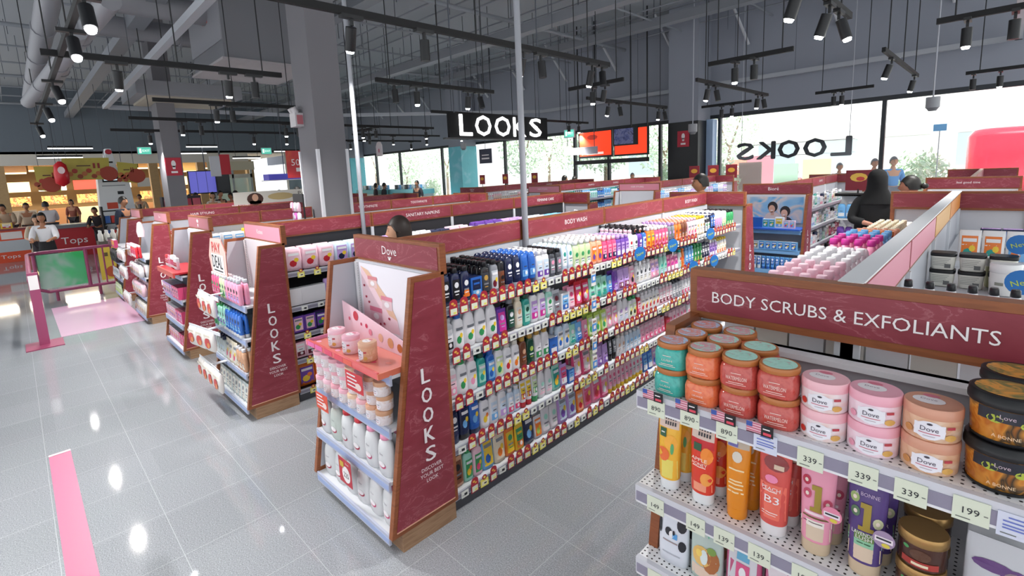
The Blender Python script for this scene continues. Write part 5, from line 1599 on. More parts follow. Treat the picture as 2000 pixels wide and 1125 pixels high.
run([(9, 'box', 'palepink', 'rose', 'red', 'white', 1, .8)], GX[4] + .36, Y0, 1.185, 'top shelf', 'hair styling row', rows=1, end=1.2, splity=0)
# fifth
gx = -10.75
where = 'farthest end display'
run([(5, 'box', 'darkgrey', 'black', 'maroon', 'rose', 2, 1.0), (4, 'box', 'rose', 'white', 'yellow', 'red', 1, 1)], gx - .4, gy - .06, .932, 'top shelf', where, (1, 0), 0, rows=1, back=(0, 1), end=.8, splity=0)
run([(5, 'pack', 'black', 'black', 'darkgrey', 'black', 2, 1.2)], gx - .4, gy - .06, .662, 'third shelf', where, (1, 0), 0, rows=1, back=(0, 1), end=.8, splity=0)
run([(8, 'pouch', 'silver', 'black', 'white', 'black', 2, .8)], gx - .4, gy - .06, .387, 'second shelf', where, (1, 0), 0, rows=1, back=(0, 1), end=.8, splity=0)
run([(8, 'pouch', 'palegreen', 'black', 'lime', 'white', 2, .8)], gx - .4, gy - .06, .107, 'bottom shelf', where, (1, 0), 0, rows=1, back=(0, 1), end=.8, splity=0)
# loaded hook stand at the column
t = thing('hook_stand', (-6.55, 2.72, 0), 'black wire hook stand with pale blister packs beside the thick grey column', 'display stand')
b = MB()
for sx in (-.15, .15):
    b.cyl((sx, 0, 0), (sx, 0, 1.72), .012, BLACK, 6)
b.cyl((-.15, 0, 1.72), (.15, 0, 1.72), .012, BLACK, 6); b.box(-.17, -.1, 0, .17, .1, .02, BLACK); b.box(-.15, -.01, 1.62, .15, 0, 1.72, BLACK)
b.build('wire_frame', t)
for k in range(12):
    c = ['EFA8C8', 'EDE6EE', 'F2C8D8', 'E4E0EA', 'D86AC0', 'F0F0F4'][k % 6]
    b = MB(); b.loft([(0, .04, .012), (.01, .044, .02), (.1, .042, .02), (.12, .03, .006)], mat(c, .3), 10, 3); b.disc(lambda a, q: (a, -.0215, q), 0, .06, .022, .026, mat('F4F0F6', .4), 8)
    b.build('blister_pack', t, (-.1 + .1 * (k % 3), -.05, 1.5 - .13 * (k // 3)))
# long PANTENE board over the fourth row
p0, p1 = at(456, 418, x=-9.0), at(563, 392, x=-9.0)
b = MB(); b.box(-.01, 0, 0, 0, 1.75, .2, mat('E6E0D4', .5)); b.disc(lambda a, c: (.002, a, c), .33, .08, .13, .1, mat('4A2A20', .5), 14); b.disc(lambda a, c: (.003, a, c), .33, .1, .05, .06, mat('D9A88C', .5), 12); b.flat(lambda a, c: (.002, a, c), 1, 1, .24, .42, 0, .05, mat('4A2A20', .5))
b.text('PANTENE', lambda a, c: (.003, a, c), 1.3, .13, w=.5, h=.07, m=mat('4A4038', .5)); b.disc(lambda a, c: (.002, a, c), .75, .1, .22, .06, mat('C9B07A', .5), 14)
tag(b.build('header_poster', None, (-8.66, 2.55, 1.56)), 'cream PANTENE header board with a dark haired woman above the hair styling row', 'poster')

# ================================================================== SECOND BANK OF ROWS
B2 = 'second bank'
gondola(-2.25, 7.72, 11.2, 'white goods row of the second bank running behind the blue poster display', 4, {2: 'SHAMPOO'}, tiers=(.065, .335, .605, .875, 1.145), sides='+')
BI = endcap(-2.25, 7.35, 'LOOKS end display with a blue poster of a young couple, right of centre', 'Bioré', .045, shelfm=mat('7FB0DE', .4))
for sx, cx, ya, yb, nm, tx in ((1, -.3, 8.75, 12.2, 'pale pink lettered header row beyond the foreground display', {}), (1, -5.0, 8.8, 12.4, 'middle row of the second bank under the orange screens', {2: 'SHAMPOO'}), (1, -7.0, 8.3, 12.6, 'row of the second bank below the orange screens at left', {1: 'SHAMPOO', 2: 'SHAMPOO'}), (1, -9.0, 8.0, 12.4, 'leftmost row of the second bank near the cyan column', {2: 'SHAMPOO'})):
    gondola(cx, ya, yb, nm, 4, tx)
    if cx == -5.0:
        ec = endcap(cx, ya - .37, 'end display with a pink header before the man in the second bank', 'HAIR STYLING', .03, ins=PINKH, looks=False)
    elif cx == -7.0:
        ec = endcap(cx, ya - .37, 'end display with a pink header in the second bank, left of the man', 'HAIR STYLING', .03, ins=PINKH, looks=False)
    elif cx == -9.0:
        ec = endcap(cx, ya - .37, 'end display with a burgundy header in the second bank near the cyan column', ('START IN', 'LOOK'), looks=False)
    else:
        ec = endcap(cx, ya - .37, 'burgundy header with script lettering reading feel good time, far right', 'feel good time', .035, looks=False)
    endcap(cx, yb + .4, 'far end panel closing the distant row at %s' % {-.3: 'the right edge', -5.0: 'the middle', -7.0: 'the left of the man', -9.0: 'the cyan column'}[cx], None, flip=True, looks=False)
endcap(-2.25, 11.6, 'far grey and burgundy end panel of the white goods row', None, flip=True, looks=False)
# poster of couple
b = MB(); b.box(-.33, 0, 0, .36, .004, .36, art('sky_print', ['5E9AD0', '8AB8DC', 'D9C8C4', '4AA8D8', '3E8AC4'], 4))
po = tag(b.build('couple_poster', None, (-2.25, 7.655, 1.0)), 'blue sky poster of a young couple in the end display right of centre', 'poster')
b = MB()
for (x, hz, c, d) in ((-.02, .2, 'D4A48C', 0), (.14, .14, 'DDAE98', 0)):
    b.disc(on_y(-.0015), x, hz - .14, .1, .09, mat(['D9C4BE', '3A3038'][x > 0], .5), 14); b.disc(on_y(-.002), x, hz + .02, .065, .075, mat('2A2226', .5), 14); b.disc(on_y(-.0026), x - .01, hz - .01, .042, .055, mat(c, .5), 14)
    b.flat(on_y(-.0032), 1, 1, x - .025, x + .005, hz - .035, hz - .025, TXW); b.flat(on_y(-.0026), 1, 1, x - .02, x + .02, hz - .1, hz - .05, mat(c, .5))
b.build('figure_print', po)
where = 'blue end display right of centre'
run([(2, 'box', 'paleblue', 'sky', 'sky', 'blue', 3, .8), (2, 'box', 'blue', 'blue', 'blue', 'navy', 4, 1.1), (2, 'box', 'sky', 'paleblue', 'teal', 'white', 3, .9), (1, 'box', 'white', 'paleblue', 'yellow', 'sky', 1, 1.2), (3, 'box', 'palepink', 'paleblue', 'sky', 'rose', 3, .8)], -2.25 - .4, 7.4, .955, 'tray shelf', where, (1, 0), 0, rows=1, back=(0, 1), end=.8, splity=0)
b = MB(); b.box(-.41, -.03, 0, .41, .25, .02, mat('2E5EC0', .35)); tag(b.build('counter_tray', None, (-2.25, 7.35, .935)), 'bright blue tray on the end display with the couple poster', 'tray')
for z, nm, sp in ((.662, 'third shelf', [(2, 'box', 'rose', 'pink', 'white', 'red', 3, .9), (2, 'box', 'paleblue', 'navy', 'grey', 'white', 3, .9), (6, 'box', 'sky', 'white', 'blue', 'white', 3, .9)]), (.387, 'second shelf', [(3, 'tube', 'rose', 'white', 'pink', 'white', 0, 1), (3, 'tube', 'paleblue', 'white', 'blue', 'white', 0, 1), (7, 'tube', 'sky', 'blue', 'blue', 'white', 0, 1)]), (.107, 'bottom shelf', [(3, 'cyl', 'teal', 'white', 'sky', 'navy', 1, 1.1), (4, 'cyl', 'rose', 'white', 'pink', 'yellow', 1, 1.1), (3, 'cyl', 'teal', 'silver', 'yellow', 'navy', 1, 1.1), (4, 'cyl', 'orange', 'silver', 'red', 'yellow', 1, 1.1)])):
    run(sp, -2.25 - .4, 7.33, z, nm, where, (1, 0), 0, rows=1, back=(0, 1), end=.8, splity=0)
where = 'white goods row of the second bank'
random.seed(5)
pal = [('white', 'white', 'paleblue', 'sky'), ('white', 'silver', 'cream', 'gold'), ('paleblue', 'white', 'white', 'blue'), ('white', 'palepink', 'white', 'rose'), ('silver', 'white', 'white', 'grey'), ('mint', 'white', 'white', 'green'), ('white', 'navy', 'white', 'navy'), ('teal', 'white', 'mint', 'white'), ('palepink', 'white', 'white', 'red'), ('white', 'black', 'offwhite', 'maroon')]
for i, z in enumerate(ZT):
    sp = []
    for k in range(15):
        c = pal[(k * 3 + i * 2) % 10]
        if i in (1, 2) and k > 9:
            c = ('maroon', 'white', 'rose', 'white')
        sp.append((2, ['flat', 'box', 'cyl', 'tottle'][(k + i) % 4]) + c + ((k + i) % 4, .95))
    run(sp, -2.25 + .38, 7.75, z, TIER[i], where, end=3.4, splity=0)
for cx, ya, yb, where, cset in ((-5.0, 8.85, 12.3, 'middle row of the second bank', [('sky', 'navy', 'paleblue', 'blue'), ('white', 'white', 'sky', 'lilac'), ('lilac', 'white', 'white', 'purple')]), (-7.0, 8.35, 12.5, 'second bank row left of the man', [('sky', 'white', 'white', 'blue'), ('paleblue', 'teal', 'mint', 'teal'), ('blue', 'navy', 'sky', 'white')]), (-9.0, 8.05, 12.3, 'second bank row by the cyan column', [('white', 'palepink', 'white', 'rose'), ('palepink', 'white', 'cream', 'red'), ('white', 'white', 'cream', 'gold')])):
    sp = [(4, ['tottle', 'flat', 'pump'][k % 3]) + cset[k % 3] + (k % 4, 1.0) for k in range(12)]
    run(sp, cx + .38, ya, 1.185, 'top shelf', where, rows=2, end=yb - ya - .05, splity=0)
    if cx == -7.0:
        run(sp, cx + .38, ya, .915, 'second shelf', where, rows=1, end=yb - ya - .05, splity=0)
# small stand with red sign and blue/purple/pink bottles
t = thing('bottle_stand', (-1.42, 8.4, 0), 'narrow white stand between the rows, beneath a red promotion sign', 'display stand')
b = MB(); b.box(-.22, -.15, 0, .22, .2, .1, WHITE)
for z in (.35, .68, 1.0, 1.33):
    b.box(-.22, -.15, z, .22, .2, z + .015, WHITE)
b.box(-.22, .18, 0, .22, .2, 1.35, WHITE); b.box(-.24, -.15, 1.33, .24, .2, 1.37, BLACK)
b.build('stand_body', t)
b = MB(); b.box(-.15, 0, 1.4, .15, .01, 1.68, mat('7A1E2C', .5)); b.cyl((0, .005, 1.36), (0, .005, 1.42), .01, BLACK, 6)
b.disc(on_y(-.002), 0, 1.58, .1, .06, mat('D8B04A', .5), 10); b.disc(on_y(-.003), .02, 1.56, .05, .03, mat('B83A3A', .5), 8); b.build('promotion_sign', t)
for z, nm, c in ((1.018, 'upper', 'sky'), (.698, 'middle', 'purple'), (.368, 'lower', 'magenta')):
    run([(4, 'flat', c, 'white', c, 'white', 1, 1.35)], -1.63, 8.3, z, nm + ' level', 'narrow white stand', (1, 0), 0, rows=1, back=(0, 1), end=.42, splity=0)
for i in range(6):
    x = [-5.95, -5.4, -4.9, -13.6, -12.5, -11.2][i]
    y = [13.4, 13.3, 13.2, 12.6, 12.7, 12.8][i]
    b = MB(); b.box(-.14, -.01, 0, .14, 0, .34, mat('8A2230', .5)); b.disc(on_y(-.012), 0, .2, .09, .06, mat('E0A83A', .5), 10); b.cyl((0, 0, -1.45), (0, 0, 0), .012, BLACK, 6); b.cyl((0, 0, -1.45), (0, 0, -1.43), .14, BLACK, 12)
    tag(b.build('promotion_stand', None, (x, y, 1.45)), 'small red and gold promotion stand near the windows, ' + ['left of the blue poster display', 'middle one behind the blue poster display', 'right one behind the blue poster display', 'leftmost of three by the cyan counter', 'middle of three by the cyan counter', 'right of three by the cyan counter'][i], 'sign stand')
# cyan display counters along the window, left
for i, (x, y) in enumerate(((-21.5, 12.8), (-18.6, 12.8))):
    t = thing('cyan_counter', (x, y, 0), 'cyan topped white display counter by the windows, %s of the cyan column' % ['farther left', 'just left'][i], 'counter')
    b = MB(); b.box(-1.3, -.3, 0, 1.3, .3, 1.1, mat('E4EEF0', .5)); b.build('counter_body', t)
    b = MB(); b.box(-1.35, -.32, 1.1, 1.35, .32, 1.3, mat('86D8E2', .4)); b.build('counter_top', t)
    for k in range(9):
        tag(link('carton', goods('box', *[('white', 'sky', 'paleblue', 'teal'), ('darkgrey', 'white', 'grey', 'black'), ('sky', 'white', 'white', 'blue')][(k + i) % 3], (.14, .1, .2), 1, 0, False)[0], None, (x - 1.1 + k * .27, y, 1.3)), 'carton on the cyan counter %s of the cyan column, %s from the left' % (['farther left', 'just left'][i], ORD[k]), 'box')

# ================================================================== HANGING SIGNS AND SCREENS
t = thing('hanging_store_sign', (-7.0, 5.75, 2.54), 'long black hanging sign with glowing white LOOKS letters above the aisles', 'sign')
b = MB(); b.box(-.06, 0, 0, 0, 2.72, .44, mat('060608', .9)); b.build('sign_box', t)
GLW = mat('FFFFFF', .5, emit=1.6)
b = MB(); fn = lambda a, c: (.012, a, c)
for i, (ch, yc, w) in enumerate((('L', .42, .3), ('O', .86, .4), ('O', 1.38, .42), ('K', 1.87, .36), ('S', 2.36, .36))):
    v, f, a = text2d(ch)
    for q_, (ox, oz) in enumerate(((-.007, 0), (.007, 0), (0, .007), (0, -.007), (0, 0))):
        b.add([(.012 + q_ * .002, yc - .04 + ox + p[0] * w * 1.02, .225 + oz + p[1] * .37) for p in v], f, GLW)
b.build('sign_letters', t)
b = MB()
for y in (.15, 2.5):
    b.cyl((-.03, y, .44), (-.03, y, ZC - 2.54), .012, DGREY, 6)
b.box(-.08, -.1, -.03, 0, 2.9, 0, mat('0E1014', .4))
b.build('hanger', t)
# mirrored letters seen from behind
t = thing('window_letter_sign', (-3.77, 13.9, 1.885), 'dark LOOKS letters hung in the window, seen mirrored from inside', 'sign')
b = MB(); DK = mat('2E3238', .6)
for ch, xc, w in (('L', 1.05, .38), ('O', .52, .46), ('O', -.04, .46), ('K', -.56, .42), ('S', -1.06, .4)):
    v, f, a = text2d(ch)
    z0 = .215
    for q_, (ox, oz) in enumerate(((-.014, 0), (.014, 0), (0, .014), (0, -.014), (0, 0))):
        for yy in (-.02 - q_ * .002, .02 + q_ * .002):
            b.add([(xc + ox - p[0] * w, yy, z0 + oz + p[1] * .42) for p in v], f, DK)
b.build('letters', t)
b = MB(); b.box(-1.3, .0, .36, 1.3, .012, .375, LGREY); b.box(-1.3, .0, .06, 1.3, .012, .075, LGREY)
for x in (-1.15, 1.2):
    b.cyl((x, .005, .06), (x, .005, ZC - 1.885), .008, LGREY, 5)
b.build('hanger', t)
OR = mat('F0401C', .5, emit=.7)
t = thing('menu_screen', (-9.46, 12.98, 2.17), 'orange lit menu screen panel by the windows, left one with a white strip', 'screen')
b = MB(); b.box(0, 0, 0, 1.2, .08, .8, BLACK); b.cyl((.6, .04, .8), (.6, .04, ZC - 2.17), .02, BLACK, 6); b.build('casing', t)
b = MB(); b.flat(on_y(-.003), 1, 1, .03, 1.17, .06, .78, OR); b.flat(on_y(-.006), 1, 1, .1, .9, .1, .17, mat('F2D9D0', .5, emit=.5)); b.disc(on_y(-.005), .5, .62, .2, .08, mat('B8301C', .5, emit=.3), 10); b.build('screen', t)
t = thing('menu_screen', (-8.2, 12.98, 2.17), 'orange lit screen with a dark blue picture inset, right one by the windows', 'screen')
b = MB(); b.box(0, 0, 0, 1.1, .08, .8, BLACK); b.cyl((.55, .04, .8), (.55, .04, ZC - 2.17), .02, BLACK, 6); b.build('casing', t)
b = MB(); b.flat(on_y(-.003), 1, 1, .03, 1.07, .05, .77, OR); b.box(.0, -.03, .3, .8, -.004, .82, BLACK); b.flat(on_y(-.034), 1, 1, .03, .66, .34, .78, art('crowd_picture', ['2A3058', '5A64A0', '8A90C0', '2A3058'], 9)); b.build('screen', t)
b = MB(); b.box(-9.6, 12.9, 1.98, -7.1, 13.05, 2.1, BLACK); b.cyl((-9.5, 13.04, 2.1), (-9.5, 13.04, ZC), .02, BLACK, 6); b.cyl((-7.15, 13.04, 2.1), (-7.15, 13.04, ZC), .02, BLACK, 6)
tag(b.build('light_bar'), 'thick black bar hung under the two orange screens', 'light bar')
b = MB(); b.box(-9.75, 12.6, 2.28, -8.55, 12.66, 2.5, mat('C9C8D2', .5)); b.cyl((-9.65, 12.63, 2.5), (-9.65, 12.63, ZC), .012, DGREY, 5); b.cyl((-8.65, 12.63, 2.5), (-8.65, 12.63, ZC), .012, DGREY, 5)
tag(b.build('blank_hanging_sign'), 'pale grey blank sign hanging before the left orange screen', 'sign')


def exit_sign(p, face, label):
    m = mat('5EC8B0', .5, emit=.6)
    b = MB()
    if face == 'y':
        b.box(-.2, 0, 0, .2, .05, .26, LGREY); fn = lambda o: (lambda a, c: (a, -o, c + .13))
    else:
        b.box(0, -.28, 0, .05, .28, .36, LGREY); fn = lambda o: (lambda a, c: (.05 + o, a, c + .18))
    s = 1 if face == 'y' else 1.4
    b.cyl((.02, .02, .25), (.02, .02, ZC - p[2]), .008, DGREY, 5)
    b.flat(fn(.002), 1, 1, -.18 * s, .18 * s, -.11 * s, .11 * s, m)
    b.text('EXIT', fn(.004), .05 * s, 0, w=.2 * s, m=mat('F4FFFA', .5, emit=.8)); b.flat(fn(.004), 1, 1, -.14 * s, -.08 * s, -.07 * s, .07 * s, mat('F4FFFA', .5, emit=.8))
    tag(b.build('exit_sign', None, p), label, 'sign')


exit_sign((-9.55, 12.6, 2.82), 'y', 'green EXIT sign hanging left of the orange screens')
for px, nm in ((282, 'left of the narrow column'), (520, 'near the thick column')):
    p = at(px, 298, x=-27.9)
    exit_sign((-27.9, p.y, p.z - .1), 'x', 'pale green EXIT sign over the shopfronts ' + nm)
for (px, py, s, nm) in ((1822, 200, 1, 'before the right hand window'), (1353, 250, 1, 'in front of the black column'), (905, 285, .9, 'above the cyan column')):
    p = at(px, py, y=12.9)
    b = MB(); b.cyl((0, 0, -.1), (0, 0, .1), .11, mat('9A9CA0', .5), 14); b.cyl((0, 0, .1), (0, 0, ZC - p.z), .014, LGREY, 6); b.cyl((0, 0, -.16), (0, 0, -.1), .06, mat('6A6C70', .4), 12, r2=.1)
    tag(b.build('dome_camera', None, tuple(p)), 'grey hanging dome security camera ' + nm, 'security camera')
p = at(948, 305, y=13.5)
b = MB(); b.box(-.35, 0, -.28, .35, .02, .28, mat('3A3E52', .5)); b.flat(on_y(-.002), 1, 1, -.2, .2, .02, .06, TXW); b.flat(on_y(-.002), 1, 1, -.22, .22, -.12, -.06, TXW); b.cyl((0, .01, .28), (0, .01, ZC - p.z), .01, DGREY, 5)
tag(b.build('small_hanging_sign', None, tuple(p)), 'small dark grey hanging sign right of the cyan column', 'sign')
p = at(741, 305, y=12.5)
b = MB(); b.prism([(-.25, 0), (.25, 0), (.25, .5), (.1, .7), (-.15, .62), (-.25, .45)], 1, 0, .04, mat('F0E4EA', .5)); b.disc(on_y(-.002), 0, .25, .06, .1, mat('D87A94', .5)); b.cyl((0, .02, .6), (0, .02, ZC - p.z), .01, DGREY, 5)
tag(b.build('small_hanging_sign', None, tuple(p)), 'white rounded hanging sign above the far windows near the thick column', 'sign')

# ================================================================== PINK TURNSTILE BARRIER
PK = mat('9A4468', .45)
PK2 = mat('8C3A5A', .45)
b = MB()
b.prism([(-2.56, .855), (-2.55, .87), (1.2, .87), (1.2, .855)], 1, -.035, .03, PK) if False else b.box(-2.52, -.035, .855, 1.2, .03, .885, PK)
b.box(-2.53, -.035, .853, -2.515, .03, .887, mat('E8B4C4', .4))
o = tag(b.build('barrier_rail'), 'wide flat pink barrier rail end in the lower left foreground', 'barrier')
b = MB(); b.box(-1.3, -.02, 0, -1.26, .02, .855, PK2); b.build('post', o)
b = MB(); b.box(.9, -.02, 0, .94, .02, .855, PK2); b.build('post', o)
b = MB(); b.box(-2.3, -.01, .05, 1.1, .01, .8, mat('F0A0C4', .05, alpha=.25)); b.build('acrylic_panel', o)
t = thing('swing_gate', (-8.35, .05, 0), 'pink pedestal post of the far barrier with a white sticker on top', 'barrier post')
b = MB(); b.box(-.03, -.05, 0, .03, .05, .93, PK); b.build('post', t)
b = MB(); b.box(-.2, -.18, 0, .22, .18, .012, PK2); b.build('base_plate', t)
b = MB(); b.flat(lambda a, c: (.032, a, c), 1, 1, -.045, .045, .72, .9, TXW); b.flat(lambda a, c: (a, -.052, c), 1, 1, -.025, .025, .72, .9, TXW); b.build('sticker', t)
t = thing('pink_fence', (-11.6, 0, 0), 'far pink tube fence with a green tinted panel and upright bars', 'fence')
FZ = .88


def tube_path(b, pts, r, m):
    for p, q in zip(pts[:-1], pts[1:]):
        b.cyl(p, q, r, m, 8)


b = MB(); tube_path(b, [(3.2, .02, FZ - .05), (.2, .05, FZ), (.05, .12, FZ), (0, .25, FZ), (0, 1.9, FZ)], .028, PK); tube_path(b, [(.05, .12, FZ), (.05, .12, .25), (0, .25, .18), (0, 1.9, .18)], .026, PK)
b.build('top_and_bottom_rail', t)
for y in (.35, .95, 1.6):
    b = MB(); b.cyl((0, y, 0), (0, y, .18 if y < 1.5 else FZ), .024, PK2, 8); b.build('leg', t)
b = MB(); b.cyl((0, .82, .18), (0, .82, FZ), .03, PK, 8); b.build('middle_post', t)
for i in range(7):
    b = MB(); b.cyl((0, .95 + i * .12, .18), (0, .95 + i * .12, FZ), .014, PK, 6); b.build('bar', t)
b = MB(); b.box(-.006, .16, .24, .006, .8, FZ - .04, art('green_tinted_panel', ['B8C8C0', '9ABBA8', '4EB87A', '2EB860'], 1.6, .1)); b.build('green_panel', t)
b = MB(); b.box(-10.9, .22, .0, -8.6, 1.15, .006, mat('D4AEC6', .08)); tag(b.build('floor_sheet'), 'glossy pink floor sticker between the barrier post and fence', 'floor sticker')  # flat glossy pink sheet lying on the tiles

# ================================================================== SHOPFRONT SIDE (far left)
BEI = mat('C9B48E', .7)
WARM = mat('FFE2A8', .5, emit=2.2)
b = MB(); b.box(-36.2, -6, 0, -36, 12, 3.6, mat('8A6E4A', .8)); struct(b.build('wall_food_court'))
b = MB(); b.box(-36, -6, 3.45, XW, 12, 3.6, mat('D9D2C4', .8)); struct(b.build('ceiling_food_court'))
b = MB(); b.box(XW - .25, -6, 3.05, XW - .02, 9.2, ZS, mat('D6D0C6', .7)); struct(b.build('trim_8'))
b = MB()
for y0, y1 in ((-.3, 1.0), (4.9, 5.2), (6.9, 7.1), (9.2, 9.6)):
    b.box(XW - .4, y0 - .1, 0, XW - .1, y0 + .25, 3.05, BEECH)
struct(b.build('trim_9'))
pl = D.lights.new('food_court_fill', 'AREA'); pl.energy = 900; pl.size = 1.2; pl.size_y = 12; pl.shape = 'RECTANGLE'; pl.color = (1, .86, .66)  # added area fill that warms the food court, has no visible fitting
lo = D.objects.new('food_court_fill', pl); COLL.objects.link(lo); lo.location = (-32, 3, 3.4)
for k in range(9):
    y = -3 + k * 1.5
    z = [3.0, 2.75, 2.9][k % 3]
    t = thing('shop_light_shelf', (-34.5, y, z), 'warm glowing cornice strip in the food court, %s from the left' % ORD[k], 'shop light', 'glowing food court cornices')
    b = MB(); b.box(0, -.7, 0, .6, .7, .06, WARM); b.build('light_strip', t); b = MB(); b.box(-.1, -.72, .06, .7, .72, 3.45 - z, mat(['9A6E3A', 'B08A4E', '7A5430'][k % 3], .6)); b.build('fascia', t)
for k in range(9):
    y = -2.6 + k * 1.4
    t = thing('food_stall', (-33.8, y, 0), 'food court stall with lit menu board and counter, %s from the left' % ORD[k], 'food stall', 'food court stalls')
    b = MB(); b.box(0, -.6, 0, .6, .6, 1.1, mat(['8A5E3A', 'D0BC94', '5A5450'][k % 3], .6)); b.build('stall_counter', t)
    b = MB(); b.box(-.9, -.55, 2.0, -.84, .55, 2.5, mat(['E8E2D4', '2A3038', 'E4D0A8', 'F4F4F0', 'B83A30'][k % 5], .5, emit=.6)); b.build('menu_board', t)
    b = MB(); b.box(-.9, -.5, 1.3, -.7, .5, 1.75, art('stall_goods', ['D99A4A', 'E8C87A', '8A4A2A', 'F0E0B8'], 6)); b.build('food_display', t)
# white booth, screens, banners, counters
t = thing('white_booth', (-20, 2.45, 0), 'tall white information booth with a dark screen near the left', 'booth')
b = MB(); b.prism([(-.55, 0), (.5, 0), (.35, 2.5), (.1, 2.62), (.02, 3.2), (-.12, 3.2), (-.2, 2.62), (-.42, 2.5)], 0, -.5, 0, mat('E9EBEE', .4)); fn = lambda o: (lambda a, c: (o, a, c))
b.flat(fn(.004), 1, 1, -.32, .12, 2.15, 2.4, BLACK); b.flat(fn(.006), 1, 1, -.28, .08, 2.2, 2.24, mat('C8DCE8', .5, emit=.6)); b.flat(fn(.006), 1, 1, -.28, .08, 2.3, 2.33, mat('C8DCE8', .5, emit=.6)); b.flat(fn(.004), 1, 1, -.3, -.02, 1.3, 1.5, mat('D8503A', .5)); b.flat(fn(.004), 1, 1, .02, .18, 1.75, 1.85, INK); b.flat(fn(.004), 1, 1, -.12, .02, 2.75, 2.8, INK)
b.disc(fn(.005), -.05, 3.1, .09, .08, mat('B82838', .5)); b.flat(fn(.004), 1, 1, -.35, .25, 2.02, 2.05, mat('9A9EA4', .5)); b.build('booth_body', t)
YB = art('gold_banner_print', ['A89838', 'B4A440', 'B4A440', 'A89838'], 1.5)
for i, (pts_, nm) in enumerate(((((65, 325), (118, 325), (120, 375), (75, 372)), 'left'), (((120, 309), (212, 308), (215, 350), (122, 352)), 'middle, largest'), (((228, 316), (268, 320), (270, 358), (232, 354)), 'right'))):
    t = thing('festive_banner', (-19, 0, 0), 'hanging gold festive banner with red flowers, %s of three' % nm, 'banner')
    q = [at(*p, x=-19) for p in pts_]
    vs = [(0, p.y, p.z) for p in q]
    b = MB(); b.add(vs, [(0, 1, 2, 3)], YB); b.add([(-.02, v[1], v[2]) for v in vs], [(3, 2, 1, 0)], YB); b.build('banner_cloth', t)
    b = MB(); c = sum(q, Vector()) / 4; w = (q[1].y - q[0].y); h = q[0].z - q[3].z
    for k in range(10):
        yy = c.y - w * .45 + w * .1 * k; zz = c.z - h * (.22 + .15 * math.sin(k * 2.1 + i))
        b.disc(lambda a, s: (.006, a, s), yy, zz, .07, .07, mat(['9A4428', 'B86A3A', 'A83A2A'][k % 3], .5), 8)
    b.disc(lambda a, s: (.008, a, s), [q[3].y + .3, q[2].y, q[2].y][i], q[3].z + .15, .22, .22, mat('A03C28', .5), 14)
    b.flat(lambda a, s: (.008, a, s), 1, 1, c.y - w * .2, c.y + w * .1, c.z + h * .12, c.z + h * .17, mat('5A3A28', .5))
    b.flat(lambda a, s: (.008, a, s), 1, 1, c.y + w * .15, c.y + w * .2, c.z + h * .02, c.z + h * .26, mat('8A2A20', .5)); b.flat(lambda a, s: (.008, a, s), 1, 1, c.y + w * .25, c.y + w * .3, c.z + h * .02, c.z + h * .26, mat('8A2A20', .5))
    b.build('flower_print', t)
    b = MB()
    for p in q[:2]:
        b.cyl((0, p.y + (.1 if p is q[0] else -.1), p.z), (0, p.y + (.1 if p is q[0] else -.1), ZC), .008, DGREY, 4)
    b.build('hanging_wire', t)
p = at(120, 340, x=-18.6)
b = MB(); b.loft([(-.35, .02, .02), (-.25, .16, .16), (.0, .17, .17), (.25, .14, .14), (.35, .04, .04)], mat('D01E28', .3), 16, 2.2, cx=0); b.disc(lambda a, s: (.175, a, s), 0, .1, .08, .1, mat('F4D8D8', .4)); b.cyl((0, 0, .35), (0, 0, ZC - p.z), .006, DGREY, 4)
tag(b.build('red_lantern_balloon', None, tuple(p)), 'shiny red lantern balloon between the left and middle gold banners', 'balloon')
p = at(430, 323, x=-18)
b = MB(); b.box(-.02, -.3, -.35, .02, .0, .3, mat('D8D8DC', .5)); b.box(-.02, .0, -.3, .02, .3, .35, mat('C02834', .5)); b.cyl((0, 0, .3), (0, 0, ZC - p.z), .01, DGREY, 5)
tag(b.build('hanging_sign_panel', None, tuple(p)), 'white and red hanging panel left of the thick column', 'sign')
p = at(581, 320, x=-13)
t = thing('red_sale_banner', tuple(p), 'orange-red hanging banner with the number 50 touching the thick column', 'banner')
b = MB(); b.box(-.02, -.28, -.36, 0, .28, .34, art('sale_print', ['D8603A', 'C8343A', 'C8343A'], 2)); b.build('banner_cloth', t)
b = MB(); b.text('50', lambda a, c: (.006, a, c), -.05, .04, w=.22, m=TXW); b.flat(lambda a, c: (.004, a, c), 1, 1, -.05, .2, -.2, -.1, TXW); b.build('lettering', t)
b = MB(); b.cyl((0, 0, .34), (0, 0, ZC - p.z), .01, DGREY, 5); b.build('hanging_wire', t)
# purple screens
for i, (px, w, c) in enumerate(((404, 1.15, 'purple'), (436, .45, 'black'))):
    p = at(px, 355, x=-20 + i * .2)
    b = MB(); b.box(-.08, -w / 2, -.42, 0, w / 2, .4, BLACK); b.flat(lambda a, s: (.004, a, s), 1, 1, -w / 2 + .03, w / 2 - .03, -.38, .37, mat('6A6AC8', .4, emit=.5) if i == 0 else mat('1A2026', .3)); b.cyl((-.04, 0, .4), (-.04, 0, ZC - p.z), .02, DGREY, 6)
    if i == 0:
        for s_ in (-.3, .0, .3):
            b.flat(lambda a, s: (.006, a, s), 1, 1, s_ - .006, s_ + .006, -.38, .37, mat('3A3A80', .4))
    tag(b.build('hanging_screen', None, tuple(p)), ['violet glowing hanging screen left of the thick column', 'black side screen next to the violet one'][i], 'screen')
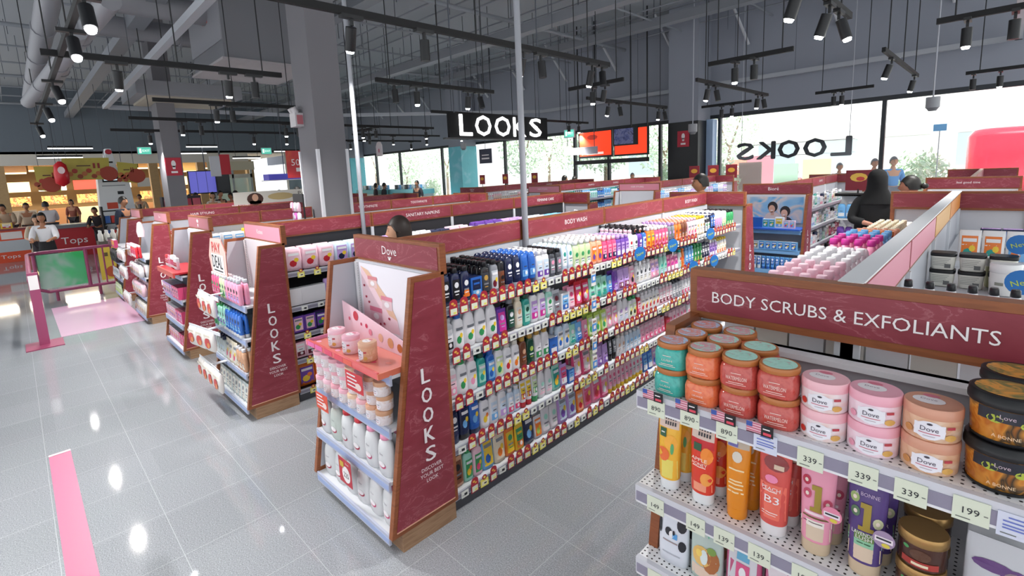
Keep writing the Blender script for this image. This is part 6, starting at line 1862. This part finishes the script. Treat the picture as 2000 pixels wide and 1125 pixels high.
# glazed entrance right of shopfronts
t = thing('automatic_door', (XW + .1, 8.3, 0), 'glass sliding entrance door beside the shopfronts', 'door')
b = MB()
for y in (-.9, 0, .9):
    b.box(-.05, y - .05, 0, .05, y + .05, 2.6, mat('9EA4A4', .4))
b.box(-.05, -.95, 2.2, .05, .95, 2.4, mat('C4C2B8', .5)); b.box(-.05, -1.1, 2.6, .05, 1.1, 3.05, mat('C9C0A8', .6)); b.build('door_frame', t)
b = MB(); b.box(-.01, -.9, 0, .01, .9, 2.2, mat('BFE4E4', .05, alpha=.45)); b.build('door_glass', t)
p = at(556, 345, x=-14)
b = MB(); b.box(-.2, -.5, -.08, .2, .5, .08, mat('4A4AA8', .4, emit=.3)); b.box(-.22, -.55, -.1, .22, .55, -.08, WHITE); b.cyl((0, 0, .08), (0, 0, ZC - p.z), .012, DGREY, 5)
tag(b.build('blue_promotion_canopy', None, tuple(p)), 'blue lit hanging promotion bar left of the thick column', 'sign')

# checkout counters (floor level at far left)
ORG = mat('E8522A', .45)
for i, (y0, y1) in enumerate(((-3.4, -2.3), (-2.2, -1.15), (-1.05, .2))):
    t = thing('checkout_counter', (-19.6, y0, 0), 'orange and grey checkout shelf unit with Tops band, %s' % ['cut by the left edge', 'middle one', 'nearest to the cashier'][i], 'checkout counter')
    w = y1 - y0
    b = MB(); b.box(-.6, 0, 0, 0, w, .3, ORG); b.box(-.6, 0, .3, 0, w, .62, mat('C4C8CC', .5)); b.box(-.6, 0, .62, 0, w, .9, ORG); b.box(-.65, -.02, .9, .05, w + .02, .95, mat('8A3038', .4)); b.build('counter_body', t)
    b = MB(); fn = lambda a, c: (.004, a, c)
    b.text('Tops', fn, w * .65, .15, w=.4, h=.13, m=TXW); b.flat(fn, 1, 1, w * .1, w * .35, .66, .86, mat('F0D23A', .5)); b.flat(fn, 1, 1, w * .55, w * .9, .66, .86, mat('F0E4E0', .5)); b.disc(fn, w * .2, .46, .12, .1, mat('F4F0E8', .5)); b.build('counter_print', t)
    for k in range(3):
        o = tag(link('carton', goods('box', ['red', 'white', 'yellow'][k], 'white', 'white', 'red', (.24, .1, .16), 1, 0, False)[0], None, (-19.8, y0 + .2 + k * .32, .95), PI / 2), 'snack carton on the checkout counter %s, %s from the left' % (['at the left edge', 'in the middle', 'nearest the cashier'][i], PLC[k]), 'box')
t = thing('checkout_counter', (-19.2, .55, 0), 'dark red checkout desk with white Tops lettering behind the cashier', 'checkout counter')
b = MB(); b.box(-.7, 0, 0, 0, 1.15, .85, mat('B82A30', .45)); b.box(-.75, -.03, .85, .05, 1.2, .95, mat('7A7C80', .4)); b.box(-.7, -.02, 0, .02, 0, .85, BLACK); b.box(-.7, 1.15, 0, .02, 1.17, .9, BLACK); b.build('desk_body', t)
b = MB(); b.text('Tops', lambda a, c: (.006, a, c), .62, .45, w=.6, h=.26, m=TXW); b.build('lettering', t)
t = thing('drinks_rack', (-17.5, 1.75, 0), 'black wire rack with boxed goods beside the red checkout desk', 'rack')
b = MB()
for z in (.15, .55, .95, 1.3):
    b.box(-.3, 0, z, 0, .9, z + .03, BLACK)
for y in (0, .9):
    b.box(-.3, y - .02, 0, 0, y + .02, 1.45, BLACK)
b.build('rack_frame', t)
for z in (.58, .98):
    b = MB()
    for k in range(6):
        b.box(-.25, .04 + k * .14, z, -.02, .15 + k * .14, z + .2, mat(['3A64A8', 'C83A30', 'E8E4D8', 'D98A3A', '2A6A8A', 'C8C4BC'][k], .5))
    b.build('boxed_goods', t)
t = thing('white_bottle_table', (-14.6, 1.3, 0), 'low table packed with white bottles beyond the pink fence', 'display table')
b = MB(); b.box(-.4, 0, 0, 0, 1.0, .72, mat('6A625A', .6)); b.build('table_body', t)
b = MB()
for i in range(8):
    for j in range(3):
        b.cyl((-.06 - j * .12, .07 + i * .12, .72), (-.06 - j * .12, .07 + i * .12, .92), .045, mat('E9E6DE', .4), 8); b.cyl((-.06 - j * .12, .07 + i * .12, .92), (-.06 - j * .12, .07 + i * .12, .99), .025, mat('F4F4F0', .4), 8)

for i in range(8):
    for j in range(3):
        pass
key = ('wb',)
m1 = MB(); m1.loft([(0, .042, .042), (.01, .045, .045), (.15, .045, .045), (.19, .02, .02)], mat('E9E6DE', .4), 10, 2); m1.cyl((0, 0, .19), (0, 0, .25), .022, mat('F6F4F0', .4), 8)
wbm = m1.mesh('white_bottle')
for i in range(8):
    for j in range(3):
        tag(link('white_bottle', wbm, None, (-14.66 - j * .12, 1.37 + i * .12, .72)), 'white bottle on the low table beyond the pink fence, %s from left, %s row' % (PLC[i], ['front', 'middle', 'back'][j]), 'bottle', 'white bottles on the low table')
b = MB(); b.box(0, -.5, 0, .03, .5, .75, mat('C4A83A', .5)); fn = lambda a, c: (.034, a, c)
for k in range(8):
    b.flat(fn, 1, 1, -.4 + k * .1, -.34 + k * .1, .5, .58, mat('5A4A28', .5))
b.disc(fn, -.3, .16, .12, .12, mat('A84A28', .5)); b.disc(fn, .3, .1, .08, .05, mat('A84A28', .5)); b.box(-.2, -.4, 0, 0, -.36, .7, BLACK); b.box(-.2, .36, 0, 0, .4, .7, BLACK)
tag(b.build('yellow_floor_board', None, (-13.4, 1.65, 0)), 'yellow floor standing board seen through the pink fence', 'sign')
t = thing('snack_rack', (-17.0, 3.1, 0), 'dark rack of red and pink boxes right of the narrow grey column', 'rack')
b = MB(); b.box(-.3, 0, 0, 0, 1.0, 1.62, mat('3A3438', .6)); b.build('rack_frame', t)
b = MB()
for z in (.9, 1.2, 1.42):
    for k in range(4):
        b.box(-.02, .04 + k * .24, z - .1, .06, .24 + k * .24, z + .12, mat(['B03A4A', 'C85A6A', '8A3040', 'D08A8A'][(k + int(z * 10)) % 4], .5))
b.build('boxed_goods', t)

# ================================================================== OUTSIDE THE WINDOWS
t = thing('red_kiosk', (-.75, 18, 0), 'big glossy red rounded vehicle body outside the right hand window', 'vehicle')
b = MB(); b.loft([(0, 1.5, .9, 6), (.2, 1.55, .95, 6), (2.2, 1.55, .95, 6), (2.36, 1.45, .85, 6), (2.4, 1.3, .7, 6)], mat('D81E38', .2, coat=.5), 28, 6, cx=1.5, cy=1); b.build('body_shell', t)
b = MB(); b.box(.0, .02, 1.1, .12, .04, 1.14, mat('E8D8A0', .4)); b.cyl((.6, .1, .3), (.6, .4, .3), .3, BLACK, 16); b.cyl((2.5, .1, .3), (2.5, .4, .3), .3, BLACK, 16); b.build('wheel_set', t)
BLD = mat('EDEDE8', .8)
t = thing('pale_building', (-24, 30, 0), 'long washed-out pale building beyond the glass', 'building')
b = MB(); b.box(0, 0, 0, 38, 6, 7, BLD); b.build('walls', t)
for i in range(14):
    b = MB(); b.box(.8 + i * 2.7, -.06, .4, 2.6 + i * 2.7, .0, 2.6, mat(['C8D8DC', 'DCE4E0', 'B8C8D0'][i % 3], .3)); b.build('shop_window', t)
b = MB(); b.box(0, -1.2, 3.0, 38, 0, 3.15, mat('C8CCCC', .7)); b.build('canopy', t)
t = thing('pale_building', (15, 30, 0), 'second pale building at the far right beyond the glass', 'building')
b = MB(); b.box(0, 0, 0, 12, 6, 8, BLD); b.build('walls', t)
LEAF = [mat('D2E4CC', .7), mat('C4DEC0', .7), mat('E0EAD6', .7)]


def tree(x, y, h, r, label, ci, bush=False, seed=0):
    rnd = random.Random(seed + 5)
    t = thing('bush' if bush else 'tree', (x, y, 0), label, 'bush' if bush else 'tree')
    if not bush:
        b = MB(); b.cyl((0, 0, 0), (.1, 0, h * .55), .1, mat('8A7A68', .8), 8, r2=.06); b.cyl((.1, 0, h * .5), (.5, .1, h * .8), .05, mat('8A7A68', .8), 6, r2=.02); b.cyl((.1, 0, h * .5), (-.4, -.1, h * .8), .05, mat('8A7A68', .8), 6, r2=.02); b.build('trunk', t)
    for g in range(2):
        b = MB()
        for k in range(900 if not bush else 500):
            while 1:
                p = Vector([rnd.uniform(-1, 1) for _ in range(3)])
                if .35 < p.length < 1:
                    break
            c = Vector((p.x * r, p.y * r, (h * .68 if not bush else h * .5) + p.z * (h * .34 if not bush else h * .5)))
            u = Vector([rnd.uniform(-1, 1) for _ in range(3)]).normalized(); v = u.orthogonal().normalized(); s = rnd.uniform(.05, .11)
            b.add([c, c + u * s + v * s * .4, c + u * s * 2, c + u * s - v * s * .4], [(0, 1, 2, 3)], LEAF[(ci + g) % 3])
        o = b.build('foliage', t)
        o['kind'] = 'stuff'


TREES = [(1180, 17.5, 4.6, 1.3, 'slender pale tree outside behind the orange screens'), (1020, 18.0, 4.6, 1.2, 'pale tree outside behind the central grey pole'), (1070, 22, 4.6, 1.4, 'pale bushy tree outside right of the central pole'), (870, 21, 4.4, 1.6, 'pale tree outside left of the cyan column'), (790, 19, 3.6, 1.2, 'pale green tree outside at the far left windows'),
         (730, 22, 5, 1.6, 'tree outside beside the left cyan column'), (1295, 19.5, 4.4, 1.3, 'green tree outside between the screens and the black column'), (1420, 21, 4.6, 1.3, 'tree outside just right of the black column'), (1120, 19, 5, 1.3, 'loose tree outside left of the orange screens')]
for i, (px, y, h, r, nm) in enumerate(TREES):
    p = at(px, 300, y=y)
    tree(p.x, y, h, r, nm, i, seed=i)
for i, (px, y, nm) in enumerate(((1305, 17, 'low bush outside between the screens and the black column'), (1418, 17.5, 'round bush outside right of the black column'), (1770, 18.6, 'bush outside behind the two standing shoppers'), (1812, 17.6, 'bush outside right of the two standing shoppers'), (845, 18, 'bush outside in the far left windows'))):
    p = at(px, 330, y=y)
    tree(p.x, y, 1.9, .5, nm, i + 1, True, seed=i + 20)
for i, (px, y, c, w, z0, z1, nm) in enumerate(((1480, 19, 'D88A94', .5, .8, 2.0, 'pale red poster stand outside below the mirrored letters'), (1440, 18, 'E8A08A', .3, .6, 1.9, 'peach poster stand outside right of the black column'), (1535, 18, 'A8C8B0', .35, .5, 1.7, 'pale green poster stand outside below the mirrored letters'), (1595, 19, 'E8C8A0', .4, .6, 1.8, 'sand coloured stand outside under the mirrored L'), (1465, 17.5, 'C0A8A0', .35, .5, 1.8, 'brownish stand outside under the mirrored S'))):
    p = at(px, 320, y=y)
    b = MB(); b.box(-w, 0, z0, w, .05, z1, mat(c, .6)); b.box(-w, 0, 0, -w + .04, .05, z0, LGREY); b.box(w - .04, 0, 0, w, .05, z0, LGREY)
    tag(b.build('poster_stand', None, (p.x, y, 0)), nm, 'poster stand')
p = at(1836, 249, y=16)
b = MB(); b.box(-.12, 0, -.08, .12, .01, .08, mat('5AA8E0', .5)); b.cyl((0, .005, -p.z), (0, .005, -.08), .012, LGREY, 6)
tag(b.build('small_blue_sign', None, tuple(p)), 'small blue square sign outside the right hand window', 'sign')

# ================================================================== PEOPLE
SKIN = ['B98262', 'A9714F', 'C99676']


def skin_mesh(verts, edges, radii, sub=2):
    me = D.meshes.new('sk')
    me.from_pydata(verts, edges, [])
    o = D.objects.new('sk', me)
    COLL.objects.link(o)
    md = o.modifiers.new('s', 'SKIN')
    md.use_smooth_shade = True
    md.branch_smoothing = .6
    for i, r in enumerate(radii):
        r = r if isinstance(r, tuple) else (r, r)
        me.skin_vertices[0].data[i].radius = r
    me.skin_vertices[0].data[0].use_root = True
    sb = o.modifiers.new('u', 'SUBSURF')
    sb.levels = sub; sb.render_levels = sub
    dg = bpy.context.evaluated_depsgraph_get()
    m2 = D.meshes.new_from_object(o.evaluated_get(dg))
    vs = [tuple(v.co) for v in m2.vertices]; fs = [tuple(p.vertices) for p in m2.polygons]
    D.objects.remove(o); D.meshes.remove(me); D.meshes.remove(m2)
    return vs, fs


PB = {}


def figure(pose):
    """body, top and lower garments for a 1.65 m person facing -Y; returns lists of verts/faces"""
    if pose in PB:
        return PB[pose]
    J = {'pel': (0, 0, .9), 'wst': (0, 0, 1.05), 'chs': (0, .0, 1.24), 'nck': (0, .01, 1.38), 'hd': (0, -.005, 1.47)}
    bend = {'lean': .22, 'stand': 0, 'back': 0, 'reach': .06}[pose]
    for k, f in (('wst', .3), ('chs', .7), ('nck', 1), ('hd', 1.15)):
        x, y, z = J[k]; J[k] = (x, y - bend * f, z - .3 * bend * f)
    cx, cy, cz = J['chs']
    for s, n in ((-1, 'L'), (1, 'R')):
        J['sh' + n] = (s * .165, cy + .01, cz + .08)
        if pose == 'back':
            J['el' + n] = (s * .235, .07, 1.08); J['wr' + n] = (s * .06, .2, 1.03 + .02 * s); hand = (-.3 * s, .1, -.1)
        elif pose == 'reach' or pose == 'lean':
            J['el' + n] = (s * .22, cy - .08, cz - .17); J['wr' + n] = (s * .15, cy - .3, cz - .2); hand = (-.1 * s, -1, -.1)
        else:
            J['el' + n] = (s * .225, .03, 1.06); J['wr' + n] = (s * .235, -.03, .83); hand = (0, -.1, -1)
        J['hd_' + n] = hand
        J['hip' + n] = (s * .085, 0, .86); J['kn' + n] = (s * .095, -.01, .47); J['an' + n] = (s * .1, .02, .08); J['to' + n] = (s * .11, -.13, .035)
    V = []; E_ = []; R_ = []; idx = {}

    def v(n, p, r):
        idx[n] = len(V); V.append(p); R_.append(r); return idx[n]
    v('pel', J['pel'], (.13, .095)); v('wst', J['wst'], (.115, .085)); v('chs', J['chs'], (.14, .095)); v('nck', J['nck'], .052); v('hd', J['hd'], .05)
    E_ += [(0, 1), (1, 2), (2, 3), (3, 4)]
    for n in 'LR':
        a = v('sh' + n, J['sh' + n], .058); e = v('el' + n, J['el' + n], .042); w = v('wr' + n, J['wr' + n], .026)
        E_ += [(2, a), (a, e), (e, w)]
        hd = Vector(J['hd_' + n]).normalized(); wr = Vector(J['wr' + n]); side = hd.cross(Vector((0, 0, 1)) if abs(hd.z) < .8 else Vector((1 if n == 'R' else -1, 0, 0))).normalized()
        pal = wr + hd * .055
        p_ = v('pa' + n, tuple(pal), (.036, .018)); E_.append((w, p_))
        for k, (off, ln) in enumerate(((-.027, .06), (-.009, .072), (.01, .067), (.027, .05))):
            b0 = pal + side * off + hd * .03; b1 = b0 + hd * ln * .5 + Vector((0, 0, -.006)); b2 = b1 + hd * ln * .4 + Vector((0, 0, -.016))
            i0 = v('f', tuple(b0), .0095); i1 = v('f', tuple(b1), .0088); i2 = v('f', tuple(b2), .0075); E_ += [(p_, i0), (i0, i1), (i1, i2)]
        th = pal - side * .03 - hd * .02; i0 = v('t', tuple(th), .011); i1 = v('t', tuple(th + hd * .03 - side * .018), .0095); i2 = v('t', tuple(th + hd * .055 - side * .02), .008); E_ += [(p_, i0), (i0, i1), (i1, i2)]
        h = v('hip' + n, J['hip' + n], .088); k_ = v('kn' + n, J['kn' + n], .056); a_ = v('an' + n, J['an' + n], .036); t_ = v('to' + n, J['to' + n], (.036, .028)); E_ += [(0, h), (h, k_), (k_, a_), (a_, t_)]
    body = skin_mesh(V, E_, R_, 2)
    # garments
    tv = [J['pel'], J['wst'], J['chs'], (J['nck'][0], J['nck'][1], J['nck'][2] - .015)]; tr_ = [(.15, .115), (.135, .105), (.16, .12), .072]; te = [(0, 1), (1, 2), (2, 3)]
    for n in 'LR':
        o = len(tv); e = Vector(J['el' + n]); w = Vector(J['wr' + n]); tv += [J['sh' + n], J['el' + n], tuple(e.lerp(w, .8 if pose == 'back' else .3))]; tr_ += [.085, .058, .05]; te += [(2, o), (o, o + 1), (o + 1, o + 2)]
    top = skin_mesh(tv, te, tr_, 2)
    lv = [J['pel']]; lr = [(.15, .115)]; le = []
    for n in 'LR':
        o = len(lv); a_ = J['an' + n]; lv += [J['hip' + n], J['kn' + n], (a_[0], a_[1], .12)]; lr += [.1, .074, .06]; le += [(0, o), (o, o + 1), (o + 1, o + 2)]
    leg = skin_mesh(lv, le, lr, 2)
    PB[pose] = (body, top, leg, J)
    return PB[pose]


def head_mesh(b, c, m, yaw=0, s=1):
    """a face looking to -Y, then turned by yaw"""
    n, k = 18, 14
    vs = []
    for j in range(k + 1):
        th = PI * j / k
        for i in range(n):
            ph = 2 * PI * i / n
            x = .074 * math.sin(th) * math.cos(ph); y = .092 * math.sin(th) * math.sin(ph); z = .115 * math.cos(th)
            if z < 0:
                x *= 1 - .45 * (-z / .115) ** 1.6; y *= 1 - .25 * (-z / .115) ** 2
                if y < 0:
                    y -= .008 * (-z / .115)
            fr = max(0, -y / .092)
            if fr > .86 and -.05 < z < .02 and abs(x) < .02:
                y -= .02 * (1 - abs(z + .022) / .03) if abs(z + .022) < .03 else 0
            vs.append((x, y, z))
    fs = [(j * n + i, j * n + (i + 1) % n, (j + 1) * n + (i + 1) % n, (j + 1) * n + i) for j in range(k) for i in range(n)]
    ca, sa = math.cos(yaw), math.sin(yaw)

    def T(p):
        return (c[0] + (p[0] * ca - p[1] * sa) * s, c[1] + (p[0] * sa + p[1] * ca) * s, c[2] + p[2] * s)
    b.add([T(v) for v in vs], fs, m, True)
    for sx in (-1, 1):
        b.add([T((sx * .072 + sx * .01 * math.cos(t), .012 * math.sin(t) * 1.2 + .005, -.005 + .026 * math.cos(t * 1.0 + 1.2))) for t in [i * PI / 4 for i in range(8)]] + [T((sx * .084, .012, -.005))], [(i, (i + 1) % 8, 8) for i in range(8)], m, True)
        ey = [T((sx * .03 + .012 * math.cos(t), -.086, .008 + .006 * math.sin(t))) for t in [i * PI / 4 for i in range(8)]]
        b.add(ey, [tuple(range(8))], mat('EDE6E0', .3)); b.add([T((sx * .03 + .006 * math.cos(t), -.088, .008 + .006 * math.sin(t))) for t in [i * PI / 4 for i in range(8)]], [tuple(range(8))], INK)
        b.add([T(p) for p in ((sx * .015, -.088, .024), (sx * .045, -.08, .028), (sx * .045, -.081, .022), (sx * .015, -.089, .019))], [(0, 1, 2, 3)], mat('2A1E1A', .7))
    b.add([T(p) for p in ((-.022, -.086, -.056), (0, -.09, -.051), (.022, -.086, -.056), (0, -.088, -.064))], [(0, 1, 2, 3)], mat('A05A52', .5))
    return T


HAIRC = {'black': '17130F', 'brown': '3A2A20'}


def hair(kind, c, yaw, col, s=1):
    b = MB(); m = mat(col, .5)
    if kind == 'hijab':
        m = mat('08090B', .9)
        b.loft([(c[2] - .27, .2, .14), (c[2] - .22, .175, .13), (c[2] - .16, .135, .115), (c[2] - .1, .105, .112), (c[2] - .03, .1, .115), (c[2] + .05, .098, .115), (c[2] + .1, .08, .095), (c[2] + .13, .05, .06), (c[2] + .142, .01, .01)], m, 20, 2.1, cx=c[0], cy=c[1] + .012)
        return b
    n, k = 18, 12
    vs = []
    low = {'short': -.045, 'bob': -.1, 'bun': -.04, 'long': -.26, 'hijab': -.22}[kind]
    for j in range(k + 1):
        th = PI * .5 * j / 6 if j <= 6 else PI / 2
        for i in range(n):
            ph = 2 * PI * i / n
            fr = max(0, -math.sin(ph))
            rx, ry, rz_ = (.083, .1, .127) if kind != 'hijab' else (.1, .118, .135)
            x = rx * math.sin(th) * math.cos(ph); y = ry * math.sin(th) * math.sin(ph) + .008; z = rz_ * math.cos(th)
            if j > 6:
                q = (j - 6) / 6
                lim = low if fr < (.3 if kind != 'hijab' else 2) else (.045 if fr > .6 else .02)
                z = lim * q if fr < .35 or kind == 'hijab' else .055
                if fr >= .35 and kind != 'hijab':
                    y *= .98
                if kind == 'hijab':
                    x *= 1 + .25 * q * q; y *= 1 + .15 * q * q
            elif fr > .5 and z < .05 and kind != 'hijab':
                z = .05
            vs.append((x, y, z))
    fs = [(j * n + i, j * n + (i + 1) % n, (j + 1) * n + (i + 1) % n, (j + 1) * n + i) for j in range(k) for i in range(n)]
    ca, sa = math.cos(yaw), math.sin(yaw)
    T = lambda p: (c[0] + (p[0] * ca - p[1] * sa) * s, c[1] + (p[0] * sa + p[1] * ca) * s, c[2] + p[2] * s)
    b.add([T(v) for v in vs], fs, m, True)
    if kind == 'bun':
        o = MB(); o.loft([(-.035, .005, .005), (-.02, .032, .032), (0, .04, .04), (.02, .032, .032), (.035, .005, .005)], m, 12, 2, cx=0, cy=.13)
        b.add([T(v) for v in o.v], o.f, m, True)
    return b


nP = [0]


def person(x, y, face, H_, top, low, label, pose='stand', hr='short', hcol='17130F', yaw=0, skirt=False, extra=None, z0=0, skinc=None):
    nP[0] += 1
    body, tp, lg, J = figure(pose)
    s = H_ / 1.65
    t = thing('person', (x, y, z0), label, 'person', None, face)
    t.scale = (s, s, s)
    sm = mat(skinc or SKIN[nP[0] % 3], .5)
    hc = (J['hd'][0], J['hd'][1] - .012, J['hd'][2] + .07)
    b = MB(); b.add(body[0], body[1], sm, True); head_mesh(b, hc, sm, yaw); b.build('body', t)
    b = MB(); b.add(tp[0], tp[1], mat(top, .8), True)
    if extra == 'abaya':
        p = J['pel']
        b.loft([(.08, .25, .2), (.5, .23, .18), (.9, .205, .145), (1.1, .2, .135), (1.28, .195, .12), (1.36, .15, .1), (1.42, .07, .06)], mat(top, .8), 20, 2.2)
    b.build('shirt', t)
    if skirt:
        b = MB(); b.loft([(.5, .17, .15), (.8, .16, .135), (.98, .14, .11)], mat(low, .8), 18, 2); b.build('skirt', t)
    else:
        b = MB(); b.add(lg[0], lg[1], mat(low, .8), True); b.build('trousers', t)
    b = MB()
    for n in 'LR':
        a = J['an' + n]
        b.loft([(0, .042, .12), (.03, .042, .118), (.07, .036, .06)], BLACK, 12, 2.4, cx=a[0], cy=a[1] - .07)
    b.build('shoes', t)
    hair(hr, hc, yaw, hcol).build('headscarf' if hr == 'hijab' else 'hair', t)
    return t


person(-3.28, 2.14, -PI * .12, 1.585, '3A3E48', '2A2C34', 'woman with dark straight hair whose head shows above the front display header', hr='long', hcol='2A1D16', yaw=-.2, skinc='C99676')
person(-2.83, 6.6, -PI * .27, 1.73, '3A4658', '2A2C34', 'man with short black hair in the cross aisle right of centre, seen in profile', hr='short', skinc='B07A58')
person(-1.08, 7.5, PI + .15, 1.68, '0A0B0E', '0A0B0E', 'person in a black headscarf and long black robe with hands clasped behind the back', 'back', 'hijab', '121318', extra='abaya', skinc='C08A74')
t = person(-.74, 7.3, -1.75, 1.62, '8A1E28', '1A1416', 'dark haired person with a bun standing right of the black robed person', 'stand', 'bun', yaw=.2, skinc='A06A54')
p = at(836, 352, y=13.6)
person(-17.2, 12.2, .2, 1.68, '4A4A50', '2A2C34', 'short haired shopper by the cyan counter, left of the cyan column', hr='short')
p = at(735, 352, y=12.6)
person(-20.6, 12.25, 2.8, 1.62, '3A3038', '2A2C34', 'dark haired shopper at the far left windows, left of a pair', hr='bob')
person(-19.95, 12.3, 2.9, 1.62, '2A3038', '2A2C34', 'dark haired shopper at the far left windows, right of a pair', hr='short')
p = at(1102, 345, y=12.9)
person(p.x, 12.9, 2.6, 1.66, '2E3036', '2A2C34', 'dark haired shopper near the left orange screen', hr='short')
p = at(1122, 350, y=13.3)
person(p.x, 13.3, 2.6, 1.62, '4A6070', '2A2C34', 'second shopper near the left orange screen, further right', hr='bob')
FARP = [(78, -14.0, 1.52, 'E4E2E4', '121216', 'cashier in a white shirt and black skirt beyond the pink fence', 'reach', 'bob', True, 1.3), (66, -15.2, 1.5, 'C9B8A0', '3A3438', 'customer in beige bending beside the white shirted cashier', 'lean', 'short', False, 1.5), (12, -21.5, 1.7, 'A8947C', '3A3438', 'person in a tan shirt at the left edge behind the checkouts', 'lean', 'short', False, 1.2), (50, -21.8, 1.62, 'D0BCA4', '3A3438', 'person in a cream shirt seen from behind at the checkouts', 'stand', 'short', False, 1.4),
        (93, -20.6, 1.72, 'D8D4D8', '2A2A30', 'tall staff member in a pale shirt leaning over the red checkout desk', 'lean', 'short', False, -1.4), (240, -15.2, 1.72, '1A2236', '1A2236', 'security guard in dark navy uniform left of the shelf ends', 'stand', 'short', False, 2.4), (188, -18.4, 1.5, '2A2428', '2A2428', 'seated looking person in dark clothes in front of the white booth', 'lean', 'short', False, 1.2),
        (418, -18.5, 1.66, 'E0D4C8', '3A3438', 'shopper in a light top behind the rows, left of the violet screen post', 'stand', 'bob', False, 1.0), (432, -18.8, 1.7, '1E1A1E', '1E1A1E', 'shopper in black behind the rows under the violet screen', 'stand', 'short', False, 2.0), (453, -19, 1.6, 'E8846A', '3A3438', 'shopper in a coral top behind the rows', 'stand', 'bob', False, .6), (462, -19.4, 1.66, '5A3A34', '3A3438', 'shopper in brown beside the coral topped one', 'stand', 'bob', False, 2.8),
        (487, -15.5, 1.7, '1E2C48', '1E2C48', 'broad person in dark blue behind the PANTENE board', 'lean', 'short', False, -1.2), (522, -15.8, 1.66, 'C8D4DC', '3A3438', 'shopper in pale grey behind the PANTENE board', 'lean', 'short', False, 1.3), (548, -16.2, 1.64, '2A3A5A', '3A3438', 'shopper in navy near the glass door', 'stand', 'bob', False, 1.8), (372, -19.2, 1.62, '4A3A3A', '3A3438', 'dark haired shopper right of the narrow column', 'stand', 'bob', False, 1.0), (384, -19.6, 1.66, '5A6AA8', '3A3438', 'shopper in a blue top right of the narrow column', 'stand', 'short', False, 2.2),
        (584, -15.0, 1.72, '1C1A1C', '1C1A1C', 'person with short black hair just left of the thick column', 'stand', 'short', False, -1.0), (140, -26, 1.6, '8A4A3A', '3A3438', 'person in rust red in the food court behind the red lantern', 'stand', 'bob', False, 1.0), (275, -25, 1.66, 'B8A084', '3A3438', 'shopper in tan in the food court left of the narrow column', 'stand', 'short', False, 1.0)]
for (px, x, h, tc, lc, nm, ps, hr, sk, fc) in FARP:
    r = ray(px, 400)
    person(x, x * r.y / r.x, fc, h, tc, lc, nm, ps, hr, skirt=sk)
for (px, y, h, tc, nm) in ((1745, 16.6, 1.78, '5A9AD8', 'man in a bright blue shirt and dark cap outside the window'), (1708, 16.8, 1.75, 'C88A94', 'person in a faded pink top outside left of the window post'), (1640, 17.5, 1.66, 'A8989C', 'pale dressed person outside under the mirrored L'), (1555, 18.2, 1.5, '9A5A60', 'person in dull red outside under the mirrored letters'), (1235, 16.5, 1.6, 'B8C0C8', 'pale dressed person outside the glass below the orange screen')):
    r = ray(px, 320)
    person(y * r.x / r.y, y, .5, h, tc, '6A6E78', nm, 'stand', 'short', '4A4850')
